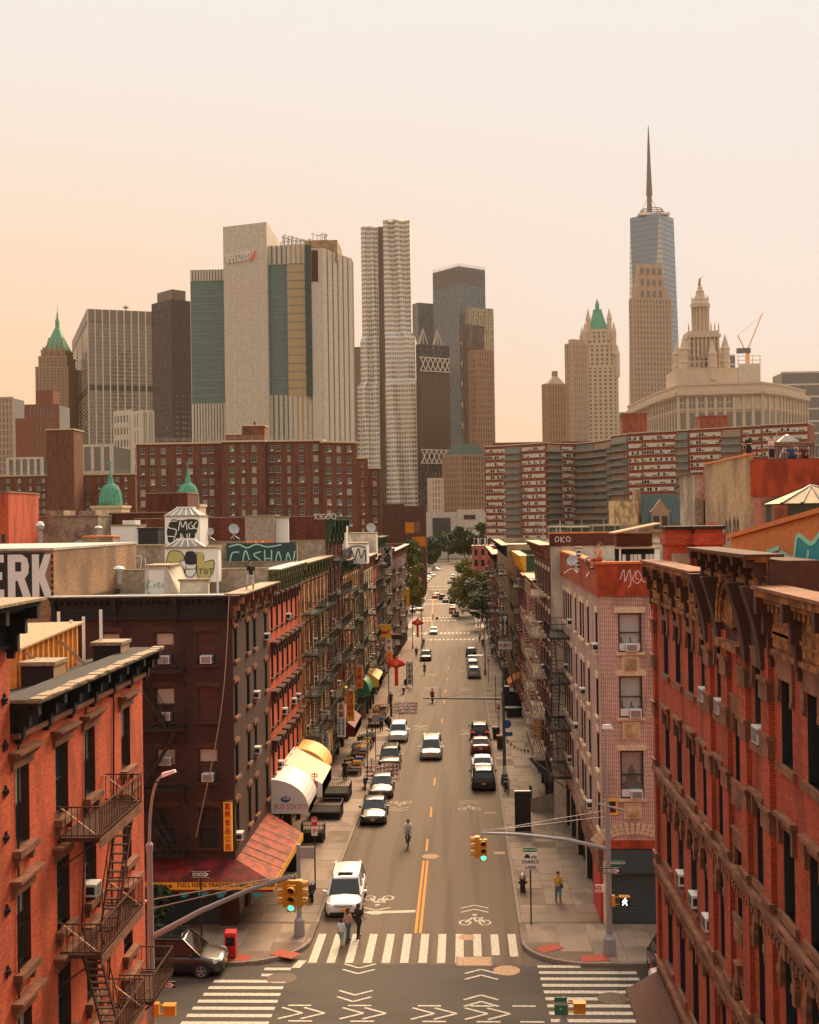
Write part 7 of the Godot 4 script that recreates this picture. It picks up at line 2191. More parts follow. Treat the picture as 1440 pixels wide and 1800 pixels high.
		for k in q[4]:
			var c:=bx(o,"crate",P(-0.35,0,-0.24),P(0.35,0.28,0.24),[M.plywood,M.sign_white,M.green_paint,M.timber,M.sign_blue][(k*3+int(q[1])) % 5],Transform3D(Basis.from_euler(P(0.0,k*0.1,0.2 if k % 2 else 0.0)),P(0.3-0.7*(k % 2),0.75+0.02*k,-q[2]+0.4+k*(2*q[2]-0.8)/maxi(q[4]-1,1))))
			mb=MB.new()
			for i in 9: mb.lathe([[0.0,-0.06],[0.07,0.0],[0.0,0.07]],6,P(-0.25+0.24*(i % 3),0.32,-0.16+0.16*(i/3)))
			put(o,"produce",mb.done(),[M.sign_red,M.signal_yellow,M.graffiti_green,M.sign_yellow][(k+int(q[1])) % 4],c.transform*Transform3D(Basis.from_scale(P(1/0.7,1/0.28,1/0.48)),P(0,-0.5,0)))
	for q in [[-9.9,68.0,"round black rubbish bag leaning on the wire cage"],[-8.5,132.5,"black rubbish bag at the foot of the left lamp post"],[-8.3,171.0,"black rubbish bag on the pale stretch of left pavement"],[-7.9,128.5,"lone black rubbish bag beside the white SUV"]]:
		o=thing("rubbish_bag",q[2],"rubbish bag",on(q[0],q[1],0.13),0.0,"rubbish bags on the pavement")
		mb=MB.new()
		mb.lathe([[0.25,0.0],[0.45,0.15],[0.48,0.4],[0.36,0.65],[0.14,0.8],[0.06,0.84],[0.12,0.95]],9)
		put(o,"bag",mb.done(true),M.black_paint)
	bicycle("motor_scooter","grey motor scooter parked against the sign post by the white minivan",on(-8.75,66.6,0.13),0.2,true)
	bicycle("motor_scooter","dark delivery scooter parked beside the striped barricade",on(-8.25,97.4,0.13),0.1,true)
	bicycle("motor_scooter","black scooter standing on the left pavement before the white street sign",on(-8.2,160.0,0.13),0.0,true)
	for q in [[3.15,95.0,0.2,"dark bicycle chained to the curved lamp mast, nearer one"],[3.25,96.6,-0.3,"second bicycle chained to the curved lamp mast"],[-8.35,105.5,0.1,"bicycle leaning on the post beside the dark SUV"]]: bicycle("bicycle",q[3],on(q[0],q[1],0.13),q[2],false,"bicycles chained to posts")
	o=thing("stair_canopy","dark blue tarpaulin slung over the basement stairs on the right","tarpaulin",on(5.9,94.5,0.13))
	mb=MB.new()
	mb.hexa([P(-1.1,3.1,1.2),P(1.1,3.4,1.6),P(1.1,3.5,-2.6),P(-1.6,2.5,-1.6),P(-1.0,3.15,1.2),P(1.1,3.46,1.6),P(1.1,3.56,-2.6),P(-1.5,2.56,-1.6)])
	mb.hexa([P(-1.0,3.1,1.22),P(1.1,3.4,1.62),P(1.1,0.7,2.3),P(0.5,1.2,2.0),P(-1.0,3.12,1.26),P(1.1,3.44,1.66),P(1.1,0.7,2.34),P(0.5,1.2,2.04)])
	put(o,"tarpaulin",mb.done(),M.tarp_blue)
	o=thing("basement_stair","brick basement stair block with slanting handrail beside the blue tarpaulin","stairs",on(5.75,90.0,0.13))
	mb=MB.new()
	mb.hexa([P(-1.0,0,-1.8),P(1.0,0,-1.8),P(1.0,0,1.6),P(-1.0,0,1.6),P(-1.0,0.3,-1.8),P(1.0,0.3,-1.8),P(1.0,1.5,1.6),P(-1.0,1.0,1.6)])
	put(o,"base",mb.done(),M.concrete)
	mb=MB.new()
	for e in [0.35,0.9]: mb.bar(P(-0.95,0.3+e,-1.8),P(-0.95,1.0+e,1.6),0.05)
	for i in 9: mb.bar(P(-0.95,0.3+i*0.08,-1.8+i*0.42),P(-0.95,1.2+i*0.08,-1.8+i*0.42),0.03)
	put(o,"handrail",mb.done(),M.black_iron)
	o=thing("bunting","string of little coloured flags from the lamp mast to the shop","bunting",on(3.3,98.4,3.9))
	for i in 12:
		mb=MB.new()
		var y:=-0.9*sin(PI*(i+0.5)/12)
		mb.hexa([P(i*0.28,y,0.005),P(i*0.28+0.24,y,0.005),P(i*0.28+0.24,y,-0.005),P(i*0.28,y,-0.005),P(i*0.28+0.11,y-0.36,0.004),P(i*0.28+0.13,y-0.36,0.004),P(i*0.28+0.13,y-0.36,-0.004),P(i*0.28+0.11,y-0.36,-0.004)])
		put(o,"flag",mb.done(),[M.sign_red,M.graffiti_teal,M.sign_yellow,M.graffiti_pink,M.graffiti_mint][i % 5])
	mb=MB.new()
	for i in 12: mb.bar(P(i*0.28,-0.9*sin(PI*i/12.0),0),P(i*0.28+0.28,-0.9*sin(PI*(i+1)/12.0),0),0.015)
	put(o,"cord",mb.done(),M.black_iron)
	o=thing("signal_pole","pole top with yellow walk signal and dark green sign at the bottom edge","traffic light",on(3.7,47.4,0.13))
	put(o,"pole",pole_mesh(1.75,0.1,0.09),M.lamp_grey)
	walk_signal(o,at(0.62,1.35,0.0),false)
	board(o,"green_plate",0.5,0.7,M.sign_green,at(-0.12,1.45,0.12),"BRIDGE\n>",M.sign_white,0.12)
const GLYPH:={
	"fu": "5,10 5,9|1,9 1,7.6|1,8.8 9,8.8 9,7.6|2.5,7.4 7.5,7.4|3,6.4 7,6.4 7,5 3,5 3,6.4|1.8,4 8.2,4 8.2,0 1.8,0 1.8,4|5,4 5,0|1.8,2 8.2,2",
	"xing": "2,9.5 2,3.6|2,9.5 3.4,9.5|2,7.5 3.2,7.5|2,5.6 3.2,5.6|8,9.5 8,3.6|8,9.5 6.8,9.5|8,7.5 6.9,7.5|8,5.6 6.9,5.6|4,9 6,9 6,5 4,5 4,9|4,7 6,7|0.8,3.4 9.2,3.4|3.2,2.4 1.4,0.2|6.8,2.4 8.6,0.2",
	"shi": "5,10 1,6.4|5,10 9,6.4|4,7.4 6,7.4|3,6.2 7,6.2 7,3 3,3|3,6.2 3,0.2 4.4,1|3,4.6 7,4.6|6.6,2.6 4.6,1.2|4.8,2.8 8.4,0.2",
	"pin": "3,9.4 7,9.4 7,6 3,6 3,9.4|1,4.6 4.4,4.6 4.4,0.6 1,0.6 1,4.6|5.6,4.6 9,4.6 9,0.6 5.6,0.6 5.6,4.6",
	"gong": "4,9.6 1,5.6|6,9.6 9,5.6|5,6 2.4,1.2 7.4,1.6|6.4,3.4 8,0.6",
	"si": "1.6,9 8.4,9 8.4,1 7,0.4|1.6,7 6.4,7|2,5.2 6,5.2 6,2 2,2 2,5.2",
	"jin": "5,10 1,6.2|5,10 9,6.2|3.2,6 6.8,6|2.4,4 7.6,4|5,6 5,0.6|1,0.6 9,0.6|3,3 3.8,1.6|7,3 6.2,1.6",
	"bai": "2.4,10 2.4,0|0.6,7.4 4.2,7.4|2.4,7 0.6,3.4|2.4,7 4,4.6|7,10 6,8|5,8 9.2,8 9.2,0.6 5,0.6 5,8|5,4.4 9.2,4.4",
	"cai": "5,9.4 1,8.8|1.4,7.6 2,6.4|3,7.8 3.2,6.6|4.8,8 4,6.4|0.6,5.6 5.6,5.6|3,6 3,0|3,5.4 0.6,1.8|3,5.4 5.4,2.4|9,9.6 6,7|9.2,6.4 6,4|9.4,3.4 5.6,0.2",
	"yin": "4.4,9 1.4,8.6 1.4,1.6|1.4,5.4 4.4,5.4|1.4,1.6 4.4,1.6|6,8.8 9,8.8 9,2 8,1.6|6,8.8 6,0",
	"yong": "2,9.6 8,9.6 5,8.4|2,7.8 8,7.8 8,3.6|2,7.8 2,3.6|2,5.8 8,5.8|2,4 8,4|5,7.8 5,4|1,2.8 8.6,2.8 8,0.2|5,3 2,0",
	"hua": "0.8,9 9.2,9|3,10 3,8|7,10 7,8|1.6,7.2 8.4,7.2|0.8,5 9.2,5|5,7.6 5,0|2.6,6.6 2.6,3|7.4,6.6 7.4,3|1.6,3 8.4,3|1.6,1.4 8.4,1.4",
	"huan": "0.6,9 3.4,9|0.6,5.6 3.4,5.6|0.4,1.4 3.6,2.2|2,9 2,2|4.4,9.6 9.6,9.6 9.6,7.6 4.4,7.6 4.4,9.6|4,6.6 10,6.6|5,5.6 9,5.6 9,3.8 5,3.8 5,5.6|6,3.8 6,0.4|6,3 4,1.4|8,3.4 9.8,0.2",
	"qiu": "0.6,9 3.4,9|0.6,5.6 3.4,5.6|0.4,1.4 3.6,2.2|2,9 2,2|4,7.4 9.8,7.4|7,10 7,0.6 6,1|5,5.6 6,4.4|4.4,2 6.2,3.4|9,6 7.4,4.2|7.2,4.4 9.6,1.6|8.4,9.4 9.2,8.4",
	"wang": "2,10 0.8,7.4 3,7.4 0.8,4.6 3.4,4.8|2,4.4 2,0.6|0.6,3 0.4,1.4|3.2,3.2 3.6,1.8|4.6,9.4 9.4,9.4 9.4,0.4|4.6,9.4 4.6,0|5.8,8.4 6.2,7|8.2,8.4 7.8,7|5.6,6.4 8.4,6.4|5.8,4.6 5.8,2 8.4,2|5.8,4.6 8.4,4.6",
	"ba": "0.8,8 3,8 3,3.2 0.8,3.2 0.8,8|4.4,9 9.2,9 9.2,4.6 4.4,4.6|4.4,9 4.4,1 9.4,1 9.6,2.6|6.8,9 6.8,4.6",
	"ri": "2.4,9.4 7.6,9.4 7.6,0.6 2.4,0.6 2.4,9.4|2.4,5 7.6,5",
	"yue": "3,9.4 7.6,9.4 7.6,0.6 6.6,0.6|3,9.4 3,3.4 1.6,0.2|3,6.6 7.6,6.6|3,4 7.6,4",
	"xi": "1,9 2.2,8|0.8,6.4 2,5.4|0.8,1 2.6,4|5,9.8 4,7.4|4.6,8.4 9,8.4|6.8,10 6.8,5.4|3.6,5.4 9.8,5.4|5.6,5.4 5.2,2.4 3.4,0.4|7.6,5.4 7.6,1 9.6,1 9.8,2.4",
	"yi": "5,10 5.6,8.8|1,8 9,8|5,8 1,4.4|3.4,6 3.4,0.6 5.4,1.8|4.6,6.4 9.2,0.4|7.8,6 6.2,4.4",
	"dian": "5.4,10 5.8,9|1.4,8.6 9.2,8.6|1.4,8.6 1.4,3.4 0.6,0.4|5.6,8 5.6,4|5.6,6.2 8.4,6.2|3.2,4 8.4,4 8.4,0.4 3.2,0.4 3.2,4",
	"zhong": "1,8 9,8 9,3.6 1,3.6 1,8|5,10 5,0",
	"guo": "1,9.6 9,9.6 9,0.4 1,0.4 1,9.6|2.6,7.6 7.4,7.6|2.8,2.4 6,2.8|3.2,6 5,6 5,4.2 3.2,4.2 3.2,6|6,8.6 7.6,2.4",
	"hang": "3,9.8 1,7.6|3.2,7 0.8,4|2.2,5.4 2.2,0|4.8,8.8 9,8.8|4.4,6 9.6,6|7.4,6 7.4,0.6 6.2,1",
}
func characters(list: Array,size: float,w: float,step:=-1.0,across:=false) -> Mesh:
	var mb:=MB.new()
	var st:=size*1.18 if step < 0 else step
	for i in list.size():
		var o:=Vector2(i*st if across else 0.0,0.0 if across else -i*st)-Vector2(size/2,size if not across else size/2)
		for s in GLYPH[list[i]].split("|"):
			var a:=pts2(s)
			for k in a.size(): a[k]=a[k]/10.0*size+o
			mb.ribbon(a,w,T0,0.012)
	return mb.done()
func hanging_sign(label: String,x: float,y0: float,y1: float,d: float,w: float,m: Material,ink: Material,list: Array,q:={}) -> Node3D:
	var o:=thing("shop_sign",label,"sign",P(x,y0,-d),0.0,"upright shop signs along the street")
	var h:=y1-y0
	bx(o,"panel",P(-w/2,0,-0.14),P(w/2,h,0.14),m)
	bx(o,"frame",P(-w/2-0.03,-0.03,-0.1),P(w/2+0.03,0,0.1),M.sash_dark)
	bx(o,"frame",P(-w/2-0.03,h,-0.1),P(w/2+0.03,h+0.05,0.1),M.sash_dark)
	var wall_x: float=q.get("wall",-12.05)-x
	for e in [h*0.15,h*0.85]: bx(o,"bracket",P(minf(wall_x,0),e,-0.03),P(maxf(wall_x,0),e+0.05,0.03),M.sash_dark)
	if list.size():
		var sz: float=q.get("size",minf(w*0.78,h/list.size()*0.84))
		put(o,"characters",characters(list,sz,sz*q.get("weight",0.1),h*q.get("share",1.0)/list.size()),ink,at(q.get("dx",0.0),h-(h*q.get("share",1.0)/list.size()-sz)/2,0.145))
	return o
func canopy(label: String,x0: float,x1: float,d0: float,d1: float,y0: float,y1: float,m: Material,kind:="slope",front: Material=null,frame:=true) -> Node3D:
	var o:=thing("awning",label,"awning",P(x0,0,-d0),0.0,"awnings over the shops")
	var X:=x1-x0
	var D:=d1-d0
	var mb:=MB.new()
	var prof:=[]
	if kind == "barrel":
		for i in 9:
			var a:=PI/2*i/8
			prof.append(Vector2(X*sin(a),lerpf(y0,y1,cos(a)) ))
	else: prof=[Vector2(0,y1),Vector2(X,y0+(y1-y0)*0.25)]
	prof.append(Vector2(X,y0-0.35))
	for i in prof.size()-1:
		var a: Vector2=prof[i]
		var b: Vector2=prof[i+1]
		mb.hexa([P(a.x,a.y-0.03,0),P(b.x,b.y-0.03,0),P(b.x,b.y-0.03,-D),P(a.x,a.y-0.03,-D),P(a.x,a.y,0),P(b.x,b.y,0),P(b.x,b.y,-D),P(a.x,a.y,-D)])
	put(o,"cover",mb.done(),m)
	var poly:=PackedVector2Array()
	for p in prof: poly.append(p)
	poly.append(Vector2(0,y0-0.35))
	for z in [0.02,-D]:
		mb=MB.new()
		mb.prism(poly,Transform3D(Basis.IDENTITY,P(0,0,z)),0.04)
		put(o,"end_panel",mb.done(),front if front else m)
	return o
func paint_wall(o: Node,called: String,T: Transform3D,list: Array,m: Material,w: float,scale:=1.0,off:=Vector2.ZERO):
	var mb:=MB.new()
	for s in list:
		var a:=smooth2(pts2(s),5)
		for k in a.size(): a[k]=a[k]*scale+off
		mb.ribbon(a,w,T0,0.008)
	return put(o,called,mb.done(),m,T)
func paint_fill(o: Node,called: String,T: Transform3D,list: Array,m: Material,scale:=1.0,off:=Vector2.ZERO):
	var mb:=MB.new()
	for s in list:
		var a:=smooth2(pts2(s),5)
		var p:=PackedVector2Array()
		for k in a.size(): p.append(a[k]*scale+off)
		mb.prism(p,T0*Transform3D(Basis.IDENTITY,P(0,0,0.004)),0.004)
	return put(o,called,mb.done(),m,T)
func make_signs():
	var o:=thing("corner_awning","large red and rust awning with yellow lettered band wrapped round the brown corner tenement","awning",P(-12.05,0,-61.8))
	var mb:=MB.new()
	mb.hexa([P(-9.4,2.05,0.02),P(0.0,2.05,0.02),P(2.2,1.35,1.6),P(-9.4,1.35,1.6),P(-9.4,2.1,0.02),P(0.0,2.1,0.02),P(2.2,1.4,1.6),P(-9.4,1.4,1.6)])
	put(o,"front_cover",mb.done(),M.awning_red)
	mb=MB.new()
	mb.hexa([P(0.02,2.05,0.0),P(2.2,1.35,1.6),P(2.35,1.15,-8.6),P(0.02,1.95,-10.4),P(0.02,2.1,0.0),P(2.2,1.4,1.6),P(2.35,1.2,-8.6),P(0.02,2.0,-10.4)])
	put(o,"side_cover",mb.done(),M.awning_rust)
	bx(o,"front_band",P(-9.4,1.02,1.58),P(2.2,1.38,1.62),M.sign_yellow)
	bx(o,"front_edge",P(-9.4,0.9,1.58),P(2.2,1.02,1.615),M.awning_red)
	mb=MB.new()
	mb.hexa([P(2.18,0.98,1.6),P(2.22,0.98,1.62),P(2.37,0.8,-8.6),P(2.33,0.8,-8.6),P(2.18,1.38,1.6),P(2.22,1.38,1.62),P(2.37,1.18,-8.6),P(2.33,1.18,-8.6)])
	put(o,"side_band",mb.done(),M.sign_yellow)
	for i in 6: put(o,"awning_rib",shared("arib",func():
		var b:=MB.new()
		b.bar(P(0.0,2.13,0.0),P(2.25,1.36,0.5),0.03)
		return b.done()),M.black_iron,at(0.03,-0.01,-1.4-i*1.3))
	put(o,"lettering",letters("FULL HING TRADING INC.",0.21,0.01,true),M.brownstone_dark,at(-2.7,1.08,1.625))
	put(o,"lettering",letters("TEL: 349-7036",0.21,0.01,true),M.brownstone_dark,at(0.5,1.08,1.625))
	put(o,"characters",characters(["fu","xing","shi","pin","gong","si"],0.2,0.028,0.21,true),M.brownstone_dark,at(-4.1,1.2,1.625))
	mb=MB.new()
	for i in 12: mb.hexa([P(-9+i*0.93,0.62,1.58),P(-8.75+i*0.93,0.62,1.58),P(-8.75+i*0.93,0.62,1.6),P(-9+i*0.93,0.62,1.6),P(-9.1+i*0.93,0.9,1.58),P(-8.5+i*0.93,0.9,1.58),P(-8.5+i*0.93,0.9,1.6),P(-9.1+i*0.93,0.9,1.6)])
	put(o,"torn_fringe",mb.done(),M.graffiti_teal)
	o=hanging_sign("tall yellow sign with red characters on the corner of the brown tenement",-12.3,2.72,5.25,61.2,0.42,M.sign_yellow,M.sign_red,["fu","xing","shi","pin","gong","si"],{"wall": -12.6,"weight": 0.13})
	o=canopy("white barrel awning of the bus station",-12.05,-9.75,73.4,77.6,1.95,3.7,M.awning_white,"barrel")
	board(o,"sign_plate",0.02,0.02,M.sign_red,at(1.1,1.9,0.1))
	put(o,"lettering",letters("BUS STATION",0.27,0.01),M.sign_red,at(0.15,1.82,0.03))
	mb=MB.new()
	mb.lathe([[0.0,0],[0.3,0],[0.3,0.012],[0,0.012]],16,Vector3.ZERO,0.65)
	put(o,"blue_oval",mb.done(),M.sign_blue,Transform3D(Basis(Vector3.RIGHT,PI/2),P(0.9,2.5,0.03)))
	var l=letters("128",0.2,0.01,true)
	l.horizontal_alignment=HORIZONTAL_ALIGNMENT_CENTER
	put(o,"lettering",l,M.sign_white,at(0.9,2.4,0.05))
	o=canopy("cream topped awning with yellow front and white character panel",-12.05,-9.45,78.2,83.6,1.9,3.8,M.awning_cream,"slope",M.sign_white)
	put(o,"characters",characters(["zhong","guo","hang"],0.42,0.06,0.55),M.sign_red,at(2.1,3.1,0.03))
	canopy("yellow barrel awning beyond the cream topped one",-12.05,-9.8,84.0,87.5,2.0,3.6,M.awning_yellow,"barrel")
	hanging_sign("white sign with four dark characters hung before the fire escapes",-10.9,1.1,3.1,93.0,0.62,M.sign_white,M.black_paint,["jin","bai","cai","yin"],{"share": 0.82})
	o=hanging_sign("white sign with two large red characters above two blue columns",-10.5,1.3,4.1,101.0,0.66,M.sign_white,M.sign_red,["yong","hua"],{"share": 0.42,"weight": 0.12})
	for s in [-0.16,0.16]: put(o,"small_characters",characters(["zhong","guo","jin","pin","shi"],0.24,0.03,0.29),M.sign_blue,at(s,1.56,0.15))
	hanging_sign("orange blank sign panel behind the white character signs",-11.2,0.9,2.6,97.0,0.7,M.sign_yellow,M.sign_red,[])
	hanging_sign("yellow sign with four red characters for an internet cafe",-10.4,1.5,4.2,108.0,0.72,M.sign_yellow,M.sign_red,["huan","qiu","wang","ba"],{"share": 0.9,"weight": 0.12})
	hanging_sign("slim orange sign with characters below the wall lamp",-10.4,3.0,5.2,118.0,0.6,M.sign_orange,M.sign_red,["jin","hua","shi"],{"weight": 0.12})
	canopy("dark green awning with white characters halfway along the left side",-12.05,-10.5,132.0,136.0,0.5,2.3,M.sign_green,"barrel")
	canopy("bright yellow awning behind the green one",-12.05,-10.0,139.0,146.0,0.5,2.5,M.awning_yellow,"slope")
	canopy("red slanting shop canopy between the yellow sign and the stalls",-12.05,-10.2,110.0,117.0,0.0,1.9,M.awning_red,"slope")
	o=hanging_sign("wide yellow sign with an eagle shape on the left",-9.9,5.0,6.6,148.0,1.7,M.sign_yellow,M.sign_red,[])
	paint_fill(o,"eagle_shape",at(0,0.75,0.146),["-0.7,0.35 -0.4,0.05 0,0.1 0.4,0.05 0.7,0.35 0.5,-0.15 0.1,-0.3 -0.1,-0.3 -0.5,-0.15 -0.7,0.35"],M.sign_red)
	hanging_sign("small blue and white sign under the eagle sign",-9.6,2.9,4.5,152.0,0.7,M.sign_white,M.sign_blue,["xing","shi"])
	hanging_sign("second yellow sign below the small blue one",-9.6,1.4,2.7,153.0,0.75,M.sign_yellow,M.sign_red,["pin","fu"])
	hanging_sign("yellow sign near the far end of the left row",-10.8,3.2,6.4,226.0,1.1,M.sign_yellow,M.sign_red,[],{})
	for q in [[12.0,0],[8.3,1],[4.2,2]]: hanging_sign("small white sign with a red mark on the last left house, "+["top","middle","lowest"][q[1]]+" one",-11.2,q[0]-0.5,q[0]+0.7,214.0,1.0,M.sign_white,M.sign_red,["si"])
	o=thing("street_sign","white framed sign standing on the left pavement by the kerb","sign",on(-7.75,168.0,0.13))
	bx(o,"panel",P(-0.4,0.3,-0.05),P(0.4,3.6,0.05),M.sign_white)
	put(o,"characters",characters(["zhong","yin","pin","shi"],0.55,0.07,0.75),M.black_paint,at(0,3.3,0.06))
	for s in [-0.42,0.42]: bx(o,"leg",P(s-0.04,0,-0.06),P(s+0.04,3.65,0.06),M.black_iron)
	o=hanging_sign("tall yellow laundromat sign with a column of characters beside blue tarpaulin",5.85,0.9,3.7,98.5,0.66,M.sign_yellow,M.black_paint,["ri","yue","xi","yi","dian"],{"wall": 6.2,"dx": -0.15,"size": 0.32})
	for i in 10:
		var c=letters("LAUNDROMAT"[i],0.2,0.01,true)
		c.horizontal_alignment=HORIZONTAL_ALIGNMENT_CENTER
		put(o,"lettering",c,M.sign_red,at(0.19,2.5-i*0.265,0.145))
	o=hanging_sign("black vertical PARK sign on the right side",5.2,4.6,7.4,152.0,0.75,M.black_paint,M.sign_white,[],{"wall": 6.9})
	for i in 4:
		var c=letters("PARK"[i],0.46,0.01,true)
		c.horizontal_alignment=HORIZONTAL_ALIGNMENT_CENTER
		put(o,"lettering",c,M.sign_white,at(0,1.55-i*0.5,0.145))
	mb=MB.new()
	mb.lathe([[0.0,0],[0.26,0],[0.0,0.012]],14)
	put(o,"round_mark",mb.done(),M.sign_white,Transform3D(Basis(Vector3.RIGHT,PI/2),P(0,2.4,0.145)))
	o=hanging_sign("wide white sign with three red blocks under the PARK sign",5.1,3.2,4.2,150.0,1.7,M.sign_white,M.sign_red,[],{"wall": 6.9})
	put(o,"characters",characters(["zhong","guo","hang"],0.46,0.06,0.55,true),M.sign_red,at(-0.55,0.5,0.145))
	canopy("faded orange awning low on the right pavement",7.0,5.3,147.0,152.0,-1.1,0.3,M.coping_orange,"slope")
	hanging_sign("black PARK board over the left pavement",-9.3,3.6,4.2,160.0,1.9,M.black_paint,M.sign_white,[])
	o=thing("wall_notice","small yellow notice board on the pink brick corner beside the lamp mast","sign",P(7.42,4.3,-61.96))
	bx(o,"panel",P(-0.34,0,0),P(0.34,0.85,0.04),M.sign_yellow)
	bx(o,"print",P(-0.24,0.45,0.04),P(0.24,0.7,0.045),M.black_paint)
	bx(o,"print",P(-0.24,0.12,0.04),P(0.24,0.36,0.045),M.brownstone_dark)
	for q in [[-11.2,3.9,112.5,"glowing yellow wall lamp above the left stalls"],[6.3,4.0,96.0,"small glowing lamp on the wall behind the laundromat sign"],[6.75,2.2,88.0,"yellow lamp under the black fire escape of the pink house"]]:
		o=thing("wall_lamp",q[3],"lamp",P(q[0],q[1],-q[2]),0.0,"glowing wall lamps")
		mb=MB.new()
		mb.lathe([[0.02,-0.14],[0.12,-0.08],[0.14,0.0],[0.1,0.1],[0.02,0.13]],10)
		put(o,"bulb_light",mb.done(true),M.bulb_yellow)
		bx(o,"arm",P(-0.7 if q[0] < 0 else 0.0,0.12,-0.02),P(0.0 if q[0] < 0 else 0.5,0.16,0.02),M.black_iron)
		var li:=OmniLight3D.new()
		li.name="lamp_glow"
		li.light_color=Color(1,0.7,0.3)
		li.light_energy=0.5
		li.light_size=0.1
		li.omni_range=30
		li.omni_attenuation=2
		li.shadow_enabled=true
		o.add_child(li)
func dish(label: String,x: float,y: float,d: float,r: float,turn: float):
	var o:=thing("satellite_dish",label,"satellite dish",P(x,y,-d),turn,"satellite dishes on the roofs")
	var mb:=MB.new()
	mb.lathe([[0.0,0.0],[r*0.5,0.05*r],[r*0.85,0.18*r],[r,0.28*r],[r*0.98,0.3*r],[r*0.8,0.2*r],[0.0,0.04*r]],16)
	put(o,"reflector",mb.done(true),M.galvanised,Transform3D(Basis(Vector3.RIGHT,1.15),P(0,r+0.35,0)))
	mb=MB.new()
	mb.tube([P(0,0,0),P(0,r+0.3,-0.05)],0.05)
	mb.bar(P(-0.4,0,0.4),P(0,r*0.8,0),0.04)
	mb.bar(P(0.4,0,0.4),P(0,r*0.8,0),0.04)
	mb.bar(P(0,r*0.6,0.1),P(0,r*1.1+0.3,r*0.9),0.03)
	put(o,"stand",mb.done(),M.galvanised)
func block(called: String,label: String,x0: float,x1: float,y0: float,y1: float,d: float,dep: float,m: Material,cap: Material=null,cat:="roof structure") -> Node3D:
	var o:=thing(called,label,cat,P(x0,y0,-d))
	bx(o,"wall",P(0,0,-dep),P(x1-x0,y1-y0,0),m)
	bx(o,"cap",P(-0.08,y1-y0,-dep-0.08),P(x1-x0+0.08,y1-y0+0.12,0.08),cap if cap else M.flashing)
	return o
func skylight(o: Node,w: float,dep: float,y: float,h: float):
	var mb:=MB.new()
	mb.hexa([P(0,y,-dep),P(w,y,-dep),P(w,y,0),P(0,y,0),P(w*0.28,y+h,-dep*0.7),P(w*0.72,y+h,-dep*0.7),P(w*0.72,y+h,-dep*0.3),P(w*0.28,y+h,-dep*0.3)])
	put(o,"skylight_glass",mb.done(),M.skylight_pane)
	for i in 6:
		var b:=MB.new()
		b.bar(P(w*i/5.0,y,0.02),P(lerpf(w*0.28,w*0.72,i/5.0),y+h+0.02,-dep*0.3),0.08)
		put(o,"skylight_bar",b.done(),M.white_metal)
	bx(o,"skylight_ridge",P(w*0.26,y+h,-dep*0.72),P(w*0.74,y+h+0.12,-dep*0.28),M.white_metal)
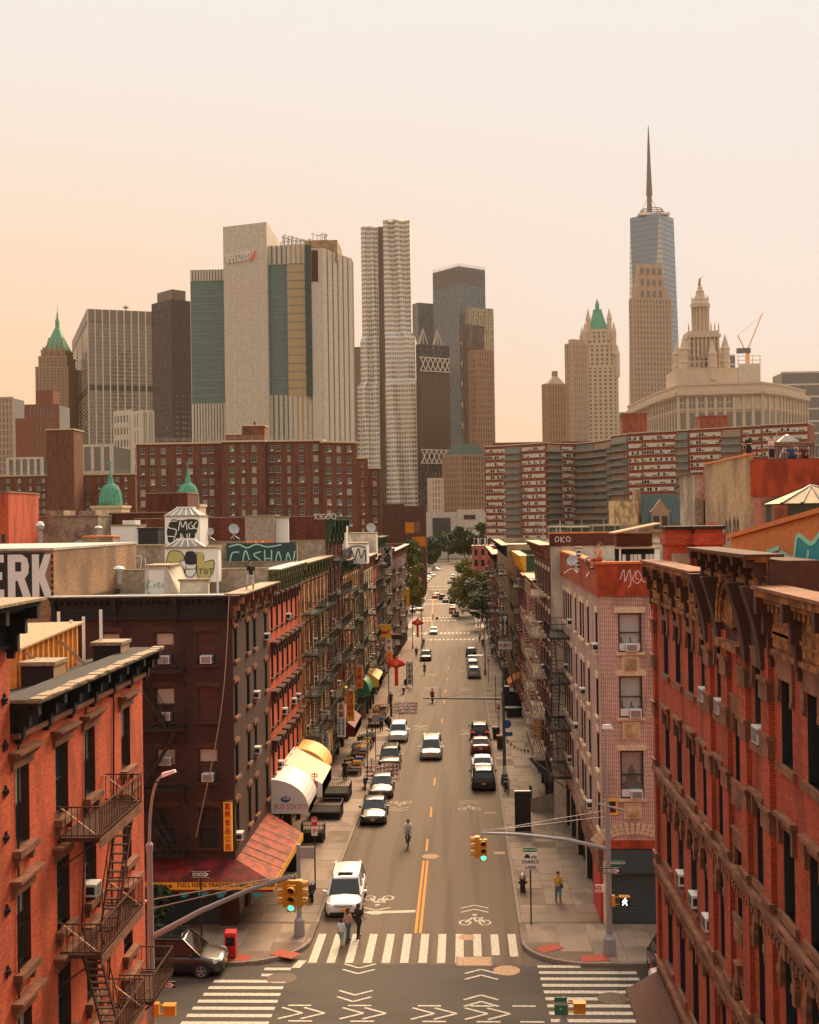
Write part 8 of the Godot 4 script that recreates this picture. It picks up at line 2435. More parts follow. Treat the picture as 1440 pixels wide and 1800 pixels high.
func make_roofs():
	mat("skylight_pane",lin(0.30,0.27,0.22),0.2)
	var o:=block("stair_bulkhead","white stair bulkhead with black bubble letter graffiti and a glazed skylight",-23.885,-21.028,17.778,20.108,95.0,3.0,M.graffiti_white)
	var w: float=-21.028 - -23.885
	skylight(o,w,2.8,20.108-17.778+0.1,0.6)
	paint_fill(o,"graffiti",at(0,0,0.004),["0.15,1.2 0.5,2.1 1.3,2.05 2.0,2.15 2.7,2.0 2.6,1.2 2.3,0.35 1.6,0.25 0.9,0.2 0.3,0.3 0.15,1.2"],M.graffiti_black)
	paint_wall(o,"graffiti_outline",at(0,0,0.012),["1.0,2.0 0.4,1.95 0.3,1.5 0.9,1.3 0.8,0.8 0.2,0.8","1.1,1.25 1.25,1.95 1.45,1.5 1.7,1.95 1.8,1.3","2.2,1.9 1.95,1.7 2.0,1.4 2.3,1.4 2.2,1.65","2.6,1.9 2.4,1.7 2.4,1.4 2.7,1.4","0.9,1.05 0.75,0.4 1.2,0.35 1.3,1.0","1.4,0.9 1.4,0.4 1.75,0.4 1.8,0.95","2.0,1.0 2.0,0.4 2.4,0.5 2.5,1.0","1.3,0.6 1.5,0.7"],M.graffiti_white,0.07)
	o=block("stair_bulkhead","white bulkhead with yellow and black graffiti in front of the bubble letter one",-18.13,-14.849,16.021,18.063,72.0,0.9,M.graffiti_white)
	w=-14.849 - -18.13
	skylight(o,w*0.75,0.9,18.063-16.021+0.1,0.4)
	paint_fill(o,"graffiti_yellow",at(0,0,0.004),["0.05,1.0 0.3,1.85 1.0,1.85 1.2,1.4 0.9,1.2 1.2,0.7 0.9,0.1 0.3,0.2 0.05,1.0","1.95,1.85 2.4,1.75 2.45,1.2 3.0,1.3 2.9,0.5 2.4,0.1 2.0,0.4 1.95,1.85"],M.graffiti_gold)
	paint_fill(o,"graffiti_black",at(0,0,0.006),["1.2,1.5 1.35,1.85 1.8,1.85 1.95,1.5 1.9,1.1 1.3,1.1 1.2,1.5"],M.graffiti_black)
	paint_wall(o,"graffiti_outline",at(0,0,0.012),["0.05,1.0 0.3,1.85 1.0,1.85 1.2,1.4 0.9,1.2 1.2,0.7 0.9,0.1 0.3,0.2","0.3,1.2 0.7,1.15","1.3,1.0 1.25,0.5 1.6,0.3 1.9,0.6 1.9,1.0","1.3,0.8 1.9,0.8","1.95,1.85 2.0,0.4 2.4,0.1 2.9,0.5 3.0,1.3 2.45,1.2","2.1,0.8 2.35,0.8","2.2,0.8 2.2,0.5","2.45,0.8 2.45,0.5 2.65,0.65 2.45,0.8","2.7,0.8 2.95,0.8","2.82,0.8 2.82,0.5","2.4,1.6 2.4,1.4"],M.graffiti_black,0.045)
	o=thing("stair_bulkhead","grey white stair hut with green scribbled tags on its door at the roof edge","roof structure",P(-17.225,15.3,-64.0))
	var h: float=17.302-15.3
	w=-16.074 - -17.225
	var mb:=MB.new()
	mb.hexa([P(0,0,-2.6),P(w+0.9,0,-2.6),P(w+0.9,0,0),P(0,0,0),P(0,h,-2.4),P(w+0.25,h,-2.4),P(w+0.05,h,0),P(0,h,0)])
	put(o,"hut",mb.done(),M.plaster_white)
	bx(o,"door",P(0.22,0,0.0),P(w-0.1,h-0.2,0.04),M.white_metal)
	bx(o,"roof_plate",P(-0.08,h,-2.5),P(w+0.3,h+0.08,0.1),M.flashing)
	paint_wall(o,"graffiti",at(0,0,0.05),["0.1,0.8 0.2,1.25 0.3,1.2 0.15,1.0 0.35,0.85","0.45,0.95 0.6,1.05 0.5,0.85","0.7,0.9 0.75,1.15 0.85,0.95 0.72,0.86","0.95,1.1 1.05,0.9 0.9,0.9","0.1,0.15 0.2,0.6 0.32,0.5 0.15,0.35 0.4,0.2","0.5,0.3 0.65,0.4 0.55,0.2","0.75,0.25 0.8,0.5 0.9,0.3 0.76,0.22","1.0,0.45 1.1,0.25 0.95,0.25"],M.graffiti_green,0.03)
	o=block("roof_wall","low white scribbled wall beside the stair hut on the corner roof",-15.329,-13.778,15.3,16.476,64.0,0.4,M.plaster_white)
	paint_wall(o,"graffiti",at(0,0,0.01),["0.1,0.2 0.3,0.6 0.4,0.2 0.6,0.6","0.7,0.5 0.9,0.2 1.1,0.6 1.3,0.3"],M.graffiti_mint,0.03)
	o=block("roof_wall","grey wall with faint white graffiti between chimney and bulkheads",-27.084,-20.742,15.971,17.996,84.5,0.5,M.plaster_grey)
	paint_wall(o,"graffiti",at(0,0,0.01),["1.6,0.5 1.9,1.3 2.3,1.2 2.0,0.8 2.4,0.4 1.8,0.3","2.6,0.4 2.7,1.3 3.1,1.0 3.3,1.3 3.3,0.4","3.6,0.5 3.5,1.2 4.1,1.3 4.0,0.4 3.6,0.5","4.4,1.2 4.5,0.4 5.0,0.5"],M.graffiti_white,0.06)
	o=block("brick_chimney","square brick chimney with rusty cap right of the painted letters",-23.134,-21.969,14.5,17.801,68.0,1.2,M.brick_maroon,M.flashing,"chimney")
	o=block("brick_chimney","tan wall stub with dark opening beside the brick chimney",-24.362,-23.848,14.5,17.958,70.0,1.5,M.plaster_tan,null,"roof structure")
	bx(o,"opening",P(0.1,0.8,0),P(0.42,2.2,0.03),M.interior_dark)
	o=block("rooftop_house","grey plastered rooftop block with raised corner behind the painted letters",-44.058,-37.068,13.0,20.419,120.0,8.0,M.plaster_grey)
	bx(o,"raised_corner",P(1.5,20.419-13.0+0.12,-4),P(3.4,21.057-13.0,-0.3),M.plaster_grey)
	bx(o,"raised_corner",P(5.0,20.419-13.0+0.12,-5),P(6.7,20.999-13.0,-0.3),M.plaster_grey)
	o=block("rooftop_house","brown brick rooftop house under the second copper dome",-40.082,-34.762,14.0,23.354,150.0,6.0,M.brick_maroon)
	o=block("rooftop_house","long brown brick rooftop wall behind the white bulkheads",-38.734,-30.821,13.0,20.687,125.0,6.0,M.brick_maroon)
	o=block("roof_shed","white shed painted with a large black 39",-29.773,-27.435,14.5,19.424,100.0,2.5,M.graffiti_white)
	paint_wall(o,"graffiti",at(0,0.25,0.01),["0.1,1.7 0.6,1.75 0.45,1.3 0.7,0.9 0.15,0.4","1.35,1.2 0.95,1.5 1.0,1.05 1.4,1.2 1.3,0.4 1.0,0.2"],M.graffiti_black,0.3)
	bx(o,"upper_box",P(0.9,19.424-14.4,-2),P(2.0,19.809-14.4,-0.4),M.white_metal)
	o=block("roof_shed","black and white painted shed with slanted roof beside the 39",-27.386,-25.683,14.5,19.149,99.8,2.5,M.graffiti_black,M.black_iron)
	paint_wall(o,"graffiti",at(0,0.5,0.01),["0.2,0.3 0.5,1.0 0.7,0.5 1.0,1.2","0.9,0.3 1.2,0.6","0.3,1.4 0.8,1.5"],M.graffiti_white,0.1)
	bx(o,"pale_side",P(1.0,0,0.005),P(1.6,2.3,0.02),M.limestone)
	o=block("roof_shed","rust topped low shed right of the small satellite dish",-29.599,-27.263,15.5,18.588,92.0,2.0,M.plaster_grey,M.coping_orange)
	o=block("roof_wall","concrete rooftop box covered with tags beside the satellite dishes",-18.13,-15.694,15.5,20.069,99.0,2.5,M.concrete)
	bx(o,"tagged_band",P(0.0,2.05,0.002),P(2.4,2.6,0.012),M.coping_orange)
	paint_wall(o,"graffiti",at(0,0,0.014),["0.2,2.5 0.4,2.1 0.5,2.5","0.7,2.1 0.9,2.5 1.0,2.1","1.2,2.2 1.5,2.5 1.6,2.1","1.8,2.4 2.1,2.1","0.2,1.2 0.6,1.6 0.9,1.1","1.1,0.8 1.6,1.3 2.0,0.9"],M.graffiti_white,0.05)
	o=block("painted_board","white board with round green faces painted on it",-15.805,-14.649,15.5,19.894,100.0,0.4,M.graffiti_white)
	paint_fill(o,"graffiti",at(0,0.75,0.01),["0.1,1.5 0.05,0.8 0.4,0.5 0.75,0.9 0.6,1.6 0.35,1.2 0.1,1.5","0.6,1.5 0.7,0.7 1.0,0.9 1.05,1.6 0.85,1.3 0.6,1.5"],M.graffiti_gold)
	o=thing("painted_wall_panel","dark teal painted wall with white looping letters beside the seated man's roof","graffiti",P(-17.209,15.945,-86.42))
	w=-12.131 - -17.209
	h=18.097-15.945
	bx(o,"ground_coat",P(0,0,0),P(w,h,0.012),M.graffiti_navy)
	paint_wall(o,"letters_outline",at(0,0,0.014),["0.9,1.5 0.4,1.4 0.3,0.6 0.9,0.5","1.1,0.4 1.4,1.6 1.8,0.4","1.2,0.8 1.7,0.8","2.5,1.5 2.0,1.3 2.5,0.8 2.0,0.4","2.8,0.4 2.8,1.6","2.8,1.0 3.3,1.0","3.3,0.4 3.3,1.6","3.5,0.4 3.8,1.5 4.1,0.4","4.3,0.5 4.5,1.4 4.8,0.6 5.0,1.5","0.2,1.9 0.9,2.05 1.5,1.8 2.2,2.05 3.0,1.85 4.0,2.0"],M.graffiti_mint,0.09)
	o=thing("painted_wall_panel","white scrawled letters high on the bare brick side wall of the tallest left house","graffiti",P(-13.018,19.759,-104.4))
	paint_wall(o,"letters",at(0,0,0.02),["0.1,0 0.1,0.5 0.1,0.25 0.35,0.5 0.1,0.25 0.4,0","0.55,0 0.55,0.5","1.0,0.45 0.7,0.4 0.75,0.05 1.0,0.1 1.0,0.25","1.4,0.45 1.15,0.4 1.15,0.05 1.4,0.1 1.4,0.25","1.6,0.05 1.6,0.45 1.9,0.4 1.9,0.05 1.6,0.05"],M.graffiti_white,0.06)
	o=thing("painted_wall_panel","black looping letters on the pale side wall far along the left row","graffiti",P(-12.665,12.134,-181.8))
	bx(o,"ground_coat",P(0,0,0),P(1.9,3.4,0.03),M.plaster_white)
	paint_wall(o,"letters",at(0,0,0.04),["1.6,0.6 0.9,0.2 0.3,0.7 0.8,1.2 1.6,1.0 1.2,0.5","0.3,2.0 0.8,1.5 1.3,2.1 1.6,1.6","0.3,2.5 0.3,3.1 1.0,2.9 1.0,2.4","1.2,2.4 1.6,3.2"],M.graffiti_black,0.28)
	o=thing("painted_wall_panel","white looping letters sprayed on the terracotta parapet","graffiti",P(7.95,15.9,-61.88))
	paint_wall(o,"letters",at(0,0,0.0),["0.1,0.5 0.3,1.0 0.35,0.4 0.6,1.0 0.65,0.3 0.5,0.1","0.9,0.9 0.75,0.5 1.0,0.3 1.2,0.6 1.0,0.95 0.9,0.6 1.05,0.5","1.3,0.9 1.2,0.5 1.5,0.35 1.6,0.7 1.4,0.95","1.75,0.3 1.85,1.0 2.0,0.5 2.2,1.0 2.25,0.3","2.5,0.8 2.4,0.5 2.6,0.3 2.7,0.5 2.5,0.0"],M.graffiti_pink,0.04)
	o=thing("painted_wall_panel","white letters OKO sprayed on the brick parapet above the white wall","graffiti",P(6.497,17.85,-85.1))
	bx(o,"brick_parapet",P(-0.35,-0.25,-0.4),P(4.9,0.62,0.0),M.brick_maroon)
	bx(o,"coping",P(-0.4,0.62,-0.45),P(4.95,0.72,0.06),M.coping_orange)
	paint_wall(o,"letters",at(0,-0.05,0.01),["0.1,0.1 0.05,0.35 0.25,0.45 0.3,0.2 0.1,0.1","0.45,0.05 0.45,0.45","0.7,0.45 0.48,0.25 0.7,0.05","0.85,0.15 0.85,0.4 1.05,0.42 1.1,0.15 0.85,0.15"],M.graffiti_white,0.045)
	dish("grey satellite dish on the pink corner roof beside the shirtless man",6.926,16.4,66.0,0.36,0.4)
	dish("smaller dish beside the air conditioner on the pink corner roof",6.389,16.4,70.0,0.34,-0.4)
	o=block("condenser_unit","white slatted air conditioner on the pink corner roof",6.684,6.985,16.4,17.756,71.0,0.4,M.white_metal,null,"air conditioner")
	for i in 5: bx(o,"slat",P(0.03,0.25+i*0.22,0),P(0.28,0.35+i*0.22,0.02),M.sash_dark)
	o=thing("roof_shelter","open roof shelter with laundry hanging under its slanted board roof","shelter",P(9.349,16.4,-72.0))
	w=11.747-9.349
	bx(o,"back_wall",P(0,0,-2.2),P(w,1.35,-2.0),M.interior_dark)
	bx(o,"post",P(0,0,-0.1),P(0.1,1.35,0),M.white_metal)
	bx(o,"post",P(w-0.3,0,-0.1),P(w,1.4,0),M.white_metal)
	bx(o,"roof",P(-0.1,1.3,-2.3),P(w,1.4,0.15),M.timber)
	bx(o,"brick_wall",P(0,1.4,-2.4),P(w*0.9,2.2,-1.2),M.brick_maroon)
	mb=MB.new()
	mb.hexa([P(-0.3,2.2,-2.6),P(w+0.1,2.75,-2.6),P(w+0.1,2.75,0.2),P(-0.3,2.2,0.2),P(-0.3,2.28,-2.6),P(w+0.1,2.83,-2.6),P(w+0.1,2.83,0.2),P(-0.3,2.28,0.2)])
	put(o,"slanted_roof",mb.done(),M.timber)
	for i in 9: bx(o,"garment",P(0.25+i*0.23,0.35+0.08*(i % 3),-0.5),P(0.44+i*0.23,0.95,-0.46),[M.sign_white,M.black_paint,M.graffiti_pink,M.white_metal][i % 4])
	o=thing("terrace_house","tan stucco house with terracotta front and a railed roof terrace at the right edge","building",P(17.337,0,-72))
	var X0: float=17.337
	bx(o,"wall",P(0.02,10,-14),P(12,20.737,0),M.brick_striped)
	bx(o,"upper_front",P(-0.15,20.737,-14),P(12,22.906,0.12),M.terracotta_paint)
	bx(o,"side_wall",P(-0.2,10,-13.2),P(0.02,23.18,-0.02),M.plaster_tan)
	bx(o,"side_coping",P(-0.3,23.18,-13.3),P(0.15,23.18+0.12,0),M.coping_orange)
	bx(o,"window",P(0.95,17.747,0),P(1.95,20.456,0.04),M.window_glass)
	paint_wall(o,"graffiti",Transform3D(Basis(Vector3.UP,-PI/2),P(-0.21,17.843,-13)),["0.3,0 0.3,1.2 0.9,0.9 0.3,0.6","1.5,1.2 1.5,0.2 2.1,0.2 2.1,1.2","2.8,0 2.8,1.2","3.4,1.2 2.8,0.6 3.4,0","4.0,1.2 4.0,0 4.6,0"],M.graffiti_red,0.25)
	paint_wall(o,"graffiti",Transform3D(Basis(Vector3.UP,-PI/2),P(-0.21,17.843,-13)),["6,0 6.5,1.4 7,0.2 7.5,1.5 8,0","8.5,0 8.8,1.6 9.3,0.4 9.8,1.5 10.2,0.2"],M.graffiti_black,0.2)
	for q in [[-2.4,-0.25,26.0,0.0]]:
		bx(o,"lower_side_block",P(16.964-X0,10,-22),P(20.165-X0,22.65,-16),M.plaster_grey)
		bx(o,"lower_side_coping",P(16.964-X0-0.15,22.65,-22),P(20.165-X0,22.65+0.12,-15.8),M.sash_brown)
		bx(o,"lower_window",P(17.581-X0,18.998,-16),P(18.566-X0,20.782,-15.95),M.window_glass)
	mb=MB.new()
	for i in 26: mb.bar(P(1.05+i*0.17,22.89,-0.1),P(1.05+i*0.17,23.669,-0.1),0.03)
	for e in [0.0,0.75]: mb.bar(P(0.3,22.89+e+0.03,-0.1),P(6,22.89+e+0.03,-0.1),0.045)
	put(o,"terrace_railing",mb.done(),M.black_iron)
	o=block("terrace_hut","small grey roof hut with pyramid skylight on the terrace at the right edge",19.77,22.132,22.994,24.067,76.0,2.0,M.plaster_grey)
	mb=MB.new()
	mb.lathe([[1.1,1.1],[0.2,1.65],[0.0,1.7]],4,P(0.9,0,-0.9))
	put(o,"skylight",mb.done(),M.skylight_pane)
	paint_wall(o,"graffiti",at(0,0,0.01),["0.2,0.2 0.5,0.8 0.9,0.3 1.2,0.9 1.6,0.4 2.0,0.8","0.3,0.6 1.0,0.5 1.9,0.3"],M.graffiti_pink,0.09)
	for q in [[7.35,8.25,43.4,"brick chimney with black cap on the ornate red house, left one of the pair"],[8.3,9.25,43.0,"brick chimney with black cap on the ornate red house, right one of the pair"]]:
		o=block("brick_chimney",q[3],q[0],q[1],16.0,19.15,q[2],1.0,M.brick_red,M.black_cornice,"chimney")
		bx(o,"corbel",P(-0.08,2.6,-1.08),P(q[1]-q[0]+0.08,3.0,0.08),M.brick_red)
		bx(o,"patch",P(0.15,1.5,0),P(q[1]-q[0]-0.1,2.3,0.02),M.plaster_grey)
	o=thing("roof_parapet_wall","sloping orange parapet wall with large teal graffiti at the right edge","wall",P(8.0,16.4,-36.0))
	mb=MB.new()
	mb.hexa([P(0,0,0),P(1.0,0,0),P(3.0,0,8.5),P(1.35,0,8.5),P(0,2.55,0),P(1.0,2.55,0),P(3.0,3.6,8.5),P(1.35,3.6,8.5)])
	put(o,"wall",mb.done(),M.coping_orange)
	mb=MB.new()
	mb.hexa([P(-0.1,2.55,-0.1),P(1.1,2.55,-0.1),P(3.1,3.6,8.6),P(1.25,3.6,8.6),P(-0.1,2.68,-0.1),P(1.1,2.68,-0.1),P(3.1,3.73,8.6),P(1.25,3.73,8.6)])
	put(o,"coping",mb.done(),M.coping_orange)
	var gt:=Transform3D(Basis(Vector3.UP,-PI/2+atan2(1.35,8.5)),P(-0.012,0,0))
	paint_fill(o,"graffiti",gt,["3.2,0.2 3.0,1.2 3.6,1.5 3.5,2.2 4.3,2.1 4.6,2.7 5.4,2.5 6.2,2.9 7.4,2.6 8.0,1.2 7.4,0.2 5.2,0.4 3.2,0.2"],M.graffiti_teal)
	paint_wall(o,"graffiti_outline",gt*at(0,0,0.01),["3.2,0.2 3.0,1.2 3.6,1.5 3.5,2.2 4.3,2.1 4.6,2.7 5.4,2.5 6.2,2.9 7.4,2.6 8.0,1.2 7.4,0.2 5.2,0.4 3.2,0.2","3.8,0.6 4.2,1.4 4.7,1.0 5.0,1.6","5.2,2.3 5.0,1.4 5.7,1.0 5.6,0.6","6.2,2.4 6.0,1.6 6.8,1.4 6.6,0.7","2.6,2.2 3.4,2.35"],M.graffiti_mint,0.12)
	o=thing("roof_skylight","black roof box with glazed pyramid skylight behind the orange wall","skylight",P(11.144,16.3,-42.0))
	bx(o,"box",P(0,0,-2.4),P(2.6,20.021-16.3,0),M.green_iron)
	mb=MB.new()
	h=20.021-16.3
	mb.hexa([P(-0.1,h,-2.5),P(2.7,h,-2.5),P(2.7,h,0.1),P(-0.1,h,0.1),P(1.2,h+0.62,-1.3),P(1.4,h+0.62,-1.3),P(1.4,h+0.62,-1.1),P(1.2,h+0.62,-1.1)])
	put(o,"skylight_glass",mb.done(),M.limestone)
	for e in [P(-0.1,h,0.1),P(2.7,h,0.1),P(-0.1,h,-2.5),P(1.3,h,0.12),P(0.6,h,0.12)]:
		mb=MB.new()
		mb.bar(e,P(1.3,h+0.64,-1.2),0.09)
		put(o,"skylight_bar",mb.done(),M.black_iron)
	bx(o,"side_chimney",P(-0.45,0,0.1),P(-0.02,h-0.05,0.6),M.brownstone)
	o=thing("plywood_shed","bright plywood shed with ribbed boards on the orange house roof","shed",P(-13.8,14.2,-41.7))
	mb=MB.new()
	mb.hexa([P(-2.5,0,-0.5),P(0,0,-0.5),P(0,0,5.4),P(-2.5,0,5.4),P(-2.5,1.85,-0.5),P(0,1.9,-0.5),P(0,1.6,5.4),P(-2.5,1.55,5.4)])
	put(o,"boards",mb.done(),M.plywood)
	for i in 12: bx(o,"batten",P(0.0,0,5.2-i*0.49),P(0.09,1.6+i*0.022,5.32-i*0.49),M.plywood)
	mb=MB.new()
	mb.hexa([P(-2.7,1.85,-0.7),P(0.2,1.91,-0.7),P(0.2,1.61,5.6),P(-2.7,1.55,5.6),P(-2.7,1.91,-0.7),P(0.2,1.97,-0.7),P(0.2,1.67,5.6),P(-2.7,1.61,5.6)])
	put(o,"felt_roof",mb.done(),M.timber)
	for e in [[1.8,0.0],[5.0,-0.9]]:
		mb=MB.new()
		mb.bar(P(0.1,1.55,e[0]),P(1.2,0.1,e[0]-1.0),0.08)
		put(o,"prop",mb.done(),M.timber)
	for q in [[-13.0,36.0,1.25,"black and brown chimney stub at the near end of the orange house roof"],[-12.75,42.3,1.2,"chimney stub with curved flashing near the far end of the orange house roof"]]:
		o=block("brick_chimney",q[3],q[0]-0.55,q[0]+0.45,14.1,14.1+q[2],q[1],1.1,M.black_cornice,M.flashing,"chimney")
		bx(o,"render_face",P(1.0,0,-1.1),P(1.02,q[2],0),M.plaster_tan)
	for q in [[104,1108,1075],[126,1180,1090],[152,1150,1083],[178,1142,1072],[46,1100,1090]]:
		pass
	for q in [[-13.976,16.245,42.0],[-14.08,16.224,43.7],[-13.214,16.525,43.0],[-15.08,16.405,43.9]]:
		o=thing("vent_pipe","white vent pipe on the orange house roof, %s" % {42.0: "shortest one beside the plywood shed",43.7: "third from the left",43.0: "tallest, rightmost one",43.9: "leftmost one"}[q[2]],"vent pipe",P(q[0],14.1,-q[2]),0.0,"vent pipes on the orange house roof")
		mb=MB.new()
		mb.tube([P(0,0,0),P(0,q[1]-14.1,0)],0.06,8)
		put(o,"pipe",mb.done(),M.white_metal)
	o=thing("vent_pipe","slim white pipe beside the yellow graffiti bulkhead","vent pipe",P(-13.251,15.3,-64.0))
	mb=MB.new()
	mb.tube([P(0,0,0),P(0,16.975-15.3,0)],0.06,8)
	put(o,"pipe",mb.done(),M.white_metal)
	for q in [[227,1000,66,0.9,"roof ventilator with pale mushroom cap in front of the grey graffiti wall"],[172,935,96,0.8,"small metal roof ventilator above the rust topped shed"],[71,945,90,1.8,"white stack pipe on the roof behind the painted letters"]]:
		var xy: Array={227: [-19.218,16.314],172: [-29.613,18.619],71: [-32.257,17.964]}[q[0]]
		o=thing("roof_vent",q[4],"vent",P(xy[0],xy[1],-q[2]))
		mb=MB.new()
		mb.lathe([[0.14,0],[0.14,q[3]*0.7],[0.28,q[3]*0.75],[0.3,q[3]*0.9],[0.1,q[3]]],10)
		put(o,"pipe",mb.done(),M.galvanised)
		mb=MB.new()
		mb.lathe([[0.32,q[3]*0.9],[0.2,q[3]*1.04],[0,q[3]*1.08]],10)
		put(o,"cap",mb.done(),M.white_metal)
	dish("small satellite dish on a mast left of the rust topped shed",-30.242,17.237,93.0,0.4,0.2)
	dish("satellite dish on the roof right of the bubble letter bulkhead",-20.891,18.138,98.0,0.34,0.3)
	dish("larger satellite dish in front of the brown brick wall",-18.951,18.206,98.2,0.46,0.5)
	dish("satellite dish on the white roof hut far along the left row",-13.085,17.4,170.0,0.7,0.3)
	o=block("roof_hut","pale blue white metal roof hut beside the tallest left house",-12.596,-11.894,15.0,19.559,121.0,3.0,M.white_metal)
	o=block("roof_hut","white roof hut with purple graffiti beyond the tallest left house",-12.254,-10.142,15.0,17.131,126.0,3.0,M.graffiti_white)
	paint_wall(o,"graffiti",at(0,0,0.01),["0.2,0.4 0.5,1.4 0.8,0.5 1.2,1.6 1.5,0.6 1.9,1.5 2.0,0.3","0.4,1.8 1.2,1.9 1.9,1.7"],M.graffiti_navy,0.12)
	o=block("roof_hut","long white roof hut with grey scribbles before the copper green cornice",-14.419,-10.972,14.6,17.916,151.0,3.0,M.plaster_white)
	o=block("roof_hut","white box with vertical stacks on the far right roof",2.086,6.954,8,13.331,268.0,10.0,M.brick_striped)
	for i in 5: bx(o,"stack",P(0.4+i*0.75,13.331-8,-1),P(0.85+i*0.75,15.128-8,-0.4),M.white_metal)
	for k in 3:
		for i in 3: bx(o,"window",P(0.5+i*1.5,0.9+k*2.4,0),P(1.2+i*1.5,2.3+k*2.4,0.04),M.window_glass)
	for q in [[1100,"dark roof tank behind the brick parapet",12.049,14.376,18.755,110.0],[1060,"pale stucco roof block right of the brick parapet",14.117,17.111,18.466,130.0],[960,"dark roof hut behind the yellow cornice",10.254,12.367,18.391,142.0],[1010,"dark painted roof hut with small teal tag",10.6,12.579,18.541,120.0]]:
		o=block("roof_hut",q[1],q[2],q[3],14.0,q[4],q[5],3.0,M.plaster_tan if q[0] == 1060 else M.green_iron)
	o=thing("roof_railing","long pipe railing round the roofs behind the brick parapet","railing",P(7.541,17.0,-105))
	mb=MB.new()
	w=15.201-7.541
	for e in [0.9,1.9]: mb.bar(P(0,e,0),P(w,e,0),0.05)
	for i in 9: mb.bar(P(w*i/8.0,0,0),P(w*i/8.0,1.9+0.5*(i % 2),0),0.05)
	put(o,"rails",mb.done(),M.galvanised)
	for q in [[10.07,150.0,4.5],[8.735,112.0,3.2],[9.187,113.0,3.8]]:
		o=thing("antenna","thin roof aerial on the right row, %s" % {150.0: "far one by the tan house",112.0: "shorter of the near pair",113.0: "taller of the near pair"}[q[1]],"antenna",P(q[0],15.5,-q[1]),0.0,"thin aerials on the right roofs")
		mb=MB.new()
		mb.tube([P(0,0,0),P(0,q[2],0)],0.05,5)
		for e in [0.6,0.75,0.9]: mb.cbox(P(0,q[2]*e,0),P(0.9,0.04,0.04))
		put(o,"mast",mb.done(),M.galvanised)
	o=block("brick_house","orange brick flank at the far left edge behind the painted letters",-44.313,-42.419,8.0,22.689,110.0,8.0,M.brick_orange,null,"building")
	for k in 3: bx(o,"window",P(1.2,3.6+k*2.6,0),P(1.55,5.6+k*2.6,0.04),M.window_glass)
func flesh(mb: MB,bones: Array,cell:=0.026,k:=0.05):
	var lo:=Vector3.ONE*1e9
	var hi:=Vector3.ONE*-1e9
	for b in bones:
		for e in 2:
			var r: Vector3=Vector3.ONE*(b[2+e]+cell*3)
			lo=lo.min(b[e]-r)
			hi=hi.max(b[e]+r)
	var n:=Vector3i(((hi-lo)/cell).ceil())+Vector3i.ONE
	var f:=PackedFloat32Array()
	f.resize(n.x*n.y*n.z)
	f.fill(1.0)
	for b in bones:
		var a: Vector3=b[0]
		var d: Vector3=b[1]-b[0]
		var l:=maxf(d.length_squared(),1e-9)
		var m: float=maxf(b[2],b[3])+cell*2.5
		var i0:=Vector3i(((a.min(b[1])-Vector3.ONE*m-lo)/cell).floor()).clamp(Vector3i.ZERO,n-Vector3i.ONE)
		var i1:=Vector3i(((a.max(b[1])+Vector3.ONE*m-lo)/cell).ceil()).clamp(Vector3i.ZERO,n-Vector3i.ONE)
		for z in range(i0.z,i1.z+1):
			for y in range(i0.y,i1.y+1):
				for x in range(i0.x,i1.x+1):
					var p:=lo+Vector3(x,y,z)*cell-a
					var t:=clampf(p.dot(d)/l,0,1)
					var s:=(p-d*t).length()-lerpf(b[2],b[3],t)
					var i:=x+n.x*(y+n.y*z)
					var h:=maxf(k-absf(s-f[i]),0.0)/k
					f[i]=minf(s,f[i])-h*h*k*0.25
	var at_cell:={}
	for z in n.z-1:
		for y in n.y-1:
			for x in n.x-1:
				var i:=x+n.x*(y+n.y*z)
				var inside:=0
				var c:=[f[i],f[i+1],f[i+n.x],f[i+n.x+1],f[i+n.x*n.y],f[i+n.x*n.y+1],f[i+n.x*n.y+n.x],f[i+n.x*n.y+n.x+1]]
				for q in 8: inside+=1 if c[q] < 0 else 0
				if inside == 0 or inside == 8: continue
				var sum:=Vector3.ZERO
				var count:=0
				for e in [[0,1],[2,3],[4,5],[6,7],[0,2],[1,3],[4,6],[5,7],[0,4],[1,5],[2,6],[3,7]]:
					if (c[e[0]] < 0) != (c[e[1]] < 0):
						var t: float=c[e[0]]/(c[e[0]]-c[e[1]])
						sum+=Vector3(e[0] & 1,(e[0] >> 1) & 1,e[0] >> 2).lerp(Vector3(e[1] & 1,(e[1] >> 1) & 1,e[1] >> 2),t)
						count+=1
				at_cell[i]=mb.p(lo+(Vector3(x,y,z)+sum/count)*cell)
	var step:=[1,n.x,n.x*n.y]
	for i in at_cell:
		for ax in 3:
			var u: int=step[(ax+1) % 3]
			var v: int=step[(ax+2) % 3]
			var s: int=step[ax]
			if i+s >= f.size() or (f[i] < 0) == (f[i+s] < 0): continue
			if not (at_cell.has(i-u) and at_cell.has(i-v) and at_cell.has(i-u-v)): continue
			var q:=[at_cell[i],at_cell[i-u],at_cell[i-u-v],at_cell[i-v]]
			if f[i] < 0: q=[q[0],q[3],q[2],q[1]]
			mb.ix.append_array([q[0],q[1],q[2],q[0],q[2],q[3]])
func cloth_mat(c: Color) -> Material:
	var key:="cloth "+c.to_html()
	if not M.has(key): mat(key,c,0.85)
	return M[key]
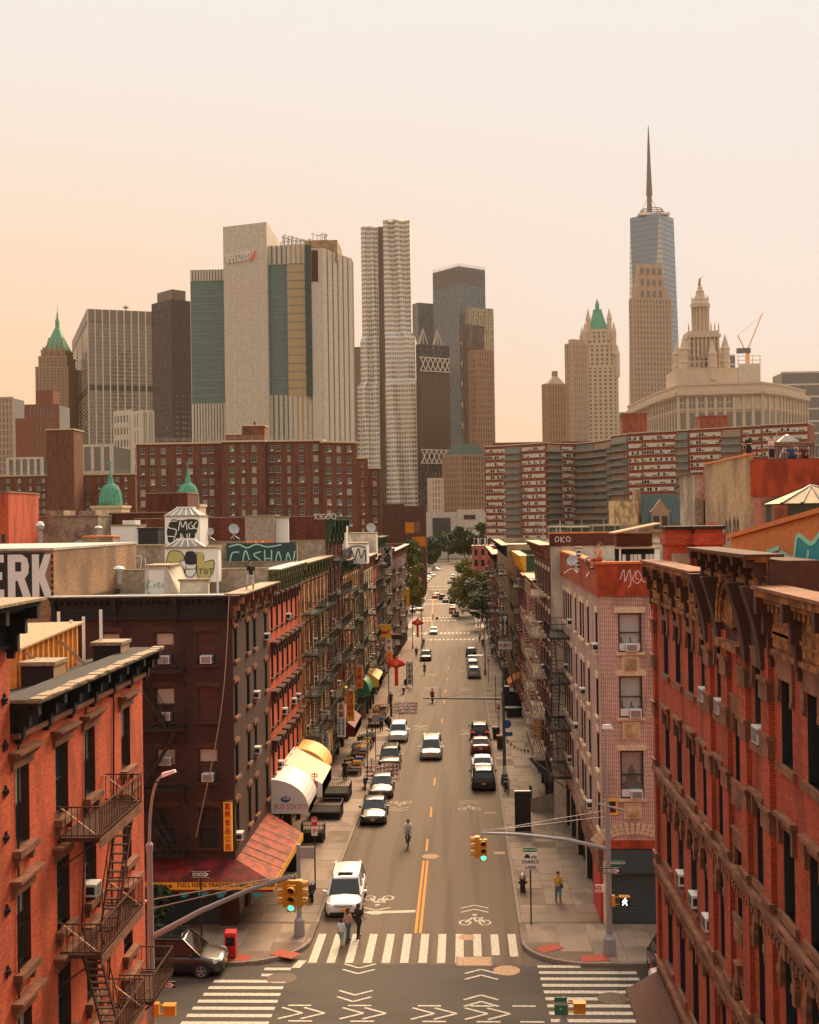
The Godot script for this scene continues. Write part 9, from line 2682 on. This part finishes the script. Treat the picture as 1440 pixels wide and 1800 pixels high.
func person(label: String,where: Vector3,turn: float,h: float,q: Dictionary) -> Node3D:
	var o:=thing("person",label,"person",where,turn)
	var s:=h/1.72
	var st: float=q.get("stride",0.0)
	var lean: float=q.get("lean",0.0)
	var seat: bool=q.get("sit",false)
	var slim: float=q.get("slim",1.0)
	var hipy:=0.92 if not seat else q.get("seat",0.5)
	var hip:=P(0,hipy,0)
	var up:=P(0,cos(lean),sin(lean))
	var chest:=hip+up*0.36
	var neck:=hip+up*0.55
	var head:=neck+P(0,0.17,0.02+lean*0.12)
	var J:={}
	for e in [-1,1]:
		var sh: Vector3=neck+P(e*0.175*slim,-0.06,0)
		var sw: float=q.arms[0 if e < 0 else 2] if q.has("arms") else -e*st*0.9
		var bd: float=q.arms[1 if e < 0 else 3] if q.has("arms") else 0.35
		var el:=sh+P(e*0.06,-cos(sw)*0.28,sin(sw)*0.28)
		var wr:=el+P(e*-0.02,-cos(sw+bd)*0.24,sin(sw+bd)*0.24)
		var hd:=wr+(wr-el).normalized()*0.09
		var hp:=hip+P(e*0.09,-0.04,0)
		var a: float=e*st
		var kn:=hp+P(e*0.01,-cos(a)*0.42,sin(a)*0.42)
		var an:=kn+P(0,-cos(a*0.4-absf(st)*0.35)*0.40,sin(a*0.4-absf(st)*0.35)*0.40)
		if seat:
			kn=hp+P(e*q.get("spread",0.06),q.get("knee",0.0),0.42)
			an=kn+P(0,-0.4,0.02+q.get("foot",0.0))
			if q.has("pedal"): an=kn+P(-e*0.04,-0.40+(0.14 if e > 0 else 0.0),-0.14)
		var toe:=an+P(e*0.03,-0.055,0.15)
		J[e]=[sh,el,wr,hd,hp,kn,an,toe]
	var k:=Transform3D(Basis.from_scale(Vector3.ONE*s),Vector3.ZERO)
	var B:=[]
	B.append([hip,chest,0.125*slim,0.13*slim])
	B.append([chest,neck+P(0,-0.08,0),0.13*slim,0.09*slim])
	B.append([neck,head,0.052,0.055])
	B.append([head+P(0,0.035,-0.012),head+P(0,-0.035,0.02),0.098,0.075])
	for e in [-1,1]:
		var j: Array=J[e]
		B.append([neck+P(0,-0.07,0),j[0],0.06,0.062])
		B.append([j[0],j[1],0.056,0.044])
		B.append([j[1],j[2],0.044,0.030])
		B.append([j[2],j[3],0.032,0.030])
		B.append([hip,j[4],0.11,0.09])
		B.append([j[4],j[5],0.092,0.058])
		B.append([j[5],j[6],0.056,0.038])
		B.append([j[6],j[7],0.042,0.032])
	var skin:=MB.new()
	flesh(skin,B)
	for e in [-1,1]:
		var j: Array=J[e]
		var d: Vector3=(j[3]-j[2]).normalized()
		var side:=d.cross(P(0,0,1)).normalized() if absf(d.z) < 0.9 else P(1,0,0)
		for i in 4:
			var b: Vector3=j[3]+side*(i-1.5)*0.017+d*0.01
			var l:=[0.058,0.07,0.075,0.062][i] as float
			skin.tube([b,b+d*l*0.6,b+d*l+P(0,0,0.02)],[0.009,0.0085,0.007],5)
		skin.tube([j[2]+d*0.03-side*e*0.025,j[2]+d*0.06-side*e*0.05,j[2]+d*0.085-side*e*0.052],[0.011,0.0095,0.008],5)
		skin.tube([head+P(e*0.092,-0.02,-0.01),head+P(e*0.1,0.02,-0.015)],[0.014,0.016],5)
	skin.tube([head+P(0,0.02,0.085),head+P(0,-0.018,0.118),head+P(0,-0.028,0.095)],[0.01,0.016,0.012],5)
	put(o,"body",skin.done(true),cloth_mat(q.get("skin",lin(0.42,0.25,0.17))),k)
	var face:=MB.new()
	for e in [-1,1]: face.cbox(head+P(e*0.032,0.018,0.09),P(0.02,0.011,0.012))
	face.cbox(head+P(0,-0.06,0.088),P(0.04,0.009,0.01))
	put(o,"face",face.done(),M.brownstone_dark,k)
	if q.has("shirt"):
		var c:=[]
		c.append([hip+P(0,0.02,0),chest,0.143*slim,0.15*slim])
		c.append([chest,neck+P(0,-0.085,0),0.15*slim,0.1*slim])
		for e in [-1,1]:
			var j: Array=J[e]
			c.append([neck+P(0,-0.08,0),j[0],0.075,0.076])
			c.append([j[0],j[0].lerp(j[1],0.62),0.072,0.068])
			if q.get("sleeves",false): c.append_array([[j[0].lerp(j[1],0.5),j[1],0.068,0.058],[j[1],j[2],0.058,0.046]])
		var mb:=MB.new()
		flesh(mb,c)
		put(o,"shirt",mb.done(true),cloth_mat(q.shirt),k)
	if q.has("legs"):
		var c:=[[hip+P(0,0.05,0),hip+P(0,-0.02,0),0.14*slim,0.145*slim]]
		for e in [-1,1]:
			var j: Array=J[e]
			c.append([hip,j[4],0.125,0.108])
			c.append([j[4],j[5],0.108,0.078])
			if not q.get("shorts",false): c.append([j[5],j[6]+P(0,0.03,0),0.074,0.058])
		var mb:=MB.new()
		flesh(mb,c)
		put(o,"trousers",mb.done(true),cloth_mat(q.legs),k)
	for e in [-1,1]:
		var j: Array=J[e]
		var mb:=MB.new()
		flesh(mb,[[j[6]+P(0,-0.02,-0.03),j[7],0.052,0.042]],0.02,0.02)
		put(o,"shoe",mb.done(true),cloth_mat(q.get("shoes",lin(0.03,0.03,0.03))),k)
	var hair:=MB.new()
	var hc:=[[head+P(0,0.058,-0.02),head+P(0,0.03,-0.045),0.1,0.098]]
	if q.get("long",false): hc.append([head+P(0,0.0,-0.06),head+P(0,-0.2,-0.075),0.09,0.06])
	flesh(hair,hc,0.022,0.03)
	put(o,"hair",hair.done(true),cloth_mat(q.get("hair",lin(0.012,0.010,0.009))),k)
	if q.has("mask"):
		var mb:=MB.new()
		mb.lathe([[0.0,-0.05],[0.062,-0.03],[0.066,0.02],[0.0,0.03]],10,head+P(0,-0.045,0.038))
		put(o,"face_mask",mb.done(true),cloth_mat(q.mask),k)
	if q.has("bag"):
		var mb:=MB.new()
		mb.cbox(hip+P(0.2,0.0,0.04),P(0.1,0.2,0.22))
		mb.bar(hip+P(0.2,0.1,0.04),neck+P(-0.1,-0.02,0.09),0.025)
		put(o,"shoulder_bag",mb.done(),cloth_mat(q.bag),k)
	if q.has("pack"): bx(o,"backpack",neck+P(-0.24,-0.5,-0.55),neck+P(0.24,-0.02,-0.12),cloth_mat(q.pack),k)
	return o
func make_people():
	var black:=lin(0.015,0.015,0.017)
	var jeans:=lin(0.05,0.085,0.13)
	person("child in pale blue shirt and shorts walking over the crossing",on(-6.3,59.1,0.0),PI*0.9,1.3,{"stride": 0.3,"shirt": lin(0.50,0.58,0.66),"legs": lin(0.16,0.32,0.36),"shorts": true,"shoes": lin(0.35,0.06,0.05),"mask": lin(0.6,0.6,0.6)})
	person("woman in plaid pinkish top and jeans walking beside the child on the crossing",on(-6.02,59.75,0.0),PI*0.75,1.64,{"stride": 0.28,"shirt": lin(0.40,0.24,0.18),"sleeves": true,"legs": jeans,"long": true,"slim": 0.92,"hair": lin(0.08,0.03,0.015),"mask": lin(0.6,0.5,0.5)})
	person("woman dressed in black with face mask, right one of the three on the crossing",on(-5.55,60.35,0.0),PI*0.8,1.68,{"stride": 0.3,"shirt": black,"legs": black,"long": true,"slim": 0.95,"hair": lin(0.05,0.025,0.015),"mask": lin(0.62,0.6,0.6),"arms": [0.3,0.5,-0.1,1.6]})
	person("woman in yellow vest, teal sleeves and jeans standing on the right pavement",on(4.95,66.0,0.13),0.25,1.62,{"stride": 0.14,"shirt": lin(0.62,0.38,0.05),"legs": lin(0.10,0.22,0.30),"long": false,"slim": 1.0,"mask": lin(0.25,0.5,0.62),"bag": black,"arms": [0.3,1.5,0.25,1.5],"skin": lin(0.40,0.26,0.18)})
	person("man in dark shirt walking alone on the left pavement past the barricade",on(-10.2,100.4,0.13),PI,1.75,{"stride": 0.22,"shirt": lin(0.02,0.028,0.03),"legs": black,"arms": [-0.3,0.3,0.35,0.3]})
	person("person in pale blue shirt with red bag by the stalls on the left pavement",on(-9.2,117.6,0.13),0.4,1.72,{"stride": 0.18,"shirt": lin(0.26,0.34,0.38),"legs": black,"shorts": true,"bag": lin(0.7,0.03,0.03)})
	person("person in blue top standing among the stalls before the green awning",on(-9.0,128.0,0.13),0.0,1.7,{"shirt": lin(0.06,0.16,0.28),"legs": black})
	person("person in black beside the lamp post near the collapsed barricades",on(-8.6,138.8,0.13),PI*0.5,1.72,{"stride": 0.1,"shirt": black,"legs": black})
	person("person in dark clothes farther along the left pavement near the red ornament",on(-9.2,148.0,0.13),0.0,1.7,{"stride": 0.15,"shirt": lin(0.03,0.03,0.04),"legs": lin(0.03,0.03,0.04)})
	person("person in black standing near the parked dark SUV at the far left",on(-8.6,214.0,0.13),0.0,1.75,{"stride": 0.12,"shirt": black,"legs": black})
	person("second person at the far left kerb in blue clothes",on(-8.0,236.0,0.13),0.0,1.7,{"shirt": lin(0.06,0.12,0.18),"legs": jeans})
	person("person in dark clothes waiting at the far right corner",on(3.6,233.0,0.13),0.0,1.75,{"shirt": black,"legs": black})
	person("person in pale shirt waiting at the far right corner",on(3.2,248.0,0.13),0.0,1.7,{"shirt": lin(0.5,0.48,0.45),"legs": black})
	person("person walking on the right pavement beyond the parked cars",on(5.0,215.0,0.13),0.0,1.7,{"stride": 0.2,"shirt": lin(0.04,0.05,0.06),"legs": jeans})
	person("distant person pushing a cart over the far crossing",P(-7.9,-6.37,-305.5),PI/2,1.75,{"stride": 0.35,"shirt": black,"legs": black,"arms": [0.7,0.6,0.7,0.6]})
	var o:=thing("hand_cart","small dark cart pushed over the far crossing","cart",P(-6.9,-6.37,-305.5))
	bx(o,"basket",P(-0.3,0.3,-0.25),P(0.35,0.9,0.25),M.black_paint)
	for e in [-0.2,0.25]: bx(o,"wheel",P(e-0.1,0,-0.27),P(e+0.1,0.2,-0.22),M.rubber)
	for r in [[-3.87,78.6,0.0,"man in white shirt and pale trousers cycling towards the camera","black bicycle under the man in the white shirt",lin(0.62,0.60,0.56),lin(0.22,0.22,0.24),false],[-4.15,151.8,PI,"delivery rider in dark jacket with red box riding away down the middle","delivery scooter heading away down the middle of the street",lin(0.04,0.07,0.10),black,true],[-6.2,185.0,0.0,"distant cyclist in brown top near the left kerb","bicycle of the distant rider in the brown top",lin(0.18,0.07,0.05),jeans,false]]:
		var b:=bicycle("motor_scooter" if r[7] else "bicycle",r[4],on(r[0],r[1]),r[2],r[7])
		b.rotation.x=0.0
		var at0:=on(r[0],r[1])
		var back:=P(0,0,-0.2).rotated(Vector3.UP,r[2])
		var d:={"sit": true,"seat": 0.98,"lean": 0.22,"knee": -0.16,"spread": 0.05,"arms": [0.75,0.45,0.75,0.45],"shirt": r[5],"legs": r[6],"pedal": true}
		if r[7]:
			d.merge({"pack": lin(0.35,0.03,0.02)})
		person(r[3],at0+back,r[2],1.72,d)
	person("man in black shirt and pale shorts standing on the corner roof edge",P(-11.666,15.75,-65.0),0.9,1.75,{"stride": 0.3,"shirt": black,"legs": lin(0.50,0.50,0.50),"shorts": true,"arms": [0.2,0.2,0.5,0.2],"skin": lin(0.45,0.26,0.17),"lean": 0.06})
	person("shirtless man sitting on the terracotta parapet lifting a drink",P(7.115,16.86,-62.5),-1.57,1.74,{"sit": true,"seat": 0.58,"arms": [0.9,1.7,0.5,0.4],"legs": lin(0.35,0.06,0.03),"shorts": true,"skin": lin(0.58,0.33,0.2),"hair": lin(0.1,0.05,0.03),"foot": -0.05})
	person("woman in black with dark bun leaning at the corner of the roof terrace",P(17.391,22.821,-73.2),-0.9,1.62,{"shirt": black,"legs": black,"long": true,"arms": [0.4,1.2,0.4,1.2],"skin": lin(0.5,0.3,0.22)})
	person("woman in pale pink top and dark shorts behind the terrace railing",P(18.715,22.902-0.25,-73.0),0.3,1.64,{"shirt": lin(0.66,0.48,0.42),"legs": black,"shorts": true,"arms": [0.3,0.9,2.2,0.8],"skin": lin(0.55,0.34,0.24)})
	for q in [[1388,"person in blue sitting behind the terrace railing",lin(0.02,0.06,0.16)],[1410,"person in dark red sitting at the right end of the terrace railing",lin(0.12,0.02,0.02)]]:
		var x: float=19.766 if q[0] == 1388 else 20.511
		person(q[1],P(x,22.884-0.05,-72.8),0.0,1.68,{"sit": true,"seat": 0.2,"knee": 0.12,"foot": -0.1,"shirt": q[2],"legs": q[2],"arms": [0.6,0.9,0.6,0.9]})
func tree(label: String,x: float,y0: float,d: float,h: float,r: float,m: Material,n: int,seed_: int):
	var o:=thing("street_tree",label,"tree",P(x,y0,-d),0.0,"trees at the far end of the street")
	var g:=RandomNumberGenerator.new()
	g.seed=seed_
	var mb:=MB.new()
	mb.tube([P(0,0,0),P(0.1,h*0.3,0),P(0,h*0.55,0.1),P(0.2,h*0.8,0)],[0.32,0.25,0.16,0.06],7)
	var cl:=[]
	for i in 15:
		var a:=g.randf()*TAU
		var e:=g.randf_range(0.22,0.92)
		var rr: float=r*sqrt(1.0-pow(absf(e-0.6)/0.55,2.0)*0.8)*g.randf_range(0.25,0.85)
		var c:=P(cos(a)*rr,h*e,sin(a)*rr)
		cl.append([c,r*g.randf_range(0.24,0.42)])
		mb.tube([P(0.05,h*minf(e*0.6,0.5),0),c*P(0.5,0.9,0.5),c],[0.13,0.08,0.03],5)
	put(o,"trunk",mb.done(),M.bark)
	mb=MB.new()
	mb.colored=true
	for i in n:
		var c: Array=cl[i % cl.size()]
		var v: Vector3=P(g.randfn(),g.randfn()*0.85,g.randfn()).normalized()*c[1]*pow(g.randf(),0.4)
		var p: Vector3=c[0]+v
		var s:=g.randf_range(0.16,0.34)*(1.0+r*0.05)*clampf(d/260.0,1.0,2.4)
		var bs:=Basis.from_euler(P(g.randf()*TAU,g.randf()*TAU,g.randf()*TAU))
		var t:=g.randf_range(0.6,1.25)*lerpf(0.8,1.15,float(i % cl.size())/cl.size())
		mb.tint=Color(t,t*g.randf_range(0.95,1.05),t*g.randf_range(0.8,1.0))
		mb.quad(p+bs*P(-s,0,0),p+bs*P(0,s*0.6,s*0.2),p+bs*P(s,0,0),p+bs*P(0,-s*0.6,s*0.2))
	put(o,"crown",mb.done(),m)
func make_trees():
	mat("bark",lin(0.06,0.045,0.035),0.9)
	for q in [["leaf_dark",lin(0.045,0.105,0.040)],["leaf_mid",lin(0.095,0.15,0.035)],["leaf_yellow",lin(0.20,0.19,0.035)]]:
		var m:=mat(q[0],q[1],0.6)
		m.vertex_color_use_as_albedo=true
		m.backlight_enabled=true
		m.backlight=q[1]*0.8
	for q in [
		["yellow green tree at the left of the far street, nearest the brown house",-14.2,330.0,14.0,4.6,"leaf_yellow",5200],["mid green tree behind the yellow green one on the left",-18.5,366.0,16.5,5.6,"leaf_mid",4200],["mid green tree on the far left before the dark grove",-20.5,430.0,19.0,7.0,"leaf_mid",4200],
		["yellow green tree arching over the far right pavement",2.4,320.0,15.0,6.6,"leaf_yellow",6000],["dark green tree in front of the long red house on the right",5.3,280.0,12.5,4.6,"leaf_dark",5200],["mid green tree just behind the dark one on the right",3.8,345.0,11.0,5.0,"leaf_mid",4200],["low dark tree at the foot of the right houses beyond the junction",4.6,300.0,8.0,3.6,"leaf_dark",3000],["slender mid green tree on the far right before the grove",0.6,420.0,12.0,5.0,"leaf_mid",3200],
		["dark tree of the grove closing the street, leftmost crown",-38.0,640.0,19.0,9.5,"leaf_dark",4600],["dark tree of the grove, second crown from the left",-27.0,600.0,18.0,9.0,"leaf_dark",4600],["dark tree of the grove, third crown behind the parked cars",-19.0,660.0,17.0,8.0,"leaf_dark",4600],["dark tree of the grove right above the end of the street",-9.0,730.0,18.5,9.0,"leaf_dark",4600],["dark tree of the grove, first crown right of the street end",1.0,700.0,20.0,9.0,"leaf_dark",4600],["tall dark tree of the grove under the white stacks",10.0,690.0,23.0,9.5,"leaf_dark",4600],["dark tree of the grove at its right end",18.0,650.0,20.0,9.0,"leaf_dark",4600],
		["small bright shrub growing on the roof below the slate gable",27.0,150.0,3.6,2.8,"leaf_mid",2200],["bushy green plant on the roof right of the slate gable",30.5,165.0,4.4,3.2,"leaf_mid",2200],
	]:
		var y: float=ground_at(q[2])
		if q[2] < 200: y=13.0 if q[2] == 150.0 else 12.6
		tree(q[0],q[1],y,q[2],q[3],q[4],M[q[5]],q[6],int(q[2]))
	tree("small street tree in the shade between the orange house and the roll shutters",-15.9,ground_at(60)+0.1,60.0,2.6,0.9,M.leaf_dark,1400,3)
func make_all():
	make_houses()
	skyline()
	make_vehicles()
	make_furniture()
	make_signs()
	make_roofs()
	make_people()
	make_trees()
func _ready():
	var cam:=Camera3D.new()
	cam.name="camera"
	cam.fov=46.397
	cam.near=0.3
	cam.far=6000
	cam.position=P(0,19.67,0)
	cam.rotation_order=EULER_ORDER_YXZ
	cam.rotation=P(0.00588,0.04418,-0.0145)
	add_child(cam)
	cam.current=true
	var env:=Environment.new()
	env.background_mode=Environment.BG_SKY
	env.sky=make_sky()
	env.tonemap_mode=Environment.TONE_MAPPER_LINEAR
	env.tonemap_exposure=1.7
	env.fog_enabled=true
	env.fog_light_color=Color(1.0,0.86,0.72)
	env.fog_density=0.00004
	env.sdfgi_enabled=true
	env.ssao_enabled=true
	env.ssil_enabled=true
	var we:=WorldEnvironment.new()
	we.name="environment"
	we.environment=env
	add_child(we)
	var sun:=DirectionalLight3D.new()
	sun.name="sun"
	sun.light_energy=1.6
	sun.light_color=Color(1.0,0.84,0.66)
	sun.light_angular_distance=42.0
	sun.shadow_enabled=true
	add_child(sun)
	sun.look_at_from_position(P(19,62,-80),Vector3.ZERO)
	unit=(func():
		var m:=MB.new()
		m.cbox(Vector3.ZERO,Vector3.ONE)
		return m.done()).call()
	rng.seed=7
	make_materials()
	more_materials()
	make_setting()
	make_all()
